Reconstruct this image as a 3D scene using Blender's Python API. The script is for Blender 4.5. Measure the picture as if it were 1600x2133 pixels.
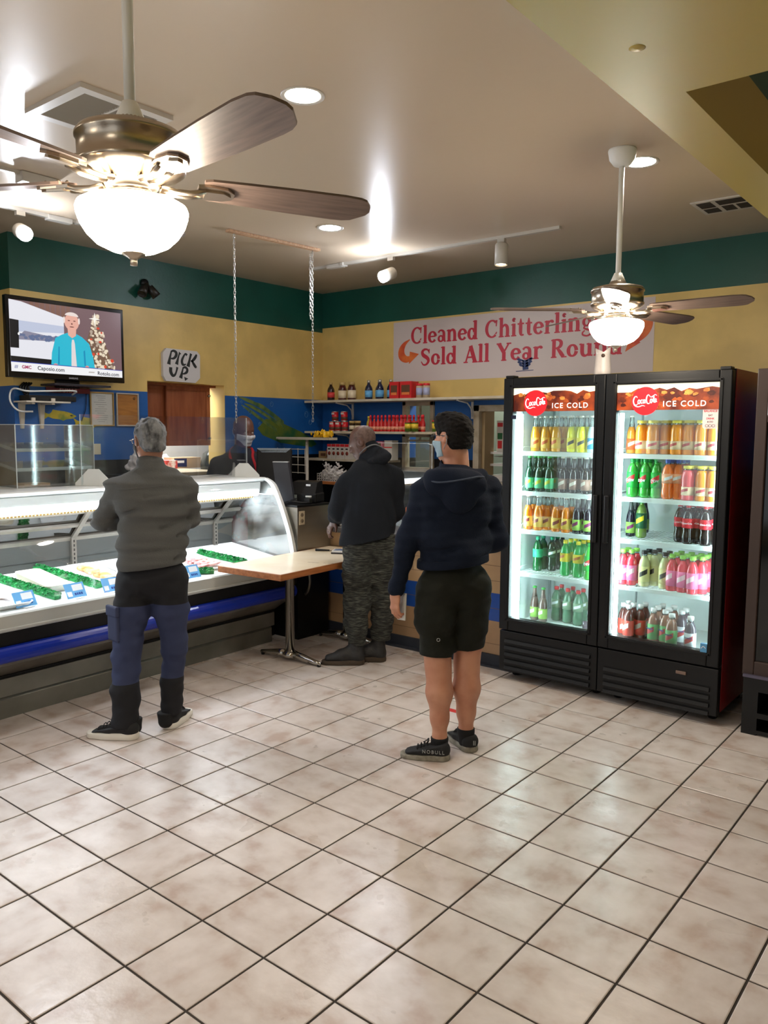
import bpy, bmesh, math, random
import numpy as np
from mathutils import Vector, Matrix
random.seed(7)
PI = math.pi
S = bpy.context.scene
C = S.collection
for _o in list(bpy.data.objects):
    bpy.data.objects.remove(_o)

# ---------------------------------------------------------------- camera
YAW, PITCH, ROLL = 0.6770, 0.1024, 0.0058
cd = bpy.data.cameras.new('camera'); cam = bpy.data.objects.new('camera', cd); C.objects.link(cam)
cd.sensor_fit = 'HORIZONTAL'; cd.sensor_width = 36.0; cd.lens = 1654.2 / 1600 * 36
cd.clip_start = 0.05
_d = Vector((-math.sin(YAW) * math.cos(PITCH), math.cos(YAW) * math.cos(PITCH), -math.sin(PITCH)))
_r = Vector((math.cos(YAW), math.sin(YAW), 0)); _u = _r.cross(_d)
_r2 = math.cos(ROLL) * _r + math.sin(ROLL) * _u; _u2 = -math.sin(ROLL) * _r + math.cos(ROLL) * _u
_m = Matrix((_r2, _u2, -_d)).transposed().to_4x4(); _m.translation = Vector((3.3166, -1.6101, 1.6864))
cam.matrix_world = _m
S.camera = cam

# ---------------------------------------------------------------- world, exposure
w = bpy.data.worlds.new('world'); S.world = w; w.use_nodes = True
w.node_tree.nodes['Background'].inputs[0].default_value = (0.93, 0.96, 1.0, 1)
w.node_tree.nodes['Background'].inputs[1].default_value = 0.45
S.view_settings.view_transform = 'Standard'; S.view_settings.look = 'None'
S.view_settings.exposure = 1.12; S.view_settings.gamma = 1.0
S.view_settings.use_curve_mapping = False
BOWL_E, DOWN_E, SPOT_W, CASE_E, FRIDGE_E, TV_E = 25.0, 72.0, 34.0, 12.0, 14.0, 0.43

# ---------------------------------------------------------------- helpers
def lin(c):
    return tuple(((v / 255) / 12.92 if v / 255 <= .04045 else ((v / 255 + .055) / 1.055) ** 2.4) for v in c)
_mats = {}
def mat(name, rgb, rough=.5, metal=0, emit=0, ecol=None, trans=0, coat=0, spec=.5, ior=1.5, var=None, bump=None, stretch=None, sheen=0):
    """var=(rgb2, scale, lo, hi): noise mix; bump=(scale, strength)"""
    if name in _mats: return _mats[name]
    m = bpy.data.materials.new(name); m.use_nodes = True; nt = m.node_tree
    b = nt.nodes['Principled BSDF']
    b.inputs['Base Color'].default_value = (*lin(rgb), 1); b.inputs['Roughness'].default_value = rough
    b.inputs['Metallic'].default_value = metal; b.inputs['IOR'].default_value = ior
    b.inputs['Specular IOR Level'].default_value = spec
    b.inputs['Transmission Weight'].default_value = trans; b.inputs['Coat Weight'].default_value = coat
    b.inputs['Coat Roughness'].default_value = .1
    if sheen: b.inputs['Sheen Weight'].default_value = sheen
    if emit:
        b.inputs['Emission Color'].default_value = (*lin(ecol or rgb), 1); b.inputs['Emission Strength'].default_value = emit
    if var or bump:
        tc = nt.nodes.new('ShaderNodeTexCoord'); mp = nt.nodes.new('ShaderNodeMapping')
        nt.links.new(tc.outputs['Object'], mp.inputs[0])
        if stretch: mp.inputs['Scale'].default_value = stretch
    if var:
        n = nt.nodes.new('ShaderNodeTexNoise'); n.inputs['Scale'].default_value = var[1]; n.inputs['Detail'].default_value = 5
        nt.links.new(mp.outputs[0], n.inputs['Vector'])
        cr = nt.nodes.new('ShaderNodeValToRGB'); e = cr.color_ramp.elements
        e[0].position, e[1].position = var[2], var[3]; e[0].color = (*lin(rgb), 1); e[1].color = (*lin(var[0]), 1)
        nt.links.new(n.outputs['Fac'], cr.inputs[0]); nt.links.new(cr.outputs[0], b.inputs['Base Color'])
    if bump:
        n2 = nt.nodes.new('ShaderNodeTexNoise'); n2.inputs['Scale'].default_value = bump[0]; n2.inputs['Detail'].default_value = 4
        nt.links.new(mp.outputs[0], n2.inputs['Vector'])
        bp = nt.nodes.new('ShaderNodeBump'); bp.inputs['Strength'].default_value = bump[1]; bp.inputs['Distance'].default_value = .01
        nt.links.new(n2.outputs['Fac'], bp.inputs['Height']); nt.links.new(bp.outputs[0], b.inputs['Normal'])
    _mats[name] = m
    return m
def glass(name, tint=(255, 255, 255), refl=.08, haze=0.0, hazecol=(225, 232, 232)):
    """thin pane: see-through with fresnel reflections and an optional film of haze"""
    if name in _mats: return _mats[name]
    m = bpy.data.materials.new(name); m.use_nodes = True; nt = m.node_tree; nt.nodes.clear()
    o = nt.nodes.new('ShaderNodeOutputMaterial'); t = nt.nodes.new('ShaderNodeBsdfTransparent'); g = nt.nodes.new('ShaderNodeBsdfGlossy')
    t.inputs[0].default_value = (*lin(tint), 1); g.inputs['Roughness'].default_value = .03
    f = nt.nodes.new('ShaderNodeLayerWeight'); f.inputs[0].default_value = .35
    mr = nt.nodes.new('ShaderNodeMapRange'); mr.inputs[3].default_value = refl * .35; mr.inputs[4].default_value = min(1, refl * 6)
    nt.links.new(f.outputs['Fresnel'], mr.inputs[0])
    mx = nt.nodes.new('ShaderNodeMixShader'); nt.links.new(mr.outputs[0], mx.inputs[0])
    src = t.outputs[0]
    if haze:
        d = nt.nodes.new('ShaderNodeBsdfDiffuse'); d.inputs[0].default_value = (*lin(hazecol), 1)
        tr = nt.nodes.new('ShaderNodeBsdfTranslucent'); tr.inputs[0].default_value = (*lin(hazecol), 1)
        a = nt.nodes.new('ShaderNodeAddShader'); nt.links.new(d.outputs[0], a.inputs[0]); nt.links.new(tr.outputs[0], a.inputs[1])
        nz = nt.nodes.new('ShaderNodeTexNoise'); nz.inputs['Scale'].default_value = 3; nz.inputs['Detail'].default_value = 6
        m2 = nt.nodes.new('ShaderNodeMapRange'); m2.inputs[1].default_value = .35; m2.inputs[2].default_value = .7
        m2.inputs[3].default_value = 0; m2.inputs[4].default_value = haze; nt.links.new(nz.outputs['Fac'], m2.inputs[0])
        tcn = nt.nodes.new('ShaderNodeTexCoord'); nt.links.new(tcn.outputs['Object'], nz.inputs['Vector'])
        mh = nt.nodes.new('ShaderNodeMixShader'); nt.links.new(m2.outputs[0], mh.inputs[0])
        nt.links.new(src, mh.inputs[1]); nt.links.new(a.outputs[0], mh.inputs[2]); src = mh.outputs[0]
    nt.links.new(src, mx.inputs[1]); nt.links.new(g.outputs[0], mx.inputs[2]); nt.links.new(mx.outputs[0], o.inputs[0])
    _mats[name] = m
    return m

class MB:
    """collects shapes into one mesh"""
    def __init__(s): s.v = []; s.f = []; s.sm = []
    def add(s, vs, fs, smooth=False):
        n = len(s.v); s.v += [tuple(p) for p in vs]; s.f += [tuple(i + n for i in f) for f in fs]; s.sm += [smooth] * len(fs); return s
    def box(s, x0, x1, y0, y1, z0, z1, b=0, M=None):
        if b:
            b = min(b, (x1 - x0) * .49, (y1 - y0) * .49, (z1 - z0) * .49)
            bm = bmesh.new(); bmesh.ops.create_cube(bm, size=1)
            for v in bm.verts: v.co = Vector(((x0 + x1) / 2 + v.co.x * (x1 - x0), (y0 + y1) / 2 + v.co.y * (y1 - y0), (z0 + z1) / 2 + v.co.z * (z1 - z0)))
            bmesh.ops.bevel(bm, geom=bm.edges[:], offset=b, segments=2, profile=.5, affect='EDGES')
            bm.verts.ensure_lookup_table()
            vs = [v.co.copy() for v in bm.verts]; fs = [[v.index for v in f.verts] for f in bm.faces]; bm.free()
        else:
            vs = [Vector(p) for p in ((x0, y0, z0), (x1, y0, z0), (x1, y1, z0), (x0, y1, z0), (x0, y0, z1), (x1, y0, z1), (x1, y1, z1), (x0, y1, z1))]
            fs = [(0, 3, 2, 1), (4, 5, 6, 7), (0, 1, 5, 4), (1, 2, 6, 5), (2, 3, 7, 6), (3, 0, 4, 7)]
        if M is not None: vs = [M @ v for v in vs]
        return s.add(vs, fs)
    def lathe(s, prof, n=24, M=None, smooth=True, cap=True):
        """prof = [(r, z)...] about z"""
        vs = []; fs = []
        for r, z in prof:
            for k in range(n):
                a = 2 * PI * k / n; vs.append(Vector((r * math.cos(a), r * math.sin(a), z)))
        for i in range(len(prof) - 1):
            for k in range(n):
                k2 = (k + 1) % n; fs.append((i * n + k, i * n + k2, (i + 1) * n + k2, (i + 1) * n + k))
        if cap:
            if prof[0][0] > 1e-6: fs.append(tuple(range(n - 1, -1, -1)))
            if prof[-1][0] > 1e-6: fs.append(tuple((len(prof) - 1) * n + k for k in range(n)))
        if M is not None: vs = [M @ v for v in vs]
        return s.add(vs, fs, smooth)
    def rod(s, a, b, r, r2=None, n=12, smooth=True):
        a = Vector(a); b = Vector(b); d = b - a; L = d.length
        M = Matrix.Translation(a) @ d.to_track_quat('Z', 'Y').to_matrix().to_4x4()
        return s.lathe([(r, 0), (r if r2 is None else r2, L)], n, M, smooth)
    def tube(s, pts, r, n=8, closed=False):
        pts = [Vector(p) for p in pts]; m = len(pts); rs = r if isinstance(r, (list, tuple)) else [r] * m
        vs = []; fs = []; up = None
        for i in range(m):
            if closed: t = pts[(i + 1) % m] - pts[i - 1]
            else: t = pts[min(i + 1, m - 1)] - pts[max(i - 1, 0)]
            t.normalize()
            if up is None:
                up = t.orthogonal().normalized()
            else:
                up = (up - t * up.dot(t)); up = up.normalized() if up.length > 1e-6 else t.orthogonal().normalized()
            sd = t.cross(up)
            for k in range(n):
                a = 2 * PI * k / n; vs.append(pts[i] + (up * math.cos(a) + sd * math.sin(a)) * rs[i])
        for i in range(m if closed else m - 1):
            j = (i + 1) % m
            for k in range(n):
                k2 = (k + 1) % n; fs.append((i * n + k, i * n + k2, j * n + k2, j * n + k))
        if not closed: fs += [tuple(range(n - 1, -1, -1)), tuple((m - 1) * n + k for k in range(n))]
        return s.add(vs, fs, True)
    def prism(s, poly, z0, z1, M=None):
        """poly in xy extruded z0..z1"""
        n = len(poly); vs = [Vector((x, y, z0)) for x, y in poly] + [Vector((x, y, z1)) for x, y in poly]
        fs = [tuple(range(n - 1, -1, -1)), tuple(range(n, 2 * n))] + [(i, (i + 1) % n, n + (i + 1) % n, n + i) for i in range(n)]
        if M is not None: vs = [M @ v for v in vs]
        return s.add(vs, fs)
    def sweep(s, prof, path, smooth=False, close=True):
        """prof: list of points (2d) ; path: list of functions mapping (a,b)->3d"""
        n = len(prof); vs = [Vector(p(a, b)) for p in path for a, b in prof]; fs = []
        for i in range(len(path) - 1):
            for k in range(n if close else n - 1):
                k2 = (k + 1) % n; fs.append((i * n + k, i * n + k2, (i + 1) * n + k2, (i + 1) * n + k))
        if close: fs += [tuple(range(n - 1, -1, -1)), tuple((len(path) - 1) * n + k for k in range(n))]
        return s.add(vs, fs, smooth)
    def mesh(s, name):
        me = bpy.data.meshes.new(name); me.from_pydata([tuple(v) for v in s.v], [], s.f)
        me.polygons.foreach_set('use_smooth', s.sm); me.update()
        bm = bmesh.new(); bm.from_mesh(me); bmesh.ops.recalc_face_normals(bm, faces=bm.faces); bm.to_mesh(me); bm.free()
        return me
    def build(s, name, m, parent=None, loc=None, rz=None):
        me = s.mesh(name); me.materials.append(m)
        o = bpy.data.objects.new(name, me); C.objects.link(o)
        if parent is not None: o.parent = parent
        if loc is not None: o.location = loc
        if rz is not None: o.rotation_euler = (0, 0, rz)
        return o
def tag(o, label, cat, group=None, kind=None):
    if label: o['label'] = label
    if cat: o['category'] = cat
    if group: o['group'] = group
    if kind: o['kind'] = kind
    return o
def thing(name, label, cat, loc=(0, 0, 0), rz=0, group=None):
    o = bpy.data.objects.new(name, None); C.objects.link(o); o.empty_display_size = .1
    o.location = loc; o.rotation_euler = (0, 0, rz)
    return tag(o, label, cat, group)
def struct(o):
    o['kind'] = 'structure'; return o
def copy_tree(o, parent=None):
    c = o.copy(); C.objects.link(c)
    if parent is not None: c.parent = parent
    for ch in list(o.children): copy_tree(ch, c)
    return c
def TR(x, y, z): return Matrix.Translation((x, y, z))
def RX(a): return Matrix.Rotation(a, 4, 'X')
def RY(a): return Matrix.Rotation(a, 4, 'Y')
def RZ(a): return Matrix.Rotation(a, 4, 'Z')
# frames for flat lettering: local (x right, y up, z out of surface)
def frame(o, xd, zd):
    xd = Vector(xd).normalized(); zd = Vector(zd).normalized(); yd = zd.cross(xd)
    M = Matrix((xd, yd, zd)).transposed().to_4x4(); M.translation = Vector(o); return M
def text_mb(txt, size, M, depth=.0006, bold=0, align='CENTER', spacing=1.0, mb=None, shear=0):
    cu = bpy.data.curves.new('t', 'FONT'); cu.body = txt; cu.size = size; cu.align_x = align; cu.align_y = 'CENTER'
    cu.offset = bold; cu.extrude = depth; cu.space_character = spacing; cu.shear = shear; cu.resolution_u = 3
    ob = bpy.data.objects.new('t', cu); C.objects.link(ob)
    dg = bpy.context.evaluated_depsgraph_get(); me = bpy.data.meshes.new_from_object(ob.evaluated_get(dg))
    mb = mb or MB()
    mb.add([M @ v.co for v in me.vertices], [tuple(p.vertices) for p in me.polygons])
    bpy.data.objects.remove(ob); bpy.data.meshes.remove(me); bpy.data.curves.remove(cu)
    return mb
def smooth_pts(pts, n=6):
    """Catmull-Rom through points of any dimension"""
    P = [np.array(p, float) for p in pts]; P = [2 * P[0] - P[1]] + P + [2 * P[-1] - P[-2]]; out = []
    for i in range(1, len(P) - 2):
        for k in range(n):
            t = k / n; a, b, c, d = P[i - 1:i + 3]
            out.append(.5 * ((2 * b) + (-a + c) * t + (2 * a - 5 * b + 4 * c - d) * t * t + (-a + 3 * b - 3 * c + d) * t ** 3))
    out.append(P[-2]); return [tuple(p) for p in out]
def stroke(mb, pts, M, depth=.001, z=0.0):
    """pts [(x,y,w)...] -> thick brush stroke lying in M's xy plane"""
    n = len(pts); L = []; R = []
    for i in range(n):
        x0, y0 = pts[max(i - 1, 0)][:2]; x1, y1 = pts[min(i + 1, n - 1)][:2]
        dx, dy = x1 - x0, y1 - y0; l = math.hypot(dx, dy) or 1; nx, ny = -dy / l, dx / l; w = pts[i][2] / 2
        L.append((pts[i][0] + nx * w, pts[i][1] + ny * w)); R.append((pts[i][0] - nx * w, pts[i][1] - ny * w))
    vs = [M @ Vector((x, y, z + dz)) for dz in (0, depth) for x, y in L + R]
    fs = []; k = 2 * n
    for i in range(n - 1):
        fs += [(i, i + 1, n + i + 1, n + i), (k + i, k + n + i, k + n + i + 1, k + i + 1), (i, k + i, k + i + 1, i + 1), (n + i, n + i + 1, k + n + i + 1, k + n + i)]
    fs += [(0, n, k + n, k), (n - 1, k + n - 1, k + 2 * n - 1, 2 * n - 1)]
    mb.add(vs, fs); return mb
# ================================================================ the room
XL, YB, H = -2.80, 4.90, 3.17
X1, Y0 = 6.2, -5.2           # unseen shop goes on behind the camera; front openings added for world light
ceil_m = mat('ceiling_paint', (198, 180, 158), rough=.30, spec=.5, bump=(14, .05))
green_, yellow_, blue_, black_ = (14, 80, 68), (224, 194, 118), (22, 92, 168), (6, 7, 9)
def wall_mat(name, bands, rough=.42):
    """painted bands by height"""
    m = bpy.data.materials.new(name); m.use_nodes = True; nt = m.node_tree; b = nt.nodes['Principled BSDF']
    b.inputs['Roughness'].default_value = rough
    g = nt.nodes.new('ShaderNodeNewGeometry'); sp = nt.nodes.new('ShaderNodeSeparateXYZ'); nt.links.new(g.outputs['Position'], sp.inputs[0])
    n = nt.nodes.new('ShaderNodeTexNoise'); n.inputs['Scale'].default_value = 2.2; n.inputs['Detail'].default_value = 6
    nt.links.new(g.outputs['Position'], n.inputs['Vector'])
    ma = nt.nodes.new('ShaderNodeMath'); ma.operation = 'DIVIDE'; ma.inputs[1].default_value = 4.0; nt.links.new(sp.outputs['Z'], ma.inputs[0])
    def ramp(f):
        cr = nt.nodes.new('ShaderNodeValToRGB'); cr.color_ramp.interpolation = 'CONSTANT'; e = cr.color_ramp.elements
        while len(e) < len(bands): e.new(.5)
        for i, (z, c) in enumerate(bands):
            e[i].position = z / 4.0; e[i].color = (*(min(1, v * f) for v in lin(c)), 1)
        nt.links.new(ma.outputs[0], cr.inputs[0]); return cr
    a, c = ramp(1.0), ramp(.82)
    mr = nt.nodes.new('ShaderNodeMapRange'); mr.inputs[1].default_value = .42; mr.inputs[2].default_value = .62
    nt.links.new(n.outputs['Fac'], mr.inputs[0])
    mx = nt.nodes.new('ShaderNodeMix'); mx.data_type = 'RGBA'; nt.links.new(mr.outputs[0], mx.inputs[0])
    nt.links.new(a.outputs[0], mx.inputs[6]); nt.links.new(c.outputs[0], mx.inputs[7]); nt.links.new(mx.outputs[2], b.inputs['Base Color'])
    n2 = nt.nodes.new('ShaderNodeTexNoise'); n2.inputs['Scale'].default_value = 40; nt.links.new(g.outputs['Position'], n2.inputs['Vector'])
    bp = nt.nodes.new('ShaderNodeBump'); bp.inputs['Strength'].default_value = .08; bp.inputs['Distance'].default_value = .01
    nt.links.new(n2.outputs['Fac'], bp.inputs['Height']); nt.links.new(bp.outputs[0], b.inputs['Normal'])
    return m
wl_m = wall_mat('left_wall_paint', [(0, black_), (1.42, blue_), (2.005, yellow_), (2.745, green_)])
wb_m = wall_mat('back_wall_paint', [(0, black_), (1.40, blue_), (1.99, yellow_), (2.79, green_)])
wr_m = wall_mat('plain_wall_paint', [(0, (196, 172, 120)), (2.76, green_)])
white_m = mat('white_paint', (214, 210, 204), rough=.45, bump=(30, .05))
dwhite_m = mat('aged_white_paint', (186, 174, 152), rough=.5, var=((150, 130, 100), 9, .45, .75))

# floor: individually set tiles in one mesh over dark grout
T = .305
us = [-.027, -.021, -.019, -.02, -.017, -.005, .007, .017, .035, .051]
vs_ = [.058, .055, .04, .032, -.07, -.05, -.038, -.019, -.011, .005]
def gx(i): return (i + (us[i] if 0 <= i < 10 else (us[0] if i < 0 else us[9]))) * T
def gy(j): return (j + (vs_[j + 1] if -1 <= j < 9 else (vs_[0] if j < -1 else vs_[9]))) * T
def floor_mat():
    m = bpy.data.materials.new('ceramic_floor_tile'); m.use_nodes = True; nt = m.node_tree; b = nt.nodes['Principled BSDF']
    uv = nt.nodes.new('ShaderNodeUVMap'); uv.uv_map = 'tile'
    def noise(sc, det, sx=1, sy=1):
        mp = nt.nodes.new('ShaderNodeMapping'); mp.inputs['Scale'].default_value = (sx, sy, 1); nt.links.new(uv.outputs[0], mp.inputs[0])
        n = nt.nodes.new('ShaderNodeTexNoise'); n.inputs['Scale'].default_value = sc; n.inputs['Detail'].default_value = det
        nt.links.new(mp.outputs[0], n.inputs['Vector']); return n
    n1 = noise(7, 4, 1.15, .85)
    cr = nt.nodes.new('ShaderNodeValToRGB'); e = cr.color_ramp.elements
    e[0].position = .32; e[0].color = (*lin((186, 166, 154)), 1); e[1].position = .64; e[1].color = (*lin((218, 209, 204)), 1)
    k = e.new(.46); k.color = (*lin((205, 194, 187)), 1)
    nt.links.new(n1.outputs['Fac'], cr.inputs[0]); nt.links.new(cr.outputs[0], b.inputs['Base Color'])
    n2 = noise(5, 3)
    mr = nt.nodes.new('ShaderNodeMapRange'); mr.inputs[3].default_value = .2; mr.inputs[4].default_value = .42
    nt.links.new(n2.outputs['Fac'], mr.inputs[0]); nt.links.new(mr.outputs[0], b.inputs['Roughness'])
    n3 = noise(26, 3); bp = nt.nodes.new('ShaderNodeBump'); bp.inputs['Strength'].default_value = .12; bp.inputs['Distance'].default_value = .01
    nt.links.new(n3.outputs['Fac'], bp.inputs['Height']); nt.links.new(bp.outputs[0], b.inputs['Normal'])
    return m
grout_m = mat('dark_grout', (62, 54, 47), rough=.9, var=((44, 40, 37), 20, .4, .7))
V = []; F = []; UV = []; MI = []
for i in range(-12, 21):
    for j in range(-12, 18):
        g = .0042; b = .003; x0, x1, y0, y1 = gx(i) + g, gx(i + 1) - g, gy(j) + g, gy(j + 1) - g; n = len(V); r0 = random.random() * 90; r1 = random.random() * 90
        q = random.choice((0, 1))
        V += [(x0, y0, -.006), (x1, y0, -.006), (x1, y1, -.006), (x0, y1, -.006)]
        V += [(x0, y0, -.0015), (x1, y0, -.0015), (x1, y1, -.0015), (x0, y1, -.0015)]
        V += [(x0 + b, y0 + b, 0), (x1 - b, y0 + b, 0), (x1 - b, y1 - b, 0), (x0 + b, y1 - b, 0)]
        fs = [(8, 9, 10, 11)]
        for k in range(4):
            k2 = (k + 1) % 4; fs += [(k, k2, 4 + k2, 4 + k), (4 + k, 4 + k2, 8 + k2, 8 + k)]
        for f in fs:
            F.append(tuple(n + a for a in f)); MI.append(0)
            for a in f:
                p = V[n + a]; UV.append((p[0] + r0, p[1] + r1) if q else (p[1] + r0, p[0] + r1))
n = len(V); V += [(-4.2, -5.4, -.004), (7, -5.4, -.004), (7, 6, -.004), (-4.2, 6, -.004), (-4.2, -5.4, -.08), (7, -5.4, -.08), (7, 6, -.08), (-4.2, 6, -.08)]
for f in [(0, 1, 2, 3), (7, 6, 5, 4), (0, 4, 5, 1), (1, 5, 6, 2), (2, 6, 7, 3), (3, 7, 4, 0)]:
    F.append(tuple(n + a for a in f)); MI.append(1); UV += [(0, 0)] * 4
me = bpy.data.meshes.new('floor'); me.from_pydata(V, [], F); me.materials.append(floor_mat()); me.materials.append(grout_m)
me.polygons.foreach_set('material_index', MI); u = me.uv_layers.new(name='tile'); u.data.foreach_set('uv', [a for p in UV for a in p]); me.update()
floor = bpy.data.objects.new('floor', me); C.objects.link(floor); struct(floor)

# walls with their seen openings; those in the front wall are added
wall_left = struct(MB().box(XL - .25, XL, 1.425, 2.63, 0, H).box(XL - .25, XL, 3.51, YB, 0, H).box(XL - .25, XL, 2.63, 3.51, 2.115, H)
                   .box(XL - .25, XL, 2.63, 3.51, 0, 1.28).build('wall_left', wl_m))
struct(MB().box(XL - .25, XL - .0005, 3.504, 3.511, 1.28, 2.116).box(XL - .25, XL - .0005, 2.63, 3.511, 2.113, 2.116).build('trim_8', mat('jamb_yellow_paint', yellow_, rough=.45)))
struct(MB().box(XL - 1.6, XL - .25, 1.425, 1.6, 0, H).build('wall_return', wl_m))
struct(MB().box(XL - 1.75, XL - 1.6, Y0, 1.6, 0, H).build('wall_side', wr_m))
WX0, WX1 = -1.655, -1.285     # window in the back wall
NX0, NX1 = -.76, .30           # pass-through in the back wall
wall_back = struct(MB().box(XL - .25, WX0, YB, YB + .2, 0, H).box(WX0, WX1, YB, YB + .2, 1.98, H).box(WX0, WX1, YB, YB + .2, 0, 1.28)
                   .box(WX1, NX0, YB, YB + .2, 0, H).box(NX0, NX1, YB, YB + .2, 1.90, H).box(NX0, NX1, YB, YB + .2, 0, 1.20)
                   .box(NX1, X1, YB, YB + .2, 0, H).build('wall_back', wb_m))
struct(MB().box(X1, X1 + .2, Y0, YB + .2, 0, H).build('wall_right', wr_m))
fw = MB()
for a, b_ in ((XL - 1.6, -3.2), (-1.2, -1.0), (1.6, 1.8), (4.4, X1)): fw.box(a, b_, Y0 - .15, Y0, 0, H)
fw.box(XL - 1.6, X1, Y0 - .15, Y0, 2.7, H).box(XL - 1.6, X1, Y0 - .15, Y0, 0, .3)
struct(fw.build('wall_front', wr_m))
ceiling = struct(MB().box(XL - 1.75, 2.50, Y0 - .15, YB + .2, H, H + .15).box(2.50, X1 + .2, .60, YB + .2, H, H + .15).build('ceiling', ceil_m))
# dropped soffit over the camera with its beam running to the back wall
soff_m = mat('soffit_yellow_paint', (176, 156, 72), rough=.36, spec=.5, bump=(10, .05))
green_m = mat('green_paint', green_, rough=.42)
ZB = 2.56
struct(MB().prism([(2.43, Y0), (X1, Y0), (X1, .55), (2.572, .55), (2.572, YB), (2.43, YB)], ZB, 2.785).build('trim_1', soff_m))
struct(MB().box(2.43, 2.572, .54, YB, 2.785, H).box(2.43, X1, Y0, .55, 2.785, H + .15).build('trim_2', green_m))
dm = MB().lathe([(.022, .0005), (.014, -.0008), (.006, -.003), (0, -.0034)], 24, TR(2.563, .243, ZB)).build('trim_3', soff_m); struct(dm)

# low tiled counter wall (tan / blue / tan) with dark base
def tile_wall():
    m = wall_mat('counter_tile', [(0, (186, 150, 112)), (.315, (28, 80, 170)), (.525, (196, 162, 122))], rough=.3)
    return m
CW = 3.25
struct(MB().box(-1.22, .62, CW, CW + .12, 0, .845).build('wall_counter', tile_wall()))
struct(MB().box(-1.22, .62, CW - .018, CW, 0, .085).box(-1.22, .62, CW - .06, CW, 0, .012).build('baseboard_counter', mat('slate_base', (40, 44, 54), rough=.6)))
gm = MB()
for zz in (.16, .42, .62, .73): gm.box(-1.22, .62, CW - .0015, CW, zz - .0015, zz + .0015)
for k in range(6): gm.box(-1.2 + k * .3, -1.197 + k * .3, CW - .0015, CW, .62, .845)
struct(gm.build('trim_4', mat('tile_joint', (120, 96, 74), rough=.9)))
# ================================================================ ceiling fixtures
nickel = mat('brushed_nickel', (186, 174, 158), rough=.28, metal=1, bump=(60, .03), stretch=(1, 1, .1))
fanwhite = mat('white_enamel', (244, 244, 240), rough=.3)
bladem = mat('blade_wood', (116, 98, 88), rough=.42, var=((92, 76, 68), 6, .35, .7), stretch=(1.2, 14, 14))
bowl_m = mat('lit_glass_bowl', (255, 250, 240), rough=.3, emit=BOWL_E, ecol=(255, 240, 218))
lamp_m = mat('lit_lamp_lens', (255, 252, 245), rough=.3, emit=DOWN_E, ecol=(255, 245, 230))
cool_m = mat('lit_spot_bulb', (255, 255, 255), rough=.3, emit=60, ecol=(222, 232, 255))
warm_m = mat('warm_spot_bulb', (255, 250, 235), rough=.3, emit=6, ecol=(255, 232, 195))
trackm = mat('track_white', (196, 192, 184), rough=.4)
trimring = mat('light_trim_ring', (206, 200, 192), rough=.35)
darkgap = mat('dark_gap', (22, 20, 18), rough=.9)

def fan_parts(t):
    """local z=0 at the bowl's widest level"""
    zc = 3.17 - 2.269
    MB().lathe([(.0, zc), (.072, zc), (.074, zc - .008), (.066, zc - .05), (.045, zc - .078), (.02, zc - .086), (0, zc - .086)], 32).build('canopy', fanwhite, t)
    MB().rod((0, 0, .225), (0, 0, zc - .08), .0145, n=20).build('downrod', fanwhite, t)
    mo = MB().lathe([(0, .24), (.03, .238), (.048, .205), (.052, .196), (.1, .194), (.132, .186), (.141, .174), (.141, .166), (.136, .161), (.136, .108), (.141, .103), (.139, .094), (.12, .080),
                (.085, .067), (.07, .058), (.068, .05), (.05, .048), (.05, .034), (.075, .03), (.082, .022), (.082, .012), (0, .012)], 48).build('motor_housing', nickel, t)
    MB().lathe([(.03, .2405), (.03, .2395)], 12).build('motor_cap', fanwhite, mo)
    cone = MB().lathe([(.02, .265), (.05, .197)], 24).build('rod_cone', fanwhite, t)
    MB().lathe([(.078, .02), (.1, .018), (.124, .012), (.14, .003), (.1443, -.008), (.143, -.022), (.135, -.046), (.118, -.073), (.094, -.096), (.06, -.112), (.025, -.119), (0, -.12)], 48).build('light_bowl', bowl_m, t)
    MB().lathe([(0, -.117), (.032, -.117), (.03, -.122), (.014, -.131), (.009, -.136), (.0095, -.14), (.0095, -.15), (0, -.151)], 24).build('finial', nickel, t)
    p0 = math.radians(13)
    st = [(.185, .045), (.205, .052), (.3, .058), (.45, .065), (.585, .068), (.62, .066), (.645, .058), (.68, .02), (.685, .0)]
    poly = [(x, y) for x, y in st] + [(.676, -.03), (.655, -.056), (.635, -.064)] + [(x, -y) for x, y in reversed(st[:5])]
    A = TR(0, 0, .070) @ RX(-p0); I = Matrix.Identity(4)
    for s in range(5):
        b = MB().prism(poly, -.0035, .0035, A).build('blade', bladem, t, rz=s * 2 * PI / 5)
        ir = MB()
        for sg in (-1, 1):
            ir.tube([(.075, sg * .012, .056), (.11, sg * .016, .050), (.15, sg * .018, .050), (.19, sg * .022, .059)], [.009, .008, .008, .007], 8)
        ir.prism([(.17, -.03), (.2, -.036), (.25, -.03), (.272, -.012), (.272, .012), (.25, .03), (.2, .036), (.17, .03)], -.012, -.0035, A)
        ir.prism([(.19, -.02), (.24, -.02), (.262, -.006), (.262, .006), (.24, .02), (.19, .02)], -.018, -.012, A)
        for q in ((.2, -.022), (.2, .022), (.25, 0)): ir.lathe([(.005, 0), (.005, .004), (.002, .007), (0, .007)], 8, A @ TR(q[0], q[1], .0035))
        ir.build('blade_iron', nickel, b)
f1 = thing('ceiling_fan', 'large ceiling fan with lit glass bowl hanging in front of the return air grille', 'ceiling fan', (1.435, -.338, 2.269), math.radians(-8))
fan_parts(f1)
f2 = copy_tree(f1); f2.location = (1.551, 2.583, 2.269); f2.rotation_euler = (0, 0, math.radians(4))
f2['label'] = 'ceiling fan with lit glass bowl above the cooler, before the red lettered sign'
f3 = copy_tree(f1); f3.location = (.2, -3.4, 2.269); f3.rotation_euler = (0, 0, math.radians(30))  # unseen fan added behind the camera as fill light
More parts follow.
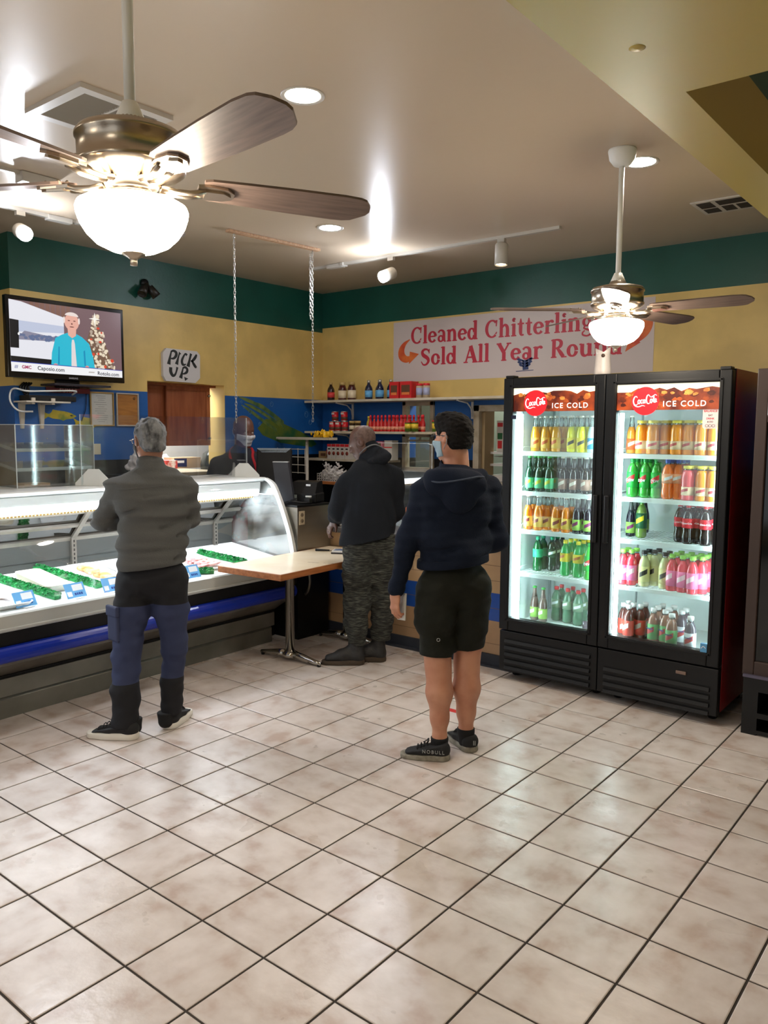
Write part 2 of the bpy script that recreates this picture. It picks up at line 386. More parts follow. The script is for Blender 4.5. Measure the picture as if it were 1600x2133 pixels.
f3['label'] = 'unseen ceiling fan added as fill light at the front of the shop, behind the viewer'

def downlight(x, y, z, label):
    t = thing('recessed_downlight', label, 'ceiling light', (x, y, z))
    MB().lathe([(.079, -.002), (.095, -.006), (.099, -.003), (.099, 0), (.079, 0)], 40, cap=False).build('trim_ring', trimring, t)
    MB().lathe([(0, -.0035), (.05, -.003), (.08, -.002), (.08, 0), (0, 0)], 40).build('lens', lamp_m, t)
    return t
d1 = downlight(.70, 1.05, H, 'round lit recessed ceiling light beside the large fan, over open ceiling')
def dlc(x, y, z, label):
    c = copy_tree(d1); c.location = (x, y, z); c['label'] = label
dlc(-.785, 2.84, H, 'round lit recessed ceiling light just past the large fan blade tip, near the wooden strip')
dlc(1.555, 2.83, H, 'round lit recessed ceiling light half hidden by the white fan canopy')
for i, (x, y, n) in enumerate(((2.1, -2.6, 'first of the row'), (-1.0, -1.6, 'second, over the display case'), (5.2, 2.4, 'third, by the side wall'), (5.4, -.6, 'fourth'))):  # unseen downlights added out of view to fill the room with light
    dlc(x, y, H if x < 2.4 else (H if y > .6 else 2.56), 'unseen ceiling fill light added behind the viewer, ' + n + ' in that part')

def lamp_head(parent, p, aim, bulb, L=.155, r=.05):
    p = Vector(p); q = p + Vector(aim).normalized() * L
    h = MB().rod((p.x, p.y, p.z + .03), p, .008).build('stem', trackm, parent)
    hd = MB()
    M = Matrix.Translation(p - Vector(aim).normalized() * .03) @ Vector(aim).to_track_quat('Z', 'Y').to_matrix().to_4x4()
    hd.lathe([(0, 0), (r * .8, 0), (r, .012), (r, L), (r * .92, L), (r * .86, L - .03), (0, L - .03)], 28, M)
    hd = hd.build('lamp_head', trackm, parent)
    MB().lathe([(0, L - .012), (r * .6, L - .006), (r * .86, L - .014), (r * .86, L - .028), (0, L - .028)], 24, M).build('bulb', bulb, hd)
    return M @ Vector((0, 0, L + .01)), Vector(aim).normalized()
def spot(name, parent, p, aim, W, col, ang=1.7):
    l = bpy.data.lights.new(name, 'SPOT'); l.energy = W; l.color = col; l.spot_size = ang; l.spot_blend = .7; l.shadow_soft_size = .04
    o = bpy.data.objects.new(name, l); C.objects.link(o); o.parent = parent; o.location = p
    o.rotation_mode = 'QUATERNION'; o.rotation_quaternion = Vector(aim).to_track_quat('-Z', 'Y')
    if W < 12: return
    g = bpy.data.lights.new(name + '_spill', 'POINT'); g.energy = W * .24; g.color = col; g.shadow_soft_size = .035
    o = bpy.data.objects.new(name + '_spill', g); C.objects.link(o); o.parent = parent; o.location = Vector(p) + Vector(aim) * .03
# track over the shelves
ta = thing('track_light', 'white track light rail with two heads over the pick up counter shelves', 'track light', (-.65, 3.82, H))
MB().box(-1.24, 1.23, -.018, .018, -.022, 0).build('rail', trackm, ta)
MB().box(-1.06, -.88, -.03, .03, -.034, -.001, b=.004).box(-.89, -.86, -.035, .035, -.03, -.002).build('power_feed', trackm, ta)
MB().box(-.365, -.305, -.016, .016, -.05, -.02).build('adapter', trackm, ta); MB().box(.712, .772, -.016, .016, -.05, -.02).build('adapter', trackm, ta)
q, a = lamp_head(ta, (-.335, 0, -.155), (-.01, -.955, -.385), cool_m)
spot('spot_beam', ta, q, a, SPOT_W, (.86, .91, 1))
q, a = lamp_head(ta, (.742, 0, -.085), (.02, -.06, -1), warm_m, L=.165)
spot('spot_beam', ta, q, a, 9, (1, .9, .74), 1.2)
tb = thing('track_light', 'white track light rail with one bright head in front of the television', 'track light', (-2.1, 1.2, H))
MB().box(-.018, .018, -1.1, .75, -.022, 0).build('rail', trackm, tb)
MB().box(-.03, .03, .16, .34, -.036, -.001, b=.004).build('power_feed', trackm, tb)
MB().box(-.016, .016, -.06, 0, -.05, -.02).build('adapter', trackm, tb)
q, a = lamp_head(tb, (0, -.03, -.15), (1.1, -.26, -.4), cool_m)
spot('spot_beam', tb, q, a, SPOT_W, (.86, .91, 1))
tc_ = thing('track_light', 'short white ceiling rail ending in a boxy feed beside the large fan blade', 'track light', (-1.34, .5, H))
MB().box(-.016, .016, -.9, .3, -.02, 0).build('rail', trackm, tc_)
MB().box(-.045, .045, .28, .52, -.06, -.001, b=.006).build('power_feed', trackm, tc_)

# return air grille
t = thing('return_air_grille', 'large square white return air grille with dark louvres in the ceiling', 'air vent', (-.19, .595, H))
g = MB(); a, b = .24, .19
for x0, x1, y0, y1 in ((-a, a, -a, -b), (-a, a, b, a), (-a, -b, -b, b), (b, a, -b, b)): g.box(x0, x1, y0, y1, -.022, 0)
g.box(-.19, .19, -.006, .006, -.02, -.002); g.build('frame', trimring, t)
g = MB()
for k in range(17):
    x = -.19 + (k + .5) * .38 / 17; g.box(-.0065, .0065, -.19, .19, -.0008, .0008, M=TR(x, 0, -.013) @ RY(-.8))
g.build('louvre', mat('louvre_grey', (150, 144, 134), rough=.5), t)
MB().box(-.19, .19, -.19, .19, -.003, -.0005).build('duct', darkgap, t)
t = thing('supply_air_vent', 'square ceiling air vent with dark slotted patches by the yellow beam', 'air vent', (1.69, 3.96, H))
MB().box(-.18, .18, -.17, .17, -.01, 0, b=.004).build('frame', trimring, t)
g = MB()
for x0, x1, y0, y1 in ((-.15, -.06, -.14, .0), (-.15, -.06, .02, .13), (-.03, .13, -.14, -.03), (-.03, .04, .0, .13), (.06, .13, .0, .13)):
    n = 4
    for k in range(n): g.box(x0, x1, y0 + (y1 - y0) * k / n, y0 + (y1 - y0) * (k + .8) / n, -.0125, -.0095)
g.build('slot', mat('vent_slot', (52, 46, 40), rough=.8), t)

# wooden strip with its two hanging chains
wood = mat('pine_strip', (196, 158, 122), rough=.6, var=((160, 118, 84), 5, .4, .7), stretch=(1, 12, 12))
ws = MB().box(-.024, .024, -.45, .45, -.02, 0, b=.003).build('wooden_strip', wood)
ws.location = (-1.375, 2.845, H); ws.rotation_euler = (0, 0, math.radians(-5.5))
tag(ws, 'narrow bare wooden strip screwed to the ceiling, holding two hanging chains', 'wooden strip')
zinc = mat('zinc_chain', (190, 190, 186), rough=.3, metal=1)
def chain(mb, x, y, z0, z1):
    n = int((z0 - z1) / .026)
    for k in range(n):
        z = z0 - .018 - k * .026; M = TR(x, y, z) @ RZ((k % 2) * PI / 2 + .4)
        pts = [M @ Vector((.0075 * math.cos(a) , 0, .0105 * math.sin(a) + (.007 if math.sin(a) > 0 else -.007))) for a in [2 * PI * i / 10 + .001 for i in range(10)]]
        mb.tube(pts, .0019, 5, closed=True)
    return mb
m = MB(); m.tube([(-1.42, 2.465, H - .016), (-1.42, 2.465, H - .03)], .003, 6); chain(m, -1.42, 2.465, H - .02, 1.74)
tag(m.build('hanging_chain', zinc), 'metal chain hanging from the wooden strip above the cashier, single strand', 'chain')
m = MB(); m.tube([(-1.338, 3.225, H - .016), (-1.338, 3.225, H - .05)], .003, 6); chain(m, -1.338, 3.225, H - .03, 1.75); chain(m, -1.338, 3.2, H - .05, 2.58)
tag(m.build('hanging_chain', zinc), 'metal chain with a doubled upper strand hanging near the wall corner', 'chain')
# ================================================================ smooth solid modelling (signed distance field -> one closed mesh)
class Field:
    def __init__(s, lo, hi, h):
        s.lo = np.array(lo, float); s.h = h; s.n = np.ceil((np.array(hi) - s.lo) / h).astype(int) + 1
        s.g = np.full(s.n, 9.0, np.float32)
    def _win(s, lo, hi, pad):
        a = np.clip(np.floor((np.array(lo) - pad - s.lo) / s.h).astype(int), 0, s.n); b = np.clip(np.ceil((np.array(hi) + pad - s.lo) / s.h).astype(int) + 1, 0, s.n)
        sl = tuple(slice(i, j) for i, j in zip(a, b))
        ax = [s.lo[k] + s.h * np.arange(a[k], b[k]) for k in range(3)]
        return sl, np.meshgrid(*ax, indexing='ij')
    def blend(s, sl, d, k, mode):
        o = s.g[sl]
        if mode == 'sub': d = -d
        if k <= 0:
            s.g[sl] = np.minimum(o, d) if mode == 'add' else np.maximum(o, d); return
        if mode == 'add':
            t = np.clip(.5 + .5 * (o - d) / k, 0, 1); s.g[sl] = o * (1 - t) + d * t - k * t * (1 - t)
        else:
            t = np.clip(.5 - .5 * (o - d) / k, 0, 1); s.g[sl] = o * (1 - t) + d * t + k * t * (1 - t)
    def cone(s, a, b, ra, rb=None, k=.02, w=None, fa=1.0, fb=None, mode='add'):
        """tapered limb from a to b; across direction w the radius is ra..rb, across the third direction it is fa, fb times that"""
        a = np.array(a, float); b = np.array(b, float); rb = ra if rb is None else rb; fb = fa if fb is None else fb
        R = max(ra, rb) * max(1, fa, fb); sl, (X, Y, Z) = s._win(np.minimum(a, b) - R, np.maximum(a, b) + R, k + 3 * s.h)
        if X.size == 0: return s
        ax = b - a; L2 = max(ax @ ax, 1e-9); PX, PY, PZ = X - a[0], Y - a[1], Z - a[2]
        t = np.clip((PX * ax[0] + PY * ax[1] + PZ * ax[2]) / L2, 0, 1)
        QX, QY, QZ = PX - t * ax[0], PY - t * ax[1], PZ - t * ax[2]; r = ra + (rb - ra) * t
        if w is None or (fa == 1 and fb == 1):
            d = np.sqrt(QX ** 2 + QY ** 2 + QZ ** 2) - r
        else:
            w = np.array(w, float); u = ax / math.sqrt(L2); w = w - u * (w @ u); w /= np.linalg.norm(w); v = np.cross(u, w)
            f = fa + (fb - fa) * t
            cw = QX * w[0] + QY * w[1] + QZ * w[2]; cv = QX * v[0] + QY * v[1] + QZ * v[2]; cu = QX * u[0] + QY * u[1] + QZ * u[2]
            q = np.sqrt((cw / r) ** 2 + (cv / (r * f)) ** 2 + (cu / (r * np.minimum(1, f))) ** 2)
            d = (q - 1) * r * np.minimum(1, f)
        s.blend(sl, d, k, mode); return s
    def ell(s, c, rad, k=.02, M=None, mode='add'):
        """ellipsoid, M: 3x3 columns = its axes"""
        c = np.array(c, float); rad = np.array(rad, float); R = rad.max(); sl, (X, Y, Z) = s._win(c - R, c + R, k + 3 * s.h)
        if X.size == 0: return s
        P = np.stack([X - c[0], Y - c[1], Z - c[2]], -1)
        if M is not None: P = P @ np.array(M)
        q = np.sqrt(((P / rad) ** 2).sum(-1)); q2 = np.sqrt(((P / rad ** 2) ** 2).sum(-1))
        d = np.where(q2 > 1e-9, q * (q - 1) / np.maximum(q2, 1e-9), -rad.min()); s.blend(sl, d, k, mode); return s
    def chain(s, pts, k=.02, **kw):
        for (a, ra), (b, rb) in zip(pts, pts[1:]): s.cone(a, b, ra, rb, k=k, **kw)
        return s
    def plane(s, p, n, k=0.0, box=None):
        """keep the side the normal points away from"""
        p = np.array(p, float); n = np.array(n, float); n /= np.linalg.norm(n)
        lo, hi = (s.lo, s.lo + s.h * s.n) if box is None else box
        sl, (X, Y, Z) = s._win(lo, hi, 0)
        d = (X - p[0]) * n[0] + (Y - p[1]) * n[1] + (Z - p[2]) * n[2]
        s.blend(sl, -d, k, 'sub'); return s
    def warp(s, fn, amp=.1):
        """add fn(X,Y,Z) near the surface"""
        sl, (X, Y, Z) = s._win(s.lo, s.lo + s.h * s.n, 0)
        m = np.abs(s.g) < amp
        s.g[m] += fn(X[m], Y[m], Z[m]).astype(np.float32); return s
    def mesh(s, name, relax=1):
        g = s.g; neg = g < 0
        c = np.zeros(tuple(np.array(g.shape) - 1), np.int32)
        for i in (0, 1):
            for j in (0, 1):
                for k in (0, 1): c += neg[i:g.shape[0] - 1 + i, j:g.shape[1] - 1 + j, k:g.shape[2] - 1 + k]
        act = (c > 0) & (c < 8); idx = np.argwhere(act); num = np.full(act.shape, -1, np.int64); num[act] = np.arange(len(idx))
        acc = np.zeros((len(idx), 3)); cnt = np.zeros(len(idx)); cor = [(i, j, k) for i in (0, 1) for j in (0, 1) for k in (0, 1)]
        for a in range(8):
            for b in range(a + 1, 8):
                A, B = np.array(cor[a]), np.array(cor[b])
                if abs(A - B).sum() != 1: continue
                ga = g[tuple((idx + A).T)]; gb = g[tuple((idx + B).T)]; m = (ga < 0) != (gb < 0)
                t = ga[m] / (ga[m] - gb[m]); acc[m] += A + (B - A) * t[:, None]; cnt[m] += 1
        V = (idx + acc / cnt[:, None])
        F = []
        for ax in range(3):
            o1, o2 = [(1, 2), (2, 0), (0, 1)][ax]
            sl0 = [slice(None)] * 3; sl1 = [slice(None)] * 3; sl0[ax] = slice(0, -1); sl1[ax] = slice(1, None)
            A = neg[tuple(sl0)]; B = neg[tuple(sl1)]
            e = np.argwhere(A != B); e = e[(e[:, o1] > 0) & (e[:, o2] > 0)]
            e = e[(e[:, o1] < g.shape[o1] - 1) & (e[:, o2] < g.shape[o2] - 1)]
            fl = A[tuple(e.T)]
            d1 = np.zeros(3, int); d1[o1] = 1; d2 = np.zeros(3, int); d2[o2] = 1
            q = np.stack([num[tuple((e - d1 - d2).T)], num[tuple((e - d2).T)], num[tuple(e.T)], num[tuple((e - d1).T)]], 1)
            q[~fl] = q[~fl][:, ::-1]; F.append(q)
        F = np.concatenate(F); F = F[(F >= 0).all(1)]
        for _ in range(relax):
            S2 = np.zeros_like(V); n = np.zeros(len(V))
            for a in range(4):
                b = (a + 1) % 4; np.add.at(S2, F[:, a], V[F[:, b]]); np.add.at(n, F[:, a], 1); np.add.at(S2, F[:, b], V[F[:, a]]); np.add.at(n, F[:, b], 1)
            V = .5 * V + .5 * S2 / np.maximum(n, 1)[:, None]
        V = s.lo + s.h * V
        me = bpy.data.meshes.new(name); me.vertices.add(len(V)); me.vertices.foreach_set('co', V.astype(np.float32).ravel())
        me.loops.add(F.size); me.loops.foreach_set('vertex_index', F.ravel().astype(np.int32))
        me.polygons.add(len(F)); me.polygons.foreach_set('loop_start', (np.arange(len(F)) * 4).astype(np.int32))
        me.update(calc_edges=True); me.polygons.foreach_set('use_smooth', [True] * len(F)); me.validate(); return me
    def build(s, name, m, parent=None, relax=1):
        me = s.mesh(name, relax); me.materials.append(m); o = bpy.data.objects.new(name, me); C.objects.link(o)
        if parent is not None: o.parent = parent
        return o
def wob(seed, freq, amp, st=(1, 1, 1)):
    """soft random waviness"""
    r = np.random.RandomState(seed); D = r.normal(size=(7, 3)); D /= np.linalg.norm(D, axis=1)[:, None]; ph = r.uniform(0, 6.28, 7); fr = freq * r.uniform(.6, 1.6, 7)
    def fn(X, Y, Z):
        return amp / 2.2 * sum(np.sin(f * (d[0] * X * st[0] + d[1] * Y * st[1] + d[2] * Z * st[2]) * 6.283 + p) for d, f, p in zip(D, fr, ph))
    return fn
# ================================================================ refrigerated fish display case
steel = mat('brushed_steel', (160, 156, 148), rough=.40, metal=.85, bump=(40, .05), stretch=(1, .05, 1), var=((128, 122, 110), 2.5, .4, .7))
dsteel = mat('dull_steel', (140, 136, 128), rough=.5, metal=.7, var=((112, 106, 98), 3, .4, .7))
blackp = mat('black_plastic', (10, 10, 12), rough=.42, spec=.35)
bluep = mat('blue_bumper', (16, 46, 168), rough=.3)
whitem = mat('white_enamel_metal', (226, 230, 230), rough=.3)
greym = mat('case_grey', (196, 200, 198), rough=.35)
tubem = mat('lit_case_tube', (255, 255, 255), rough=.4, emit=CASE_E, ecol=(236, 246, 255))
trayw = mat('white_tray', (236, 238, 236), rough=.45)
pan_m = mat('cream_pan', (214, 206, 186), rough=.5)
clear = glass('clear_glass', refl=.10)
hazy = glass('hazy_glass', refl=.10, haze=.30)
acryl = glass('acrylic', tint=(250, 253, 253), refl=.13, haze=.10)  # pale haze put into the acrylic stands in for bright reflections
RC = math.radians(1.67)
cs = thing('fish_display_case', 'long curved glass fish display case with blue bumper rail and steel kick panel', 'display case', (-1.277, 2.70, 0), RC)
YL, YR = -3.6, .09
def prof_box(poly, y0, y1, name, m, parent=cs, mb=None):
    """poly in (x,z) extruded along y"""
    mb = mb or MB(); n = len(poly)
    vs = [Vector((x, y0, z)) for x, z in poly] + [Vector((x, y1, z)) for x, z in poly]
    fs = [tuple(range(n - 1, -1, -1)), tuple(range(n, 2 * n))] + [(i, (i + 1) % n, n + (i + 1) % n, n + i) for i in range(n)]
    mb.add(vs, fs); return mb.build(name, m, parent) if name else mb
prof_box([(0, 0), (0, .11), (-.008, .125), (.03, .14), (.03, .245), (-.5, .245), (-.5, 0)], YL, -.02, 'kick_panel', mat('kick_steel', (132, 132, 124), rough=.42, metal=.45, var=((104, 104, 96), 2.5, .4, .7)))
prof_box([(.012, .262), (.165, .36), (.165, .385), (-.5, .385), (-.5, .262)], YL, 0, 'under_panel', dsteel)
kb = prof_box([(-.6, .03), (-.05, .03), (-.05, .55), (-.6, .55)], YL, YR - .03, 'cabinet_body', blackp)
prof_box([(.02, .245), (.02, .262), (-.5, .262), (-.5, .245)], YL, -.01, 'gap_strip', mat('gap_black', (10, 10, 11), rough=.8))
bp = [(.14, .384)] + [(.195 + .04 * math.cos(a), .432 + .047 * math.sin(a)) for a in np.linspace(-1.5, 1.5, 9)] + [(.14, .48)]
prof_box(bp, YL, .03, 'bumper_rail', bluep)
prof_box([(.10, .48), (.19, .48), (.195, .563), (.10, .563)], YL, YR - .02, 'black_band', blackp)
prof_box([(.09, .562), (.205, .562), (.211, .57), (.211, .58), (.2, .583), (.2, .65), (.19, .658), (.13, .66), (.09, .66)], YL, YR - .01, 'front_ledge', greym)
prof_box([(.13, .655), (.125, .64), (-.56, .72), (-.56, .748)], YL, YR - .03, 'deck', trayw)
bk = MB()
prof_box([(-.56, .70), (-.545, .70), (-.545, .80), (-.56, .80)], YL, YR - .03, None, None, mb=bk)
prof_box([(-.565, .80), (-.54, .80), (-.54, .93), (-.565, .93)], YL, YR - .03, None, None, mb=bk)
bk.build('back_panel', mat('shaded_steel', (66, 68, 66), rough=.5, metal=.3), cs)  # dull steel copy darkened in colour to stand for the shaded back
prof_box([(-.56, .93), (-.548, .935), (-.325, 1.17), (-.335, 1.175)], YL, YR - .03, 'rear_glass', glass('dark_glass', tint=(52, 60, 64), refl=.18), cs)
rl = MB()
for a, b in (((-.556, .925), (-.535, .955)), ((-.455, 1.03), (-.435, 1.05)), ((-.36, 1.13), (-.335, 1.165))):
    prof_box([(a[0], a[1]), (a[0] + .014, a[1] - .012), (b[0] + .014, b[1] - .012), b], YL, YR - .03, None, None, mb=rl)
rl.build('rear_rail', dsteel, cs)
prof_box([(-.74, .55), (-.70, .55), (-.70, 1.27), (-.74, 1.27)], YL, YR - .01, 'service_door', blackp)
ca = MB(); prof_box([(-.76, 1.268), (-.20, 1.268), (-.165, 1.288), (-.16, 1.298), (-.17, 1.305), (-.76, 1.305)], YL, YR, None, None, mb=ca); ca.build('canopy_top', whitem, cs)
prof_box([(-.34, 1.165), (-.205, 1.165), (-.19, 1.21), (-.185, 1.268), (-.34, 1.268)], YL, YR - .04, 'light_canopy', greym)
prof_box([(-.335, 1.158), (-.205, 1.158), (-.189, 1.168), (-.187, 1.207), (-.19, 1.21), (-.205, 1.1655), (-.335, 1.1645)], YL + .05, YR - .06, 'light_tube', tubem)
lo = MB()
for k in range(150): lo.box(-.20, -.188, YL + .1 + k * .0232, YL + .114 + k * .0232, 1.147, 1.158)
lo.build('louvre_strip', mat('louvre_amber', (196, 160, 92), rough=.5), cs)['kind'] = 'stuff'
gp = smooth_pts([(.165, .655), (.145, .72), (.107, .87), (.03, 1.06), (-.05, 1.215), (-.10, 1.268), (-.168, 1.296)], 4)
gm_ = MB(); n = len(gp)
for y0, y1 in ((YL, -1.412), (-1.408, -.002 + YR)):
    vs = [Vector((x, y, z)) for y in (y0, y1) for x, z in gp]; gm_.add(vs, [(i, i + 1, n + i + 1, n + i) for i in range(n - 1)], True)
gm_.build('curved_glass', clear, cs)
# white end trim and end glass
et = MB(); outer = [(x + .012, z + .004) for x, z in gp] + [(-.30, 1.306)]; inner = [(x - .028, z - .006) for x, z in gp] + [(-.30, 1.27)]
for i in range(len(outer) - 1):
    q = [outer[i], outer[i + 1], inner[i + 1], inner[i]]
    et.add([Vector((x, y, z)) for y in (YR - .012, YR + .016) for x, z in q], [(0, 1, 2, 3), (7, 6, 5, 4), (0, 4, 5, 1), (2, 6, 7, 3), (1, 5, 6, 2), (3, 7, 4, 0)])
et.build('end_trim', whitem, cs)
poly = [(x, z) for x, z in inner[:-1]] + [(-.30, 1.268), (-.72, 1.268), (-.56, .70)]
prof_box(poly, YR - .006, YR, 'end_glass', hazy)
# pilasters with slanted arms
for y in (-1.40, -.13):
    p = MB(); p.box(-.545, -.52, y - .018, y + .018, .735, .935)
    p.add([Vector(q) for q in ((-.545, y - .018, .935), (-.52, y - .018, .935), (-.285, y - .018, 1.16), (-.31, y - .018, 1.16), (-.545, y + .018, .935), (-.52, y + .018, .935), (-.285, y + .018, 1.16), (-.31, y + .018, 1.16))],
          [(0, 1, 2, 3), (7, 6, 5, 4), (0, 4, 5, 1), (1, 5, 6, 2), (2, 6, 7, 3), (3, 7, 4, 0)])
    po = p.build('pilaster', dsteel, cs)
    s_ = MB()
    for k in range(6): s_.box(-.5205, -.519, y - .005, y + .005, .755 + k * .03, .772 + k * .03)
    s_.build('slot', darkgap, po)
# locals on the case
CM = Matrix.Translation((-1.277, 2.70, 0)) @ RZ(RC)
def cw(x, y, z): return tuple(CM @ Vector((x, y, z)))
def dz(x): return .657 + (.13 - x) * .131
parsley = mat('plastic_parsley', (16, 150, 70), rough=.5, var=((8, 96, 44), 30, .4, .65))
def garland(a, b, label, w=.042, n=1100):
    a = Vector((a[0], a[1], dz(a[0]))); b = Vector((b[0], b[1], dz(b[0]))); m = MB(); d = b - a; u = d.normalized(); s_ = u.cross(Vector((0, 0, 1))).normalized(); up = s_.cross(u)
    m.add([a + s_ * w * .6 * k + up * h for h in (.0005, .022) for k in (-1, 1)] + [b + s_ * w * .6 * k + up * h for h in (.0005, .022) for k in (-1, 1)],
          [(0, 1, 5, 4), (2, 6, 7, 3), (0, 2, 3, 1), (4, 5, 7, 6), (0, 4, 6, 2), (1, 3, 7, 5)])
    for k in range(n):
        t = random.random(); ph = random.uniform(0, PI); p = a + d * t + s_ * math.cos(ph) * w * .75 + up * (.008 + math.sin(ph) * .028)
        q = Vector((random.uniform(-1, 1), random.uniform(-1, 1), random.uniform(.1, 1))).normalized(); r = q.orthogonal().normalized(); z = .004 + random.random() * .005
        m.add([p - r * z * .6, p + q * z + r * z, p + q * z * 1.6, p + q * z - r * z], [(0, 1, 2, 3)])
    o = m.build('parsley_divider', parsley); o.location = (-1.277, 2.70, 0); o.rotation_euler = (0, 0, RC)
    return tag(o, label, 'divider', 'green parsley dividers in the fish case')
garland((-.50, -1.99), (.07, -1.88), 'green plastic parsley divider beside the price tag in front of the cream pan')
garland((-.55, -1.66), (.0, -1.55), 'long green plastic parsley divider between the cream pan and the orange fillets')
garland((-.36, -.44), (.03, -.33), 'green plastic parsley divider by the end glass, beyond the pink fillets')
garland((.02, -.86), (.10, -.70), 'short green plastic parsley piece behind the tag near the pink fillets', n=300)
# pan and food
def rounded(w, d, r, n=5):
    out = []
    for cx, cy, a0 in ((w - r, d - r, 0), (-w + r, d - r, PI / 2), (-w + r, -d + r, PI), (w - r, -d + r, 3 * PI / 2)):
        out += [(cx + r * math.cos(a0 + PI / 2 * k / n), cy + r * math.sin(a0 + PI / 2 * k / n)) for k in range(n + 1)]
    return out
def pan(x, y, w, d, label, m=pan_m, h=.045):
    mb = MB(); rings = [(1.0, h), (.97, h), (.93, .006), (.93, .006)]
    vs = []; L = len(rounded(1, 1, .2))
    for f, z in [(.9, 0), (.98, h - .003), (1, h), (.965, h), (.9, .005)]:
        vs += [Vector((px, py, z)) for px, py in rounded(w * f, d * f, .03 * f)]
    fs = [(i * L + k, i * L + (k + 1) % L, (i + 1) * L + (k + 1) % L, (i + 1) * L + k) for i in range(4) for k in range(L)] + [tuple(4 * L + k for k in range(L)), tuple(range(L - 1, -1, -1))]
    mb.add(vs, fs); o = mb.build('food_pan', m)
    o.matrix_world = CM @ TR(x, y, dz(x) + .002) @ RY(math.atan(.131)); return tag(o, label, 'tray', 'food pans in the fish case')
pan(-.24, -1.80, .20, .085, 'empty cream plastic food pan between two green dividers')
pan(-.24, -1.42, .22, .10, 'white food pan holding orange fillets in the fish case', trayw, .03)
pan(-.16, -.62, .22, .12, 'white food pan holding pink fillets near the end glass', trayw, .02)
pan(-.12, -2.18, .24, .13, 'white food pan at the cut off end of the fish case, holding a pale fillet', trayw, .03)
pan(-.18, -1.12, .22, .14, 'white food pan in the fish case behind the man in grey', trayw, .02)
orange_m = mat('orange_fillet', (236, 138, 72), rough=.35, var=((250, 190, 140), 25, .4, .65))
pink_m = mat('pink_fillet', (206, 110, 112), rough=.35, var=((238, 190, 180), 16, .4, .62))
pale_m = mat('pale_fillet', (226, 190, 180), rough=.35, var=((240, 220, 210), 12, .4, .6))
def fillet(p, L, W, T_, ang, m, label, seed, name='fish_fillet', grp=None):
    f = Field((-L * .62, -W * .8, -T_), (L * .62, W * .8, T_ * 2.2), .004)
    f.cone((-L * .42, 0, 0), (L * .3, 0, 0), W * .5, W * .34, k=.004, w=(0, 1, 0), fa=T_ / (W * .5), fb=T_ / (W * .4))
    f.cone((L * .25, 0, 0), (L * .5, W * .08, 0), W * .3, W * .12, k=.01, w=(0, 1, 0), fa=.35)
    f.warp(wob(seed, 16, .004)); o = f.build(name, m)
    o.matrix_world = CM @ TR(p[0], p[1], dz(p[0]) + .012 + T_ + (p[2] if len(p) > 2 else 0)) @ RZ(ang) @ RX(.05); return tag(o, label, 'fish', grp)
fillet((-.28, -1.44), .26, .07, .02, -.1, orange_m, 'orange fish fillet lying lengthwise in the white pan', 1, grp='orange fillets')
fillet((-.10, -1.42), .22, .075, .02, .1, orange_m, 'orange fish fillet beside the man in grey, nearer the case glass', 2, grp='orange fillets')
for k in range(5):
    fillet((-.22 + k * .06, -.66 + (k % 2) * .03, .004 * k), .24, .06, .012, 1.2 + .12 * k, pink_m, 'thin pink fish fillet, ' + ('deepest', 'second', 'middle', 'fourth', 'front')[k] + ' of five overlapping by the end glass', 5 + k, grp='pink fillets')
fillet((-.10, -2.14), .26, .10, .02, .2, pale_m, 'pale pinkish fish fillet at the cut off end of the case', 12)
# price tags
tagw = mat('tag_white', (242, 244, 246), rough=.4); tagb = mat('tag_blue', (104, 176, 232), rough=.4); tagd = mat('tag_ink', (24, 58, 150), rough=.5)
def ptag(x, y, ang, label):
    t = thing('price_tag', label, 'price tag', cw(x, y, dz(x) + .002), RC + PI / 2 + ang, 'blue and white price tags')
    A = RX(PI / 2 - .5) @ Matrix.Diagonal((1.4, 1.4, 1, 1))
    MB().box(-.048, .048, 0, .068, -.001, .001, M=A).build('card', tagb, t)
    MB().box(-.012, .038, .032, .060, .001, .0018, M=A).box(-.042, -.02, .008, .03, .001, .0018, M=A).build('white_field', tagw, t)
    m = MB()
    for k, (a, b) in enumerate(((-.008, .0), (.003, .009), (.012, .02), (.023, .03))): m.box(a, b, .012, .022, .001, .0018, M=A)
    m.build('ink', tagd, t)
    MB().box(-.03, .03, -.03, .002, -.001, .0015).build('foot', tagw, t)
ptag(.105, -2.09, .1, 'blue and white price tag by the parsley near the cut off case end')
ptag(.105, -1.77, .05, 'blue and white price tag standing before the cream pan')
ptag(.11, -1.52, -.05, 'blue and white price tag half hidden by the hip of the man in grey')
ptag(.13, -.90, 0, 'blue and white price tag on the counter side of the man in grey')
# acrylic cabinet, sneeze shield and its feet on the case top
ZT = 1.306
ab = thing('acrylic_pastry_cabinet', 'empty clear acrylic cabinet with two slanted shelves on the fish case', 'display cabinet', cw(-.60, -1.565, ZT), RC)
x0, x1, y0, y1, h_ = -.18, .18, -.275, .275, .405
m = MB(); t_ = .004
for b in ((x0, x1, y0, y0 + t_, 0, h_), (x0, x1, y1 - t_, y1, 0, h_), (x1 - t_, x1, y0 + t_, y1 - t_, 0, h_), (x0, x1, y0 + t_, y1 - t_, h_ - t_, h_), (x0, x1, y0 + t_, y1 - t_, 0, t_)): m.box(*b)
m.build('panel', acryl, ab)
edge = mat('acrylic_edge', (206, 216, 220), rough=.2)
m = MB()
for y in (y0, y1):
    m.box(x1 - .004, x1 + .001, y - .0025, y + .0025, 0, h_); m.box(x0, x1, y - .0025, y + .0025, h_ - .003, h_ + .001); m.box(x0, x1, y - .002, y + .002, 0, .003)
m.box(x1 - .003, x1 + .001, y0, y1, h_ - .003, h_ + .001); m.build('edge', edge, ab)
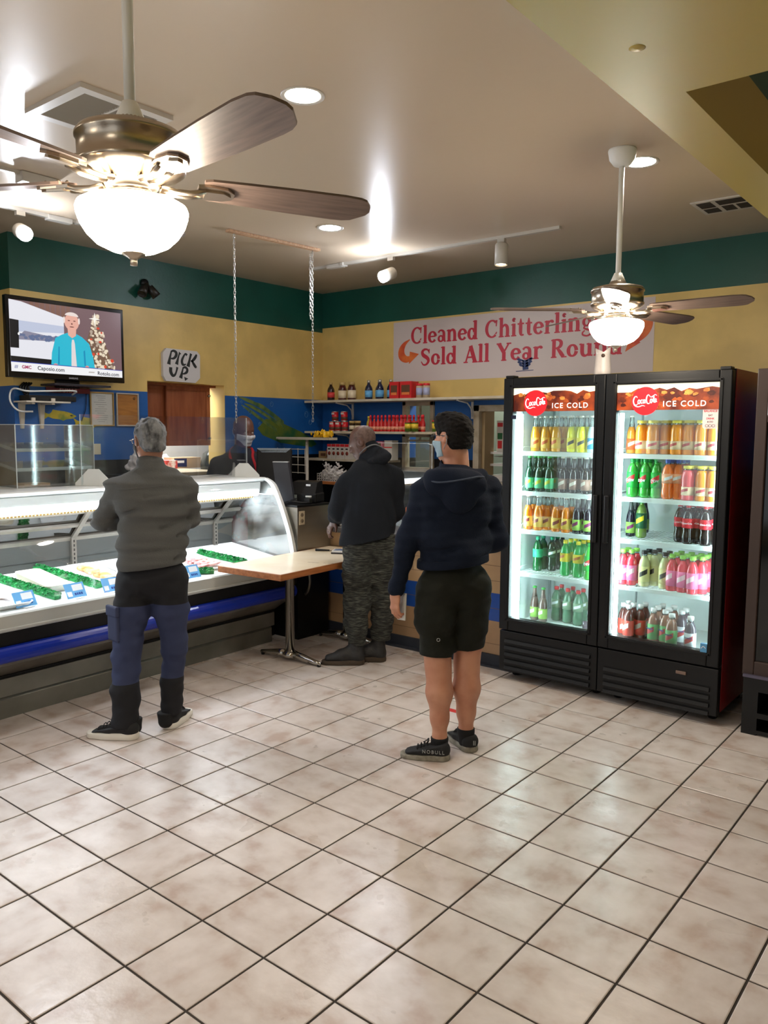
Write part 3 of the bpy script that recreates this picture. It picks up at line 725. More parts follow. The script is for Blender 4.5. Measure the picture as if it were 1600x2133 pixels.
for z in (.13, .255):
    m = MB(); A = TR(0, 0, z) @ RY(.16); m.box(-.17, .16, y0 + .006, y1 - .006, 0, .004, M=A); sh = m.build('shelf', acryl, ab)
    m = MB(); m.box(.155, .16, y0 + .006, y1 - .006, 0, .022, M=A); m.box(-.17, .16, y0 + .006, y0 + .009, 0, .02, M=A); m.box(-.17, .16, y1 - .009, y1 - .006, 0, .02, M=A); m.build('shelf_lip', edge, sh)
m = MB()
for y in (y0 + .012, y1 - .012, .03):
    for k in range(7): m.lathe([(0, 0), (.004, 0), (.004, .006), (0, .007)], 8, TR(-.1 + .02 * k, y, .04 + .045 * k))
m.build('peg', mat('clear_peg', (220, 236, 240), rough=.1, metal=.6), ab)
MB().box(-.05, .09, -.18, .0, .004, .02).build('paper_pad', mat('kraft_pad', (190, 150, 110), rough=.8), ab)
sg = thing('sneeze_shield', 'clear acrylic sneeze shield standing on white feet between customers and cashier', 'shield', cw(-.345, -.69, ZT), RC)
MB().box(-.0025, .0025, -.745, .745, .006, .475).build('panel', glass('shield_acrylic', refl=.10, haze=.03), sg)
MB().box(-.0028, .0028, -.7465, -.744, .004, .475).box(-.0028, .0028, .744, .7465, .004, .475).build('edge', edge, sg)
for y in (-.69, .66):
    A = TR(.055, y, 0) @ RZ(.64)
    m = MB()
    m.add([A @ Vector(p) for p in ((-.125, -.004, 0), (.125, -.004, 0), (.125, -.004, .018), (.035, -.004, .112), (-.035, -.004, .112), (-.125, -.004, .018))] +
          [A @ Vector(p) for p in ((-.125, .004, 0), (.125, .004, 0), (.125, .004, .018), (.035, .004, .112), (-.035, .004, .112), (-.125, .004, .018))],
          [(0, 1, 2, 3, 4, 5), (11, 10, 9, 8, 7, 6)] + [(i, i + 6, (i + 1) % 6 + 6, (i + 1) % 6) for i in range(6)])
    m.build('foot', whitem, sg)
# ================================================================ counter, table, till and small things on them
laminate = mat('pale_laminate', (240, 226, 200), rough=.25, var=((232, 214, 184), 3, .4, .65))
edgew = mat('oak_edge', (168, 104, 56), rough=.4, var=((136, 80, 42), 6, .4, .7), stretch=(8, 1, 8))
chrome = mat('chrome', (190, 188, 182), rough=.14, metal=1)
t = thing('standing_table', 'long pale laminate table with wood edge on two chrome pedestals', 'table', (-.80, 2.605, 0), math.radians(3.5))
MB().box(-.288, .288, -.608, .608, .692, .73).build('table_top', laminate, t)
m = MB()
for b in ((-.30, .30, -.62, -.606, .686, .7295), (-.30, .30, .606, .62, .686, .7295), (-.30, -.286, -.606, .606, .686, .7295), (.286, .30, -.606, .606, .686, .7295)): m.box(*b, b=.003)
m.build('wood_edge', edgew, t)
for y in (-.20, .48):
    MB().lathe([(.034, .05), (.034, .66), (.05, .665), (.05, .686)], 28, TR(0, y, 0)).build('pedestal', chrome, t)
    f = MB().lathe([(.052, .03), (.058, .045), (.056, .06), (.036, .075)], 28, TR(0, y, 0))
    for sg_, L in ((1, .29), (-1, .29)):
        f.tube([(sg_ * .03, y, .05), (sg_ * .12, y, .042), (sg_ * (L - .06), y, .028), (sg_ * L, y, .022)], [.03, .026, .019, .013], 10)
    fo = f.build('foot', chrome, t)
    m = MB()
    for sg_ in (-1, 1): m.lathe([(.014, 0), (.014, .016), (.008, .018)], 12, TR(sg_ * .275, y, 0))
    m.build('glide', blackp, fo)
ink = mat('dark_ink', (64, 58, 52), rough=.6)
m = MB(); A = RZ(.35)
for k in range(7):
    if k != 3: stroke(m, smooth_pts([(-.10 + k * .03, -.14, .004), (-.095 + k * .03, -.125, .004), (-.085 + k * .03, -.138, .004), (-.078 + k * .03, -.124, .004)], 3), A @ TR(.16, -.02, .7302), .0003)
m.build('worn_lettering', ink, t)
bk_ = thing('receipt_book', 'small white and blue booklet with a dark cover lying on the table', 'booklet', (-.76, 2.98, .7305), .5)
MB().box(-.10, .10, -.055, .055, 0, .012).build('cover', mat('dark_board', (34, 30, 30), rough=.6), bk_)
MB().box(-.095, .095, -.05, .05, .012, .026).build('pages', mat('page_white', (228, 226, 222), rough=.7), bk_)
MB().box(-.085, .06, -.04, .045, .0262, .027).build('picture_panel', mat('print_blue', (70, 96, 140), rough=.5, var=((170, 180, 190), 22, .45, .6)), bk_)
pn = thing('corded_pen', 'black pen with a cord lying on the table beside the booklet', 'pen', (-.97, 2.93, .7305), .2)
MB().tube([(-.05, 0, .009), (.0, .012, .009), (.06, .03, .009)], [.011, .008, .006], 10).build('barrel', blackp, pn)
MB().tube(smooth_pts([(.06, .03, .006), (.14, .06, .003), (.24, .02, .003), (.34, .12, .003), (.44, .15, .003)], 5), .0025, 6).build('cord', blackp, pn)

# counter top
stone = mat('dark_stone_top', (104, 102, 104), rough=.35, var=((70, 68, 70), 60, .45, .6))
tag(MB().box(-1.12, .62, CW - .03, CW + .42, .845, .885, b=.006).build('stone_worktop', stone), 'speckled dark grey stone counter top on the tan tiled counter wall', 'counter top')

# steel till cabinet beside the case
sc_ = thing('steel_till_cabinet', 'stainless steel cabinet with black base carrying the till, beside the fish case end', 'cabinet', (-1.43, 3.02, 0))
MB().box(-.29, .30, -.19, .19, .62, 1.075).build('steel_body', steel, sc_)
MB().box(-.29, .28, -.17, .19, 0, .62).build('black_base', blackp, sc_)
MB().box(-.30, .308, -.20, .19, 1.075, 1.092, b=.003).build('work_surface', blackp, sc_)
pl_ = thing('switch_plate', 'cream double socket plate on the steel cabinet side', 'socket', (-1.1295, 2.875, .99))
MB().box(0, .006, -.032, .032, -.055, .055, b=.003).build('plate', mat('cream_plastic', (196, 182, 156), rough=.4), pl_)
for z in (-.024, .024): MB().lathe([(0, 0), (.016, 0), (.016, .002), (0, .002)], 16, TR(.006, 0, z) @ RY(PI / 2)).build('socket', mat('socket_brown', (120, 104, 84), rough=.5), pl_)
hd = MB().tube(smooth_pts([(-1.149, 2.93, .60), (-1.10, 2.92, .56), (-1.085, 2.92, .48), (-1.11, 2.925, .40), (-1.149, 2.93, .36)], 4), .012, 8).build('loop_handle', steel)
tag(hd, 'curved metal handle on the black base beside the table pedestal', 'handle')

# the till: monitor seen from behind, tower, printer
bk2 = mat('matte_black', (13, 13, 15), rough=.5, spec=.35)
mo = thing('till_monitor', 'black till monitor seen from behind, in front of the cashier', 'monitor', (-1.645, 3.065, 1.0925), math.radians(37))
A = TR(0, 0, .165) @ RX(-.16)
MB().box(-.15, .15, -.03, .03, -.02, .27, b=.015, M=A).build('shell', bk2, mo)
MB().add([A @ Vector((x * .8, y, .272 + z)) for x, y, z in ((-.185, -.03, 0), (.185, -.03, 0), (.13, -.03, -.035), (-.13, -.03, -.035), (-.185, .0, 0), (.185, .0, 0), (.13, -.034, -.035), (-.13, -.034, -.035))],
         [(0, 1, 2, 3), (0, 4, 5, 1), (4, 7, 6, 5), (3, 2, 6, 7), (0, 3, 7, 4), (1, 5, 6, 2)]).build('top_vent', mat('blue_grey_plastic', (128, 140, 150), rough=.4), mo)
MB().box(-.07, .07, -.06, .06, 0, .02, b=.006).box(-.04, .04, -.02, .02, .02, .2, b=.01).build('stand', bk2, mo)
tw = thing('slanted_display', 'dark grey slanted slab with a pale top edge behind the till monitor', 'till part', (-1.40, 2.91, 1.0925), math.radians(34))
A = RY(.0) @ RX(.0)
MB().add([Vector(p) for p in ((-.02, -.03, 0), (.115, -.03, 0), (.065, -.03, .33), (-.06, -.03, .33), (-.02, .05, 0), (.115, .05, 0), (.065, .03, .33), (-.06, .03, .33))],
         [(0, 1, 2, 3), (7, 6, 5, 4), (0, 4, 5, 1), (1, 5, 6, 2), (2, 6, 7, 3), (3, 7, 4, 0)]).build('slab', mat('dark_slate_plastic', (52, 54, 62), rough=.5), tw)
MB().box(-.06, .065, -.03, .03, .331, .337).build('top_edge', mat('pale_grey_plastic', (190, 192, 196), rough=.4), tw)
pr = thing('receipt_printer', 'bulky black receipt printer with a small silver badge on the steel cabinet', 'printer', (-1.30, 3.10, 1.0925), math.radians(20))
MB().box(-.13, .13, -.09, .09, 0, .08, b=.012).add([Vector(p) for p in ((-.12, -.08, .078), (.12, -.08, .078), (.12, .085, .078), (-.12, .085, .078), (-.11, -.02, .165), (.11, -.02, .165), (.11, .085, .175), (-.11, .085, .175))],
   [(0, 3, 2, 1), (4, 5, 6, 7), (0, 1, 5, 4), (1, 2, 6, 5), (2, 3, 7, 6), (3, 0, 4, 7)]).build('case', bk2, pr)
MB().box(.02, .06, -.045, -.034, .135, .15).build('badge', mat('silver_badge', (190, 190, 190), rough=.3, metal=.6), pr)
MB().box(-.10, -.04, -.098, -.09, .02, .065).build('readout', mat('grey_readout', (150, 160, 154), rough=.3), pr)
cb = MB()
for k in range(5):
    y = 2.86 + .012 * k
    cb.tube(smooth_pts([(-1.33, y, 1.10), (-1.28 + .01 * k, y + .02, 1.112 + .006 * k), (-1.22, y - .01, 1.12), (-1.17 + .01 * k, y + .03, 1.105), (-1.15, y + .08 - .01 * k, 1.10)], 4), .004, 6)
tag(cb.build('cable_bundle', bk2), 'tangle of black cables on the steel cabinet below the printer', 'cables')
plg = thing('black_adapter', 'black plug adapter with a white end on the steel cabinet corner', 'adapter', (-1.17, 2.99, 1.0925), .3)
MB().box(-.03, .03, -.025, .025, 0, .045, b=.008).build('block', bk2, plg)
MB().rod((-.02, 0, .058), (.03, 0, .058), .008).build('white_end', whitem, plg)

# scale, card reader, glue bottle, shield on the counter
s2 = thing('counter_scale', 'white counter scale with a lit green readout beside the man in black', 'scale', (-1.02, 3.50, .8855), math.radians(8))
MB().box(-.15, .17, -.14, .15, 0, .075, b=.008).add([Vector(p) for p in ((-.15, -.13, .073), (.17, -.13, .073), (.17, .14, .073), (-.15, .14, .073), (-.13, -.02, .16), (.16, -.02, .16), (.16, .14, .165), (-.13, .14, .165))],
   [(0, 3, 2, 1), (4, 5, 6, 7), (0, 1, 5, 4), (1, 2, 6, 5), (2, 3, 7, 6), (3, 0, 4, 7)]).build('housing', mat('scale_white', (198, 202, 208), rough=.4), s2)
A = TR(-.03, -.072, .122) @ RX(.67)
MB().box(-.085, .075, -.04, .04, 0, .008, M=A).build('readout_frame', blackp, s2)
MB().box(.005, .06, -.015, .024, .008, .009, M=A).build('green_display', mat('lit_green', (170, 230, 60), rough=.4, emit=1.2), s2)
MB().box(-.07, -.005, -.015, .024, .008, .009, M=A).build('grey_display', mat('lcd_grey', (90, 100, 96), rough=.3), s2)
cr_ = thing('card_reader', 'grey card reader with a red top on a stand beside the black sweatshirt', 'card reader', (-.99, 3.28, .8855), .35)
A = TR(0, 0, .03) @ RX(.5)
MB().box(-.042, .042, -.012, .012, 0, .145, b=.006, M=A).build('body', mat('reader_grey', (120, 118, 116), rough=.4), cr_)
MB().box(-.037, .037, -.0135, -.0121, .085, .135, M=A).build('red_panel', mat('reader_red', (206, 40, 44), rough=.4), cr_)
MB().tube([(-.05, 0, .01), (-.055, .0, .03), (-.055, .05, .13), (-.04, .07, .17)], .005, 6).box(-.05, .05, -.05, .05, 0, .012, b=.004).build('stand', chrome, cr_)
og = thing('glue_bottle', 'orange tapered bottle with white label standing on the counter between the two men', 'bottle', (-.41, 3.335, .8855))
MB().lathe([(0, 0), (.042, 0), (.044, .01), (.040, .04), (.026, .075), (.023, .09), (.023, .20), (.018, .205), (0, .205)], 24).build('body', mat('orange_plastic', (232, 98, 34), rough=.35), og)
MB().lathe([(.010, .205), (.009, .225), (.003, .245), (0, .246)], 16).build('nozzle', mat('grey_tip', (150, 152, 156), rough=.4), og)
MB().box(.0, .022, -.012, .02, .10, .19, b=.004, M=TR(.008, .0, 0)).build('label_panel', tagw, og)
cp = tag(MB().lathe([(0, 0), (.05, 0), (.055, .06), (.057, .062), (.05, .06), (.046, .006), (0, .005)], 24, TR(-.33, 3.29, .8855)).build('clear_tub', glass('tub_plastic', tint=(200, 190, 180), refl=.1, haze=.3)), 'clear plastic tub at the foot of the orange bottle', 'tub')
sh = thing('counter_shield', 'clear acrylic counter shield with rounded top edge beside the man in black', 'shield', (-.53, 3.43, .8855))
MB().box(-.27, .27, -.002, .002, .01, .70).build('panel', glass('acrylic_thin', refl=.06), sh)
MB().tube(smooth_pts([(.23, 0, .70), (.26, 0, .69), (.27, 0, .66), (.27, 0, .3), (.27, 0, .0)], 4), .0035, 6).box(-.27, .23, -.002, .002, .699, .702).box(.245, .295, -.05, .06, 0, .012).box(-.295, -.245, -.05, .06, 0, .012).build('edge', edge, sh)
# ================================================================ things on the walls
# rooms seen through the openings
struct(MB().box(XL - 1.35, XL - 1.3, 1.62, 5.1, 0, 2.6).build('wall_kitchen', white_m))
struct(MB().box(-2.8, 1.3, 6.3, 6.35, 0, 3.0).box(-2.85, -2.8, YB + .2, 6.35, 0, 3.0).box(1.3, 1.35, YB + .2, 6.35, 0, 3.0).box(-2.85, 1.35, YB + .2, 6.35, 2.95, 3.0)
       .build('wall_store_room', mat('store_grey', (120, 126, 116), rough=.7)))
bl = bpy.data.lights.new('store_room_lamp', 'POINT'); bl.energy = 34; bl.color = (.92, 1, .95); bl.shadow_soft_size = .15
bo = bpy.data.objects.new('store_room_lamp', bl); C.objects.link(bo); bo.location = (-1.0, 5.7, 2.6)
kl = bpy.data.lights.new('kitchen_lamp', 'AREA'); kl.energy = 26; kl.size = .8; kl.color = (.95, 1, 1)
ko = bpy.data.objects.new('kitchen_lamp', kl); C.objects.link(ko); ko.location = (-3.5, 3.1, 2.5)
# kitchen ledge with boxes seen under the wooden panels
struct(MB().box(XL - 1.28, XL + .01, 2.635, 3.505, 1.255, 1.283).build('trim_5', dwhite_m))
cardm = mat('cardboard', (196, 168, 132), rough=.8)
kb1 = thing('food_carton', 'navy and tan food carton on the ledge under the wooden panels', 'carton', (-3.58, 3.58, 1.2835), -.1)
MB().box(-.10, .10, -.16, .16, 0, .11).build('carton', cardm, kb1)
MB().box(.1, .1015, -.155, -.01, .015, .10).build('navy_panel', mat('print_navy', (28, 40, 92), rough=.5), kb1)
m = MB(); m.box(.1012, .1022, -.13, -.04, .055, .08).build('white_lines', tagw, kb1)
tag(MB().box(-3.72, -3.45, 3.28, 3.42, 1.284, 1.37, M=None).build('flat_carton', mat('print_red', (196, 60, 58), rough=.5, var=((235, 225, 220), 9, .45, .55))), 'red and white printed carton on the ledge under the wooden panels', 'carton')
for k, (y, z) in enumerate(((3.34, .11), (3.60, .12), (3.47, .10))):
    f = Field((-.09, -.09, -.01), (.09, .09, .16), .008); f.ell((0, 0, .06), (.07, .075, .06), 0); f.warp(wob(30 + k, 12, .012)); f.plane((0, 0, .002), (0, 0, -1))
    o = f.build('plastic_bag', mat('white_film', (226, 232, 228), rough=.35)); o.location = (-3.92 + .0 * k, y, 1.284)
    tag(o, 'pale plastic bag bundle behind the cartons, ' + ('near the grey haired man', 'deepest by the jamb', 'in the middle')[k], 'bag', 'pale bag bundles in the kitchen')
jg = MB().lathe([(0, 0), (.11, 0), (.14, .05), (.15, .14), (.12, .25), (.05, .30), (.045, .33), (0, .33)], 24, TR(-3.15, 3.66, 1.19)).build('dark_jug', mat('dark_green_glass', (14, 26, 26), rough=.15))
tag(jg, 'big dark rounded jug behind the shoulder of the cashier', 'jug')
tag(MB().box(-3.24, -3.06, 3.53, 3.80, 1.155, 1.19).build('jug_stand', steel), 'small steel stand under the dark jug', 'stand')
for o_ in (jg,): pass

# wooden sliding panels in the pick-up opening
oakm = mat('red_brown_veneer', (158, 92, 58), rough=.38, var=((132, 70, 42), 4, .35, .7), stretch=(6, 6, .8))
def wpanel(x, y0, y1, z0, z1, label, knobs):
    t = thing('sliding_wood_panel', label, 'panel', (x, (y0 + y1) / 2, z0), 0, 'wooden panels in the pick up opening'); w_ = (y1 - y0) / 2; h = z1 - z0
    MB().box(-.012, .0, -w_, w_, 0, h).build('board', oakm, t)
    m = MB(); e = .045
    for b in ((-w_, w_, 0, e), (-w_, w_, h - e, h), (-w_, -w_ + e, e, h - e), (w_ - e, w_, e, h - e)): m.box(0, .008, b[0], b[1], b[2], b[3], b=.002)
    m.build('rail_frame', oakm, t)
    for kz in knobs:
        MB().lathe([(.006, 0), (.006, .012), (.015, .018), (.014, .028), (0, .032)], 16, TR(.008, w_ - .028, kz) @ RY(PI / 2)).build('knob', mat('steel_knob', (150, 146, 140), rough=.25, metal=1), t)
wpanel(-2.985, 2.635, 3.03, 1.535, 2.10, 'deeper plain reddish brown wood panel, partly behind the other panel', ())
wpanel(-2.945, 2.93, 3.44, 1.53, 2.10, 'reddish brown wood panel with two round steel knobs, in front in the opening', (.07, .48))
struct(MB().box(-3.02, -2.93, 2.635, 3.505, 2.09, 2.113).build('trim_6', oakm))

# television
tv = thing('television', 'flat wall television showing a man in a turquoise shirt', 'television', (-2.66, 1.815, 2.375))
W2, H2 = .497, .305
MB().box(-.05, 0, -W2, W2, -H2, H2, b=.006).build('bezel', mat('gloss_black', (12, 12, 14), rough=.15), tv)
MB().box(-.12, -.05, -.2, .2, -.15, .15).build('wall_mount', blackp, tv)
def em(name, c, s=None):
    m = bpy.data.materials.get(name)
    if m: return m
    m = bpy.data.materials.new(name); m.use_nodes = True; b = m.node_tree.nodes['Principled BSDF']
    b.inputs['Base Color'].default_value = (.01, .01, .01, 1); b.inputs['Roughness'].default_value = .2
    b.inputs['Emission Color'].default_value = (*lin(c), 1); b.inputs['Emission Strength'].default_value = s or TV_E
    return m
SW, SH = .472, .272
def SP(u, v, d): return Vector((.0005 + d, -SW + 2 * SW * u, -SH + .012 + (2 * SH - .012) * v))
scr = MB().add([SP(0, 0, 0), SP(1, 0, 0), SP(1, 1, 0), SP(0, 1, 0)], [(0, 1, 2, 3)]).build('screen', em('screen_backdrop', (122, 96, 100)), tv)
def pic(name, col, polys, d):
    m = MB()
    for p in polys: m.add([SP(u, v, d) for u, v in p], [tuple(range(len(p)))])
    return m.build(name, em('screen_' + name, col), scr)
def ellp(cx, cy, rx, ry, n=20, a0=0, a1=2 * PI): return [(cx + rx * math.cos(a0 + (a1 - a0) * i / n), cy + ry * math.sin(a0 + (a1 - a0) * i / n)) for i in range(n)]
pic('wood_slats', (128, 92, 80), [[(.17 + .045 * k, 1), (.205 + .045 * k, 1), (.205 + .045 * k, .86 - .012 * k), (.17 + .045 * k, .87 - .012 * k)] for k in range(8)], .0004)
pic('white_wall', (236, 236, 244), [[(0, .10), (0, 1), (.10, .985), (.46, .83), (.46, .13)]], .0006)
pic('sky_band', (196, 204, 226), [[(.06, .56), (.46, .60), (.46, .70), (.06, .72)]], .0008)
random.seed(3)
pic('far_town', (104, 116, 150), [ellp(.08 + .36 * random.random(), .47 + .06 * random.random(), .016, .022, 7) for k in range(40)], .0010)
pic('far_ridge', (142, 140, 160), [[(.07, .5), (.12, .58), (.22, .56), (.34, .53), (.45, .56), (.45, .47), (.07, .45)]], .0009)
pic('dark_cabinet', (16, 15, 20), [[(0, .33), (.07, .33), (.075, .72), (0, .73)], [(.0, .13), (.34, .11), (.34, .20), (0, .215)]], .0012)
pic('bright_pip', (250, 250, 250), [ellp(.072, .53, .009, .02, 8)], .0014)
random.seed(11)
def blobs(n, r): 
    out = []
    for k in range(n):
        v = random.random() ** 1.3; w_ = .02 + .13 * (1 - v); u = .755 + .03 * (1 - v) + random.uniform(-w_, w_); out.append(ellp(u, .12 + .80 * v, r * random.uniform(.6, 1.3), r * 1.7 * random.uniform(.6, 1.3), 7))
    return out
pic('tree_dark', (120, 92, 74), [[(.745, .92), (.66, .5), (.63, .12), (.93, .12), (.85, .45)]], .0012)
pic('tree_cream_print', (238, 222, 196), blobs(90, .013), .0016)
pic('tree_grey_pattern', (186, 168, 150), blobs(60, .012), .0014)
pic('tree_red_print', (220, 74, 48), blobs(9, .014), .0018)
pic('tree_star', (255, 252, 240), [[(.745, .96), (.755, .88), (.80, .86), (.755, .85), (.745, .76), (.735, .85), (.69, .86), (.735, .88)]], .0019)
pic('shirt', (44, 190, 216), [[(.335, .10), (.345, .30), (.38, .52), (.44, .58), (.50, .62), (.555, .62), (.62, .57), (.685, .48), (.72, .28), (.735, .10)]], .0022)
pic('shirt_fold', (22, 146, 190), [[(.395, .14), (.405, .40), (.415, .40), (.41, .14)], [(.635, .14), (.63, .36), (.645, .38), (.65, .14)], [(.49, .60), (.52, .56), (.525, .585)], [(.53, .585), (.56, .57), (.575, .61)]], .0024)
pic('face', (236, 178, 160), [ellp(.53, .775, .066, .125, 24), [(.49, .70), (.57, .70), (.565, .58), (.53, .54), (.495, .58)]], .0026)
pic('hair', (240, 226, 220), [ellp(.53, .86, .062, .06, 16, 0, PI), ellp(.463, .80, .009, .05, 8), ellp(.597, .80, .009, .05, 8)], .0028)
pic('face_detail', (120, 70, 66), [ellp(.505, .795, .012, .008, 8), ellp(.555, .795, .012, .008, 8), ellp(.53, .705, .022, .008, 8), ellp(.531, .75, .008, .012, 8)], .003)
pic('tie', (232, 222, 222), [[(.515, .11), (.522, .46), (.528, .52), (.545, .52), (.553, .46), (.565, .11)]], .003)
pic('hand', (226, 150, 140), [ellp(.375, .125, .02, .025, 10), ellp(.66, .125, .018, .025, 10)], .003)
pic('lower_third', (248, 248, 250), [[(0, 0), (1, 0), (1, .105), (0, .13)]], .0034)
pic('lower_line', (44, 62, 170), [[(0, .13), (1, .105), (1, .115), (0, .14)]], .0036)
def stext(name, s, size, u, v, col, bold=0.0):
    p = SP(u, v, .0038); M = frame(p, (0, 1, -.012), (1, 0, 0)); M2 = text_mb(s, size, M, .0001, bold, 'LEFT'); M2.build(name, em('screen_' + name, col), scr)
stext('site_text', 'Caposio.com', .042, .215, .063, (38, 38, 60), .0006)
stext('site_text', 'Rotolo.com', .042, .755, .045, (30, 60, 110), .0006)
stext('make_text', 'GMC', .034, .085, .066, (170, 40, 90), .001)
m = MB()
for k in range(3): stroke(m, [(-.012 + k * .009, -.012, .004), (-.006 + k * .009, .012, .004)], frame(SP(.04, .066, .0038), (0, 1, 0), (1, 0, 0)), .0001)
m.build('tri_mark', em('screen_tri_mark', (60, 70, 150)), scr)
m = MB(); Fm = frame(SP(.70, .052, .0038), (0, 1, 0), (1, 0, 0)); m.add([Fm @ Vector((x, y, 0)) for x, y in ((-.03, -.004), (.022, -.004), (.03, .006), (-.022, .006))], [(0, 1, 2, 3)]); m.build('bowtie_mark', em('screen_bowtie', (196, 190, 184)), scr)
text_mb('SAMSUNG', .017, frame((.0006, .03, -.289), (0, 1, 0), (1, 0, 0)), .0002, .0003).build('maker_name', mat('silver_ink', (170, 170, 176), rough=.4), tv)

# under the television
ts = thing('television_shelf', 'dark slanted shelf plate fixed under the television', 'shelf', (-2.80, 1.86, 2.03))
MB().box(.0, .22, -.22, .27, -.008, .008, b=.003).build('plate', mat('smoked_plate', (44, 42, 50), rough=.25), ts)
MB().box(.0, .03, -.1, .1, -.02, .06).build('wall_bracket', blackp, ts)
fu = thing('red_name_plate', 'narrow dark red plate with pale letters under the television', 'sign', (-2.795, 1.87, 1.995))
MB().box(0, .012, -.19, .19, -.022, .022).build('plate', mat('dark_red', (110, 22, 34), rough=.4), fu)
text_mb('FUMAR', .045, frame((.0122, 0, -.002), (0, 1, 0), (1, 0, 0)), .0003, .0005, spacing=1.15).build('lettering', mat('pale_letters', (196, 150, 140), rough=.5), fu)
bs = thing('bracket_shelf', 'pale shelf strip on two tapering white wall brackets under the television', 'shelf', (-2.80, 1.58, 1.885))
MB().box(0, .20, -.16, .20, 0, .012).build('strip', mat('ivory', (206, 198, 184), rough=.5), bs)
for y in (-.10, .06):
    MB().add([Vector(p) for p in ((.0, y - .028, -.002), (.0, y + .028, -.002), (.0, y + .015, -.20), (.0, y - .015, -.20), (.02, y - .024, -.002), (.02, y + .024, -.002), (.012, y + .011, -.20), (.012, y - .011, -.20))],
             [(0, 1, 2, 3), (7, 6, 5, 4), (0, 4, 5, 1), (1, 5, 6, 2), (2, 6, 7, 3), (3, 7, 4, 0)]).box(0, .19, y - .012, y + .012, -.014, 0).box(.18, .195, y - .014, y + .014, 0, .035).build('bracket', mat('ivory', (0, 0, 0)), bs)
tag(MB().box(-2.77, -2.62, 1.45, 1.84, 1.898, 1.94, b=.004).build('media_box', blackp), 'flat black media box on the white bracket shelf', 'media box')
wc = MB().tube(smooth_pts([(-2.68, 1.84, 1.955), (-2.62, 1.83, 1.985), (-2.63, 1.6, 1.975), (-2.66, 1.46, 1.97), (-2.74, 1.40, 1.99), (-2.76, 1.375, 1.95), (-2.74, 1.37, 1.88), (-2.70, 1.41, 1.82), (-2.66, 1.50, 1.815)], 5), .007, 8).build('white_cable', whitem)
tag(wc, 'white cable looping around the black media box', 'cable')
bc = MB(); random.seed(5)
for k in range(4): bc.tube(smooth_pts([(-2.78, 1.50 + .02 * k, 2.04), (-2.77, 1.46 + .02 * k, 2.0), (-2.76, 1.50, 1.96 - .02 * k), (-2.77, 1.53, 2.0), (-2.785, 1.48, 2.03 - .01 * k)], 4), .008, 6)
tag(bc.build('black_cord_bundle', blackp), 'bundle of black cords hanging under the television corner', 'cords')
lc = MB().tube(smooth_pts([(-2.79, 2.03, 1.985), (-2.79, 2.02, 1.85), (-2.79, 1.98, 1.75)], 4), .003, 6).build('thin_cord', blackp)
tag(lc, 'thin black cord hanging on the blue wall beside the framed certificate', 'cord')

# framed papers
def framed(y0, y1, z0, z1, fm, pm, label, lines):
    t = thing('framed_certificate', label, 'framed paper', (-2.80, (y0 + y1) / 2, (z0 + z1) / 2), 0, 'framed papers by the wooden panels'); a, b = (y1 - y0) / 2, (z1 - z0) / 2; e = .012
    m = MB()
    for q in ((-a, a, -b, -b + e), (-a, a, b - e, b), (-a, -a + e, -b + e, b - e), (a - e, a, -b + e, b - e)): m.box(0, .016, *q, b=.002)
    m.build('frame', fm, t); MB().box(0, .006, -a + e, a - e, -b + e, b - e).build('paper', pm, t)
    if lines:
        m = MB(); random.seed(9)
        for k in range(13):
            w_ = random.uniform(.4, .95) * (a - .03); m.box(.006, .0064, -w_, w_ * random.uniform(.5, 1), b - .035 - k * .018, b - .0315 - k * .018)
        m.build('print_lines', mat('faint_print', (138, 140, 140), rough=.7), t)
    else:
        m = MB(); m.lathe([(0, 0), (.014, 0), (.014, .0005), (0, .0006)], 12, TR(.006, .07, .10) @ RY(PI / 2)); m.build('seal', mat('seal_brown', (120, 80, 30), rough=.6), t)
framed(2.06, 2.285, 1.708, 1.995, mat('brass_frame', (176, 146, 90), rough=.35, metal=.7), mat('certificate_white', (196, 198, 196), rough=.6), 'brass framed certificate of grey printed paper on the blue wall', True)
framed(2.307, 2.53, 1.708, 1.995, mat('silver_frame', (196, 190, 180), rough=.35, metal=.5), mat('parchment_gold', (172, 116, 48), rough=.6, var=((150, 98, 40), 8, .4, .7), stretch=(1, 1, 6)), 'silver framed golden brown sheet next to the wooden panels', False)
# painted mural creatures on the blue band
def mural(name, poly, col, d=.0015, x=XL):
    m = MB(); n = len(poly)
    m.add([Vector((x - .001, y, z)) for y, z in poly] + [Vector((x + d, y, z)) for y, z in poly], [tuple(range(n - 1, -1, -1)), tuple(range(n, 2 * n))] + [(i, (i + 1) % n, n + (i + 1) % n, n + i) for i in range(n)])
    o = m.build(name, col); o.parent = wall_left; o['kind'] = 'structure'; return o
fy = mat('mural_yellow', (190, 170, 40), rough=.5, var=((120, 140, 50), 14, .42, .66)); sg2 = mat('mural_green', (110, 128, 62), rough=.5, var=((52, 92, 60), 10, .4, .62))
def fish_poly(y, z, s): return [(y + a * s, z + b * s) for a, b in ((-.15, .04), (-.115, .018), (-.09, .012), (-.07, .028), (-.06, .048), (-.02, .042), (.04, .036), (.1, .022), (.145, -.002), (.11, -.022), (.05, -.03), (.03, -.042), (.0, -.03), (-.06, -.024), (-.1, -.01), (-.12, -.022), (-.15, -.045), (-.13, -.005))]
mural('painted_fish', fish_poly(1.795, 1.79, 1.0), fy); mural('painted_fish', fish_poly(2.06, 1.735, 1.0), fy)
mural('painted_fish_eye', ellp(1.895, 1.792, .012, .005, 10), mat('mural_dark', (50, 50, 30), rough=.5), .002)
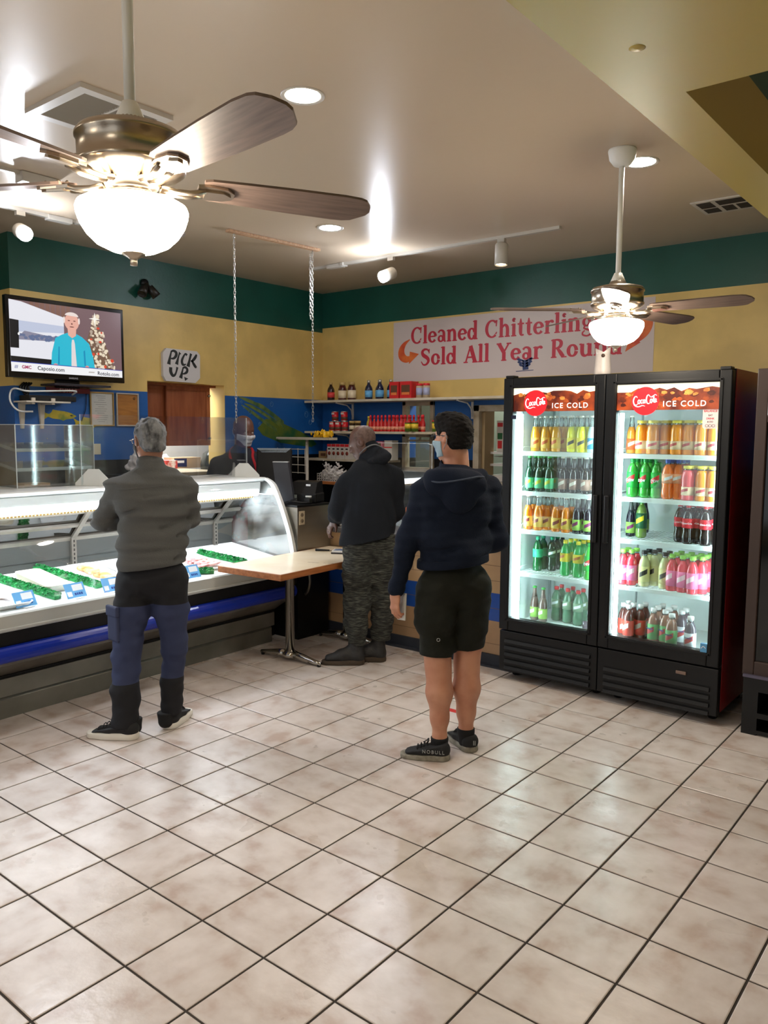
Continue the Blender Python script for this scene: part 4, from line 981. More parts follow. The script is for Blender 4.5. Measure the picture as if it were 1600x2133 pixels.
mural('painted_squid', [(3.93, 1.70), (4.0, 1.63), (4.25, 1.55), (4.5, 1.52), (4.72, 1.50), (4.80, 1.53), (4.72, 1.60), (4.55, 1.67), (4.36, 1.73), (4.2, 1.78), (4.05, 1.80)], mat('mural_squid_body', (96, 112, 36), rough=.5, var=((34, 88, 52), 6, .4, .62)))
for k, p in enumerate(([(3.68, 2.01), (3.85, 1.965), (4.02, 1.90), (4.2, 1.80), (4.3, 1.71)], [(3.76, 1.945), (3.9, 1.90), (4.08, 1.82), (4.24, 1.74)], [(3.84, 1.955), (3.98, 1.93), (4.14, 1.85), (4.3, 1.76)], [(3.72, 1.93), (3.86, 1.86), (4.0, 1.78), (4.16, 1.70)], [(3.83, 1.88), (3.95, 1.81), (4.1, 1.73), (4.2, 1.68)])):
    q = smooth_pts(p, 5); n = len(q); up = [(a, b + .018 * min(1, i / 4 + .2)) for i, (a, b) in enumerate(q)]; dn = [(a, b - .018 * min(1, i / 4 + .2)) for i, (a, b) in enumerate(q)]
    mural('painted_tentacle', up + dn[::-1], sg2, .0018 + .0003 * k)
bubm = mat('mural_bubble', (84, 130, 176), rough=.4)
for y, z, r in ((4.13, 1.95, .024), (4.64, 1.855, .032), (4.70, 1.77, .026), (3.96, 1.745, .016), (3.83, 1.865, .024), (3.75, 1.91, .014), (3.72, 1.96, .012)):
    m = MB(); m.tube([(XL + .0015, y + r * .8 * math.cos(a), z + r * math.sin(a)) for a in np.linspace(0, 2 * PI, 20)[:-1]], .0024, 5, closed=True); m.tube([(XL + .0015, y + r * .4 * math.cos(a), z + r * .5 * math.sin(a)) for a in np.linspace(1.6, 3.1, 6)], .002, 5)
    o = m.build('painted_bubble', bubm); o.parent = wall_left; o['kind'] = 'structure'
tag(MB().box(-2.799, -2.794, 2.075, 2.15, 1.47, 1.56).build('pale_note', mat('pale_note', (196, 192, 170), rough=.7)), 'small pale note stuck to the blue wall behind the acrylic cabinet', 'note')
# pick up sign
pk = thing('pick_up_sign', 'white hand painted board with clipped corners reading pick up', 'sign', (-2.80, 2.985, 2.265))
poly = [(-.175, -.145), (.15, -.148), (.205, -.10), (.208, .11), (.175, .145), (-.165, .148), (-.205, .105), (-.205, -.10)]
MB().prism(poly, 0, .032, frame((0, 0, 0), (0, 1, 0), (1, 0, 0))).build('board', mat('sign_white', (206, 204, 206), rough=.5, bump=(20, .1)), pk)
PM = frame((.0322, 0, 0), (0, 1, 0), (1, 0, 0))
def brush(mb, M, pts, n=5): stroke(mb, smooth_pts([(x, y, w_ * 1.3) for x, y, w_ in pts], n), M, .0006)
m = MB(); s_ = 1
for pts in ([(-.145, .005, .03), (-.135, .05, .02), (-.118, .11, .012), (-.115, .125, .012)], [(-.118, .12, .012), (-.09, .13, .016), (-.062, .115, .022), (-.065, .085, .022), (-.09, .062, .016), (-.12, .058, .01)],
            [(-.06, .01, .028), (-.047, .05, .018), (-.03, .10, .012), (-.018, .118, .024)], [(.058, .10, .02), (.04, .112, .012), (.015, .08, .016), (.0, .045, .02), (.008, .015, .02), (.03, .012, .012), (.045, .02, .008)],
            [(.068, -.002, .03), (.083, .05, .018), (.10, .105, .018), (.105, .118, .022)], [(.168, .115, .014), (.15, .085, .022), (.12, .055, .018), (.10, .05, .01)], [(.11, .06, .01), (.13, .03, .02), (.15, .005, .022), (.165, -.005, .014)],
            [(-.125, -.02, .026), (-.125, -.06, .026), (-.105, -.092, .022), (-.08, -.085, .016), (-.062, -.05, .014), (-.052, -.015, .018)],
            [(-.018, -.112, .03), (-.004, -.07, .018), (.008, -.03, .012), (.012, -.015, .012)], [(.008, -.02, .012), (.035, -.01, .016), (.058, -.028, .02), (.05, -.055, .02), (.02, -.07, .012), (.0, -.07, .008)]): brush(m, PM, pts)
m.add([PM @ Vector((x, y, .0004)) for x, y in ((.022, -.098), (.068, -.112), (.03, -.135))], [(0, 1, 2)])
m.build('lettering', mat('sign_black', (22, 28, 26), rough=.5), pk)
# twin emergency lamp
elp = thing('twin_emergency_lamp', 'small black twin headed lamp on the green band', 'lamp', (-2.80, 2.62, 2.955))
MB().lathe([(0, 0), (.038, 0), (.038, .02), (.02, .04), (0, .042)], 20, RY(PI / 2)).build('base', blackp, elp)
for sg_ in (-1, 1):
    a = Vector((.35, sg_ * .55, -.8)).normalized(); M = Matrix.Translation(Vector((.03, 0, 0)) + a * .02) @ a.to_track_quat('Z', 'Y').to_matrix().to_4x4()
    MB().lathe([(.012, -.02), (.014, .02), (.034, .025), (.04, .12), (.034, .12), (.03, .11), (0, .11)], 20, M).build('lamp_head', mat('dark_bronze', (30, 26, 22), rough=.4), elp)

# painted sign on the back wall
SY = YB - .004
ps = thing('painted_wall_sign', 'long white painted sign with red words about cleaned chitterlings', 'sign', (-.45, YB, 2.48))
MB().box(-1.35, 1.35, -.003, 0, -.30, .30).build('white_panel', mat('sign_pale', (204, 192, 190), rough=.5), ps)
T_, t_ = .185, .085
def arc(cx, cy, rx, ry, a0, a1, n=16, T=T_, t=t_):
    return [(cx + rx * math.cos(math.radians(a)), cy + ry * math.sin(math.radians(a)), t + (T - t) * abs(math.cos(math.radians(a))) ** 1.5) for a in np.linspace(a0, a1, n)]
def L_(x0, y0, x1, y1, w0=T_, w1=None): return [(x0, y0, w0), (x1, y1, w1 or w0)]
def stem(x, y0, y1, bot=1, flag=1):
    o = [L_(x, y0, x, y1)]
    if bot: o.append([(x - .16, y0 + .03, .05), (x, y0 + .045, .09), (x + .16, y0 + .03, .05)])
    if flag: o.append([(x - .16, y1 - .06, .05), (x - .02, y1 - .035, .10)])
    return o
GL = {
 'C': (.86, [arc(.46, .5, .34, .45, 48, 312, 24), L_(.72, .62, .74, .96, .06, .10), [(.69, .2, .09), (.76, .32, .05)]]),
 'l': (.38, stem(.19, 0, 1.06)), 'i': (.38, stem(.19, 0, .68) + [arc(.19, .88, .05, .05, 0, 330, 10, .12, .12)]),
 'e': (.64, [arc(.32, .34, .22, .29, 5, 325, 22), L_(.12, .36, .55, .37, .075)]),
 'a': (.66, [arc(.27, .2, .15, .16, 0, 350, 16, .14, .08), [(.1, .55, .12), (.2, .66, .09), (.36, .66, .11), (.47, .54, .17), (.48, .3, T_), (.49, .06, T_)], [(.48, .05, .08), (.62, .03, .06)]]),
 'n': (.76, stem(.18, 0, .68) + [[(.22, .5, .08), (.36, .65, .11), (.5, .6, .16), (.56, .42, T_), (.56, 0, T_)], [(.4, .03, .05), (.56, .045, .09), (.72, .03, .05)]]),
 'h': (.76, stem(.18, 0, 1.06) + [[(.22, .5, .08), (.36, .65, .11), (.5, .6, .16), (.56, .42, T_), (.56, 0, T_)], [(.4, .03, .05), (.56, .045, .09), (.72, .03, .05)]]),
 'd': (.72, [arc(.29, .33, .19, .29, 20, 340, 20)] + stem(.53, 0, 1.06, 0, 1) + [[(.53, .05, .08), (.68, .03, .06)]]),
 't': (.48, [[(.22, .92, .05), (.22, .62, T_), (.22, .2, T_), (.28, .05, .12), (.42, .05, .06)], L_(.03, .64, .42, .65, .08)]),
 'r': (.56, stem(.18, 0, .68) + [[(.22, .5, .07), (.34, .64, .10), (.47, .62, .15), (.5, .55, .1)]]),
 'g': (.66, [arc(.28, .44, .16, .19, 0, 350, 18, .15, .08), [(.2, .24, .07), (.14, .14, .08), (.3, .07, .1), (.5, .0, .11), (.52, -.16, .10), (.32, -.26, .08), (.1, -.2, .09), (.08, -.08, .08), (.2, .02, .06)], [(.42, .58, .06), (.54, .66, .1), (.62, .63, .06)]]),
 's': (.56, [[(.44, .55, .06), (.36, .64, .08), (.2, .64, .10), (.11, .53, .14), (.2, .41, .17), (.38, .3, .17), (.44, .16, .14), (.34, .04, .09), (.16, .04, .07), (.07, .17, .05)]]),
 'S': (.74, [[(.6, .8, .06), (.5, .94, .09), (.3, .96, .12), (.15, .82, .17), (.22, .62, .2), (.48, .45, .2), (.58, .26, .17), (.44, .06, .11), (.22, .04, .08), (.08, .24, .05)], L_(.62, .7, .62, .97, .05, .08)]),
 'o': (.66, [arc(.32, .34, .21, .29, 0, 352, 26)]),
 'A': (.9, [L_(.14, .02, .44, .98, .09), L_(.44, .98, .74, .02, .22), L_(.25, .32, .62, .32, .08), [(.0, .03, .05), (.14, .04, .08), (.28, .03, .05)], [(.56, .03, .05), (.74, .045, .09), (.92, .03, .05)]]),
 'Y': (.82, [L_(.12, .98, .42, .48, .2), L_(.72, .98, .44, .5, .09), L_(.43, .5, .43, 0, .2), [(.27, .03, .05), (.43, .045, .09), (.59, .03, .05)], L_(-.02, .965, .28, .965, .07), L_(.58, .965, .86, .965, .07)]),
 'R': (.88, stem(.2, 0, 1.0) + [[(.2, .96, .08), (.42, .96, .1), (.58, .84, .17), (.56, .64, .17), (.4, .52, .1), (.2, .51, .08)], [(.38, .52, .12), (.58, .25, .19), (.72, .04, .18)], L_(.66, .03, .9, .03, .06)]),
 'u': (.76, [[(.18, .66, T_), (.18, .24, T_), (.24, .07, .15), (.38, .03, .1), (.54, .15, .08)], L_(.56, .66, .56, 0), [(.02, .63, .05), (.14, .64, .09)], [(.4, .63, .05), (.54, .64, .09)], [(.56, .05, .08), (.72, .03, .06)]]),
 ' ': (.42, []) }
def serif_line(mb, txt, x0, x1, z, cap):
    adv = sum(GL[c][0] for c in txt); sx = (x1 - x0) / adv; x = x0; F_ = frame((0, -.0032, 0), (1, 0, 0), (0, -1, 0))
    for c in txt:
        a, st_ = GL[c]
        for j, p in enumerate(st_): stroke(mb, smooth_pts([((x + q[0] * sx), (z + q[1] * cap), q[2] * sx * 1.08) for q in p], 3 if len(p) > 3 else 1) if len(p) < 14 else [(x + q[0] * sx, z + q[1] * cap, q[2] * sx * 1.08) for q in p], F_, .0005, .00005 * j)
        x += a * sx
    return mb
redm = mat('sign_red', (186, 40, 62), rough=.5)
serif_line(MB(), 'Cleaned Chitterlings', -1.13, .92, .07, .168).build('top_lettering', redm, ps)
serif_line(MB(), 'Sold All Year Round', -1.01, 1.09, -.146, .162).build('bottom_lettering', redm, ps)
am = mat('sign_orange', (226, 120, 52), rough=.5, var=((196, 66, 40), 6, .35, .65))
def swoosh(mir, ox, oz):
    F_ = frame((ox, -.0032, oz), (1, 0, 0), (0, -1, 0)); m = MB(); c = -1 if mir else 1
    p = [(.10, .13, .008), (.035, .09, .04), (-.005, .03, .072), (.0, -.03, .085), (.05, -.065, .07), (.11, -.06, .05)]
    stroke(m, smooth_pts([(c * a, b, w_) for a, b, w_ in p], 6), F_, .0005); m.add([F_ @ Vector((c * a, b, .0007)) for a, b in ((.09, -.115), (.10, .01), (.215, -.02))], [(0, 1, 2) if c > 0 else (2, 1, 0)])
    return m
swoosh(False, -1.24, -.01).build('swoosh_arrow', am, ps)
F_ = frame((1.24, -.0032, .0), (1, 0, 0), (0, -1, 0)); m = MB()
stroke(m, smooth_pts([(-.02, .19, .008), (.03, .16, .05), (.055, .10, .085), (.03, .03, .085), (-.03, -.03, .06), (-.07, -.06, .03)], 6), F_, .0005); m.add([F_ @ Vector((a, b, .0007)) for a, b in ((-.09, .0), (-.0, -.06), (-.13, -.13))], [(0, 1, 2)]); m.build('swoosh_arrow', am, ps)
nv = mat('emblem_navy', (30, 52, 104), rough=.5); F_ = frame((.17, -.0032, -.19), (1, 0, 0), (0, -1, 0)); m = MB()
for c in (-1, 1):
    for k, (w0, h0) in enumerate(((.085, .045), (.078, .02), (.062, -.004))): m.add([F_ @ Vector((c * a, b, .0006)) for a, b in ((.008, h0 - .02), (.012, h0 - .005), (w0 * .8, h0 + .018), (w0, h0 + .004), (w0 * .75, h0 - .01))], [(0, 1, 2, 3, 4) if c > 0 else (4, 3, 2, 1, 0)])
m.add([F_ @ Vector((a, b, .0006)) for a, b in ((-.025, .04), (-.02, -.05), (.04, -.045), (.03, .04))], [(0, 1, 2, 3)]); m.add([F_ @ Vector((a, b, .0006)) for a, b in ((-.09, -.062), (-.09, -.055), (.09, -.05), (.09, -.056))], [(0, 1, 2, 3)])
m.build('navy_emblem', nv, ps)

# window in the back wall and the pass-through
wm = MB(); a, b = WX0 - .01, WX1 + .01
for q in ((a, a + .045, 1.27, 1.985), (b - .045, b, 1.27, 1.985), (a, b, 1.935, 1.985), (a, b, 1.27, 1.315), (a, b, 1.62, 1.665)): wm.box(q[0], q[1], YB - .025, YB + .05, q[2], q[3], b=.004)
win = struct(wm.build('window_1', dwhite_m))
s_ = struct(MB().box(WX0 + .03, WX1 - .03, YB + .01, YB + .03, 1.575, 1.595).box(-1.475, -1.46, YB + .01, YB + .03, 1.59, 1.65).box(-1.475, -1.46, YB + .01, YB + .03, 1.66, 1.94).build('window_sash', dwhite_m, win))
struct(MB().box(WX0 + .03, WX1 - .03, YB + .018, YB + .021, 1.31, 1.94).build('window_pane', glass('window_glass', refl=.08), win))
gl_ = mat('pale_strip', (236, 238, 226), rough=.5)  # white posts stand in for bright strips of light behind the window
for k, (x, w_) in enumerate(((-1.86, .03), (-1.72, .05), (-1.50, .035))): tag(MB().box(x, x + w_, 5.70, 5.73, .0, 2.1).build('light_strip_post', gl_), 'white post standing in for a bright light strip behind the window, ' + ('narrow first', 'wide middle', 'last')[k] + ' one', 'post', 'posts behind the window')
pm_ = MB()
for q in ((NX0 - .045, NX0 + .02, 1.16, 1.93), (NX0 - .045, NX1 + .04, 1.87, 1.93), (NX0, NX1, 1.16, 1.205)): pm_.box(q[0], q[1], YB - .03, YB + .03, q[2], q[3], b=.004)
pm_.build('window_2', dwhite_m)['kind'] = 'structure'
struct(MB().box(NX0, NX0 + .05, YB + .03, YB + .2, 1.2, 1.9).build('trim_7', mat('tan_jamb', (170, 146, 108), rough=.6)))
ss = thing('storage_shelf', 'white shelf unit inside the pass through beside the cooler', 'shelf', (-.22, YB + .36, 0))
for z in (1.35, 1.465): MB().box(-.5, .5, -.22, .2, z, z + .022).build('shelf_board', white_m, ss)
MB().box(-.5, .5, .2, .22, 1.1, 2.0).build('back_board', mat('grimy_white', (176, 168, 156), rough=.6, var=((140, 128, 112), 6, .45, .7)), ss)
MB().box(-.5, .5, -.2, .2, 1.15, 1.18).build('shelf_board', white_m, ss)
m = MB()
for k in range(12): m.rod((-.5 + k * .085, -.2, 1.44), (-.47 + k * .085, .2, 1.44), .004)
m.build('wire_rack', zinc, ss)
def carton(x, y, z, w_, d, h, m_, label, bands=(), name='food_box', grp=None, par=None):
    t = thing(name, label, 'box', (x, y, z), 0, grp); MB().box(-w_ / 2, w_ / 2, -d / 2, d / 2, 0, h, b=.001).build('carton', m_, t)
    for k, (z0, z1, mm, ins) in enumerate(bands): MB().box(-w_ / 2 + ins, w_ / 2 - ins, -d / 2 - .0012, -d / 2, h * z0, h * z1).build('print_panel', mm, t)
    return t
pw = mat('print_white', (212, 206, 198), rough=.6); prd = mat('carton_red', (204, 34, 38), rough=.45); pgn = mat('print_green', (40, 110, 60), rough=.5); pnv = mat('print_navy', (28, 40, 92)); pbn = mat('print_brown', (96, 60, 40), rough=.5); por = mat('print_orange', (220, 120, 60), rough=.5)
carton(-.655, YB + .30, 1.4875, .075, .16, .30, pw, 'tall white food box with red and green print in the pass through', ((.8, .93, prd, .008), (.4, .6, pgn, .01), (.1, .35, prd, .014)))
carton(-.555, YB + .26, 1.4875, .045, .14, .20, pw, 'slim white box with a navy top panel in the pass through', ((.84, .98, pnv, .004), (.3, .36, pnv, .01)))
carton(-.48, YB + .32, 1.4875, .06, .14, .27, por, 'tan and red printed box half hidden behind the cooler edge', ((.7, .95, pw, .006),))
tag(MB().lathe([(0, 0), (.04, 0), (.04, .02), (.02, .03), (0, .03)], 16, TR(-.52, YB + .2, 1.3725)).build('orange_tub', por), 'small orange tub on the white ledge beside the cooler', 'tub')
tag(MB().box(-.72, -.42, YB + .18, YB + .42, 1.1805, 1.262).build('paper_ream', pw), 'stack of white paper on the lowest ledge beside the cooler', 'paper')

# shelves for groceries
shelfm = mat('shelf_white', (202, 192, 172), rough=.5, var=((186, 170, 140), 6, .45, .7))
def shelf(x0, x1, z, label, br):
    t = thing('wall_shelf', label, 'shelf', ((x0 + x1) / 2, YB, z), 0); w_ = (x1 - x0) / 2
    MB().box(-w_, w_, -.31, -.001, -.024, 0, b=.002).build('board', shelfm, t)
    for bx in br:
        m = MB(); x = bx - (x0 + x1) / 2; m.box(x - .012, x + .012, -.012, -.001, -.20, -.024); m.box(x - .012, x + .012, -.27, -.012, -.036, -.024)
        m.tube([(x, -.25, -.034), (x, -.10, -.05), (x, -.03, -.10), (x, -.012, -.18)], .007, 6); m.build('bracket', white_m, t)
shelf(-2.78, .55, 2.0, 'long top wall shelf with dark sauce bottles and red boxes', (-2.35, -.83))
shelf(-2.78, -.82, 1.675, 'middle wall shelf with red cans and hot sauce bottles', (-2.35,))
shelf(-2.78, -1.70, 1.385, 'lowest wall shelf with white and red boxes', ())
# groceries
glassd = mat('dark_sauce', (34, 14, 12), rough=.12, coat=.4); glassr = mat('red_brown_sauce', (72, 20, 20), rough=.12, coat=.4); glassb = mat('blue_black_glass', (18, 26, 58), rough=.12, coat=.4)
capg = mat('tan_cap', (190, 160, 100), rough=.35); caps = mat('silver_cap', (196, 190, 176), rough=.3, metal=.6); labr = mat('label_red', (206, 60, 60), rough=.5); labc = mat('label_cream', (226, 210, 180), rough=.5); labb = mat('label_blue', (100, 170, 220), rough=.5); laby = mat('label_yellow', (236, 200, 60), rough=.5)
hotred = mat('hot_sauce_red', (196, 24, 22), rough=.15, coat=.4); hotcap = mat('hot_sauce_cap', (220, 40, 50), rough=.35); jarg = mat('jar_green', (90, 120, 40), rough=.2); tin = mat('tin_lid', (200, 196, 186), rough=.3, metal=.8); canr = mat('can_red', (206, 34, 40), rough=.35)
def lathe_obj(name, prof, m, par, n=20, M=None): return MB().lathe(prof, n, M).build(name, m, par)
def bottle(x, y, z, label, grp, body, prof, cap, capprof, lab, labprof, extra=None, name='sauce_bottle', cat='bottle'):
    t = thing(name, label, cat, (x, y, z + .0003), random.uniform(-.4, .4), grp)
    lathe_obj('glass', prof, body, t); lathe_obj('cap', capprof, cap, t)
    if lab: 
        lo = lathe_obj('label_band', labprof, lab, t)
        if extra: extra(lo)
    return t
Z1, Z2, Z3 = 2.0, 1.675, 1.385
SYp = YB - .20
def cyl(r, z0, z1): return [(0, z0), (r, z0), (r, z1), (0, z1)]
bbq = [(0, 0), (.036, 0), (.039, .006), (.039, .105), (.034, .125), (.016, .155), (.0145, .172), (0, .172)]
bottle(-2.49, SYp, Z1, 'dark sauce bottle with red label standing alone near the corner of the top shelf', None, glassd, bbq, capg, cyl(.017, .168, .192), labr, cyl(.0398, .03, .085))
jar = [(0, 0), (.042, 0), (.045, .008), (.045, .115), (.036, .14), (.03, .155), (0, .155)]
for k, x in enumerate((-2.325, -2.195)): bottle(x, SYp, Z1, 'dark red jar with cream label on the top shelf, ' + ('next to the lone bottle', 'nearer the blue bottles')[k], 'dark red jars', glassr, jar, capg, cyl(.033, .155, .188), labc, cyl(.0458, .02, .10), name='sauce_jar', cat='jar')
for k, (x, dy) in enumerate(((-1.965, 0), (-1.875, .06), (-1.80, -.02), (-1.70, .03))): bottle(x, SYp + dy, Z1, 'dark bottle with light blue label on the top shelf, ' + ('first from the corner', 'second, set slightly back', 'third from the corner', 'beside the red box')[k], 'blue labelled bottles', glassb, bbq, caps, cyl(.0165, .168, .196), labb, cyl(.0398, .022, .09))
def redbox(x, w_, label):
    t = carton(x, SYp, Z1 + .0003, w_, .12, .165, prd, label, (), 'seasoning_box', 'red boxes on the top shelf')
    MB().box(-w_ / 2 + .018, w_ / 2 - .018, -.0615, -.06, .035, .13).build('window_panel', pbn, t); MB().box(-w_ / 2 + .022, w_ / 2 - .022, -.0622, -.0616, .035, .06).build('food_print', por, t)
redbox(-1.59, .115, 'red seasoning box with food print beside the blue labelled bottles'); redbox(-1.445, .14, 'red seasoning box with a dark window beside the spice jars')
for k, x in enumerate((-1.32, -1.235)): bottle(x, SYp, Z1, 'pale spice jar with red lid on the top shelf, ' + ('against the red box', 'farther from the red box')[k], 'spice jars', mat('spice_beige', (196, 178, 150), rough=.3), cyl(.033, 0, .12), hotcap, cyl(.034, .12, .142), mat('label_lilac', (170, 176, 210), rough=.5), cyl(.0336, .03, .10), name='spice_jar', cat='jar')
def can(x, y, z, label):
    t = thing('food_can', label, 'can', (x, y, z + .0003), random.uniform(-.5, .5), 'red food cans'); lathe_obj('tin', [(0, 0), (.034, 0), (.036, .003), (.035, .006), (.035, .098), (.036, .101), (.034, .104), (.033, .1), (0, .1)], tin, t); l = lathe_obj('label_band', cyl(.0356, .008, .096), canr, t)
    MB().box(-.02, .02, -.036, -.03, .07, .09, b=.002).build('white_badge', pw, l); lathe_obj('food_print', cyl(.0359, .018, .045), pbn, l)
for x, n_ in ((-2.47, 'first from the corner'), (-2.385, 'middle'), (-2.29, 'third from the corner')): can(x, SYp, Z2, 'red food can in the bottom row of the can pile, ' + n_)
can(-2.43, SYp, Z2 + .105, 'red food can on top of the pile, nearer the corner'); can(-2.30, SYp, Z2 + .105, 'red food can on top of the pile, farther from the corner')
for k, x in enumerate((-2.19, -2.11)): bottle(x, SYp, Z2, 'small dark jar with gold lid on the middle shelf, ' + ('beside the cans', 'second from the cans')[k], 'small dark jars', mat('dark_relish', (60, 44, 24), rough=.15), cyl(.032, 0, .085), capg, cyl(.033, .085, .108), labc, cyl(.0326, .02, .06), name='relish_jar', cat='jar')
hs = [(0, 0), (.021, 0), (.023, .005), (.023, .075), (.019, .095), (.0105, .115), (.010, .135), (0, .135)]
bottle(-1.965, SYp, Z2, 'slim yellow sauce bottle standing before the row of red hot sauce', None, mat('mustard_yellow', (196, 166, 50), rough=.2), hs, laby, cyl(.0115, .132, .155), labc, cyl(.0236, .02, .06))
proto = bottle(-1.905, SYp - .04, Z2, 'red hot sauce bottle on the middle shelf, front row, first from the yellow bottle', 'red hot sauce bottles', hotred, hs, hotcap, [(0, .13), (.012, .13), (.0115, .155), (.0075, .165), (0, .165)], mat('label_cream_red', (226, 150, 120), rough=.5), cyl(.0236, .018, .05))
ORD = ['first', 'second', 'third', 'fourth', 'fifth', 'sixth', 'seventh', 'eighth', 'ninth', 'tenth', 'eleventh', 'twelfth', 'thirteenth', 'fourteenth', 'fifteenth', 'sixteenth', 'seventeenth', 'eighteenth', 'nineteenth', 'twentieth']
for k in range(1, 11):
    c = copy_tree(proto); c.location.x = -1.905 + k * .049; c.location.y = SYp - .04 + random.uniform(-.004, .004); c.rotation_euler[2] = random.uniform(-.5, .5); c['label'] = 'red hot sauce bottle on the middle shelf, front row, %s from the yellow bottle' % ORD[k]
for k in range(9):
    c = copy_tree(proto); c.location = (-1.70 + k * .05, SYp + .02 + (k % 2) * .012, Z2 + .0003); c['label'] = 'red hot sauce bottle on the middle shelf, back row, %s from the yellow bottle' % ORD[k]
for k, x in enumerate((-1.385, -1.305)): bottle(x, SYp - .09, Z2, 'squat yellow and green jar before the hot sauce, ' + ('nearer the cans', 'nearer the lone hot sauce')[k], 'yellow green jars', jarg, cyl(.034, 0, .085), mat('jar_red_lid', (180, 50, 40), rough=.4), cyl(.035, .085, .102), laby, cyl(.0346, .03, .075), name='pepper_jar', cat='jar')
c = copy_tree(proto); c.location = (-1.235, SYp - .05, Z2 + .0003); c['label'] = 'single red hot sauce bottle beyond the two squat yellow jars'; c['group'] = ''; del c['group']
bottle(-1.11, SYp - .02, Z2, 'yellow and green jar with red lid standing alone by the window edge', None, jarg, cyl(.034, 0, .095), mat('jar_red_lid', (0, 0, 0)), cyl(.035, .095, .112), laby, cyl(.0346, .03, .08), name='pepper_jar', cat='jar')
for k, x in enumerate((-1.01, -.86)): bottle(x, SYp, Z2, 'dark jar with silver lid above the head in navy, ' + ('nearer the window', 'farther from the window')[k], 'silver lidded jars', mat('dark_relish', (0, 0, 0)), cyl(.036, 0, .11), tin, cyl(.037, .11, .135), None, None, name='relish_jar', cat='jar')
for k in range(5):
    x = -2.43 + k * .062; t = carton(x, SYp - .03, Z3 + .0003, .056, .13, .155, pw, 'white box with red top and round food print, %s from the shelf corner' % ORD[k], ((.82, 1, prd, 0), (.62, .72, mat('print_black', (30, 28, 28), rough=.5), .012)), 'pasta_box', 'white boxes on the lowest shelf')
    MB().lathe([(0, 0), (.02, 0), (.02, .001), (0, .001)], 16, TR(.004, -.066, .058) @ RX(PI / 2)).build('round_print', mat('print_brown_red', (140, 56, 40), rough=.5), t)
carton(-2.58, SYp + .02, Z3 + .0003, .13, .10, .075, mat('tan_pack', (156, 126, 86), rough=.6), 'tan packet lying on the lowest shelf near the corner', ((.3, .7, pbn, .03),), 'packet')
can(-2.49, SYp - .02, Z3, 'red food can on the lowest shelf beside the tan packet')
carton(-1.80, SYp, Z3 + .0003, .10, .10, .19, mat('pack_pink', (214, 120, 140), rough=.5), 'pink printed pack on the lowest shelf behind the man in black', ((.55, .95, pbn, .01), (.1, .45, prd, .02)), 'packet')
t = carton(-1.84 + .15, SYp + .03, Z3 + .0003, .10, .10, .20, pw, 'white pack with a red diamond on the lowest shelf by the window', ((.62, .68, prd, 0),), 'packet')

# rack, yellow bag, basket near the till
rk = thing('white_tube_rack', 'white tube rack with a wire grid behind the till', 'rack', (-2.42, 4.2, 0))
rm = mat('rack_white', (190, 184, 172), rough=.45)
MB().tube(smooth_pts([(-.50, 0, 1.45), (-.50, 0, 1.56), (-.46, 0, 1.595), (-.40, 0, 1.60), (.42, 0, 1.60)], 4), .014, 8).rod((.06, 0, .0), (.06, 0, 1.60), .016).rod((-.50, 0, 0), (-.50, 0, 1.46), .012).build('tube_frame', rm, rk)
MB().box(-.30, .42, -.06, .06, 1.588, 1.612).build('ledge', shelfm, rk)
m = MB()
for k in range(5): m.rod((-.36 + .10 * k, -.01, 1.24), (-.36 + .10 * k, -.01, 1.50), .004); 
for k in range(4): m.rod((-.42, -.01, 1.25 + .08 * k), (.05, -.01, 1.25 + .08 * k), .004)
m.build('wire_grid', rm, rk)
f = Field((-.14, -.07, -.01), (.14, .07, .09), .006); f.ell((-.03, 0, .025), (.09, .05, .032), 0); f.ell((.06, 0, .03), (.06, .045, .03), .03); f.cone((-.08, 0, .03), (-.12, 0, .05), .02, .012, k=.02); f.warp(wob(61, 16, .014)); f.plane((0, 0, .001), (0, 0, -1))
o = f.build('yellow_bag', mat('yellow_film', (226, 176, 18), rough=.35)); o.location = (-2.14, 4.2, 1.6125); tag(o, 'crumpled yellow plastic bag on the white tube rack', 'bag')
bw = thing('wooden_ledge', 'small wood ledge on a white bracket holding a plastic basket', 'shelf', (-2.20, 4.55, 1.165))
MB().box(-.22, .22, -.22, .34, -.03, 0, b=.002).build('board', mat('orange_wood', (176, 108, 56), rough=.5), bw); MB().tube([(.17, -.2, -.03), (.18, -.05, -.05), (.185, .3, -.12)], .012, 8).build('bracket', rm, bw)
bkt = thing('plastic_basket', 'white plastic basket heaped with crumpled paper on the wood ledge', 'basket', (-2.22, 4.45, 1.1655))
m = MB(); m.box(-.15, .15, -.09, .09, 0, .004)
for k in range(11):
    x = -.15 + k * .03; m.box(x - .003, x + .003, -.093, -.088, 0, .075); m.box(x - .003, x + .003, .088, .093, 0, .075)
for z in (.02, .045, .07):
    m.box(-.153, .153, -.093, -.089, z, z + .008); m.box(-.153, .153, .089, .093, z, z + .008); m.box(-.153, -.149, -.09, .09, z, z + .008); m.box(.149, .153, -.09, .09, z, z + .008)
m.build('basket', mat('basket_white', (206, 204, 200), rough=.4), bkt)
f = Field((-.2, -.12, -.01), (.2, .12, .22), .006); f.ell((-.05, 0, .06), (.08, .07, .05), 0); f.ell((.06, 0, .06), (.07, .07, .04), .01); f.cone((-.08, 0, .08), (-.1, -.01, .16), .03, .008, k=.01); f.cone((0, 0, .08), (.05, 0, .15), .03, .01, k=.01); f.warp(wob(71, 20, .022)); f.plane((0, 0, .006), (0, 0, -1))
o = f.build('crumpled_paper', mat('tissue_white', (226, 222, 220), rough=.8)); o.location = (-2.22, 4.45, 1.166); tag(o, 'crumpled white tissue paper heaped in the plastic basket', 'paper')
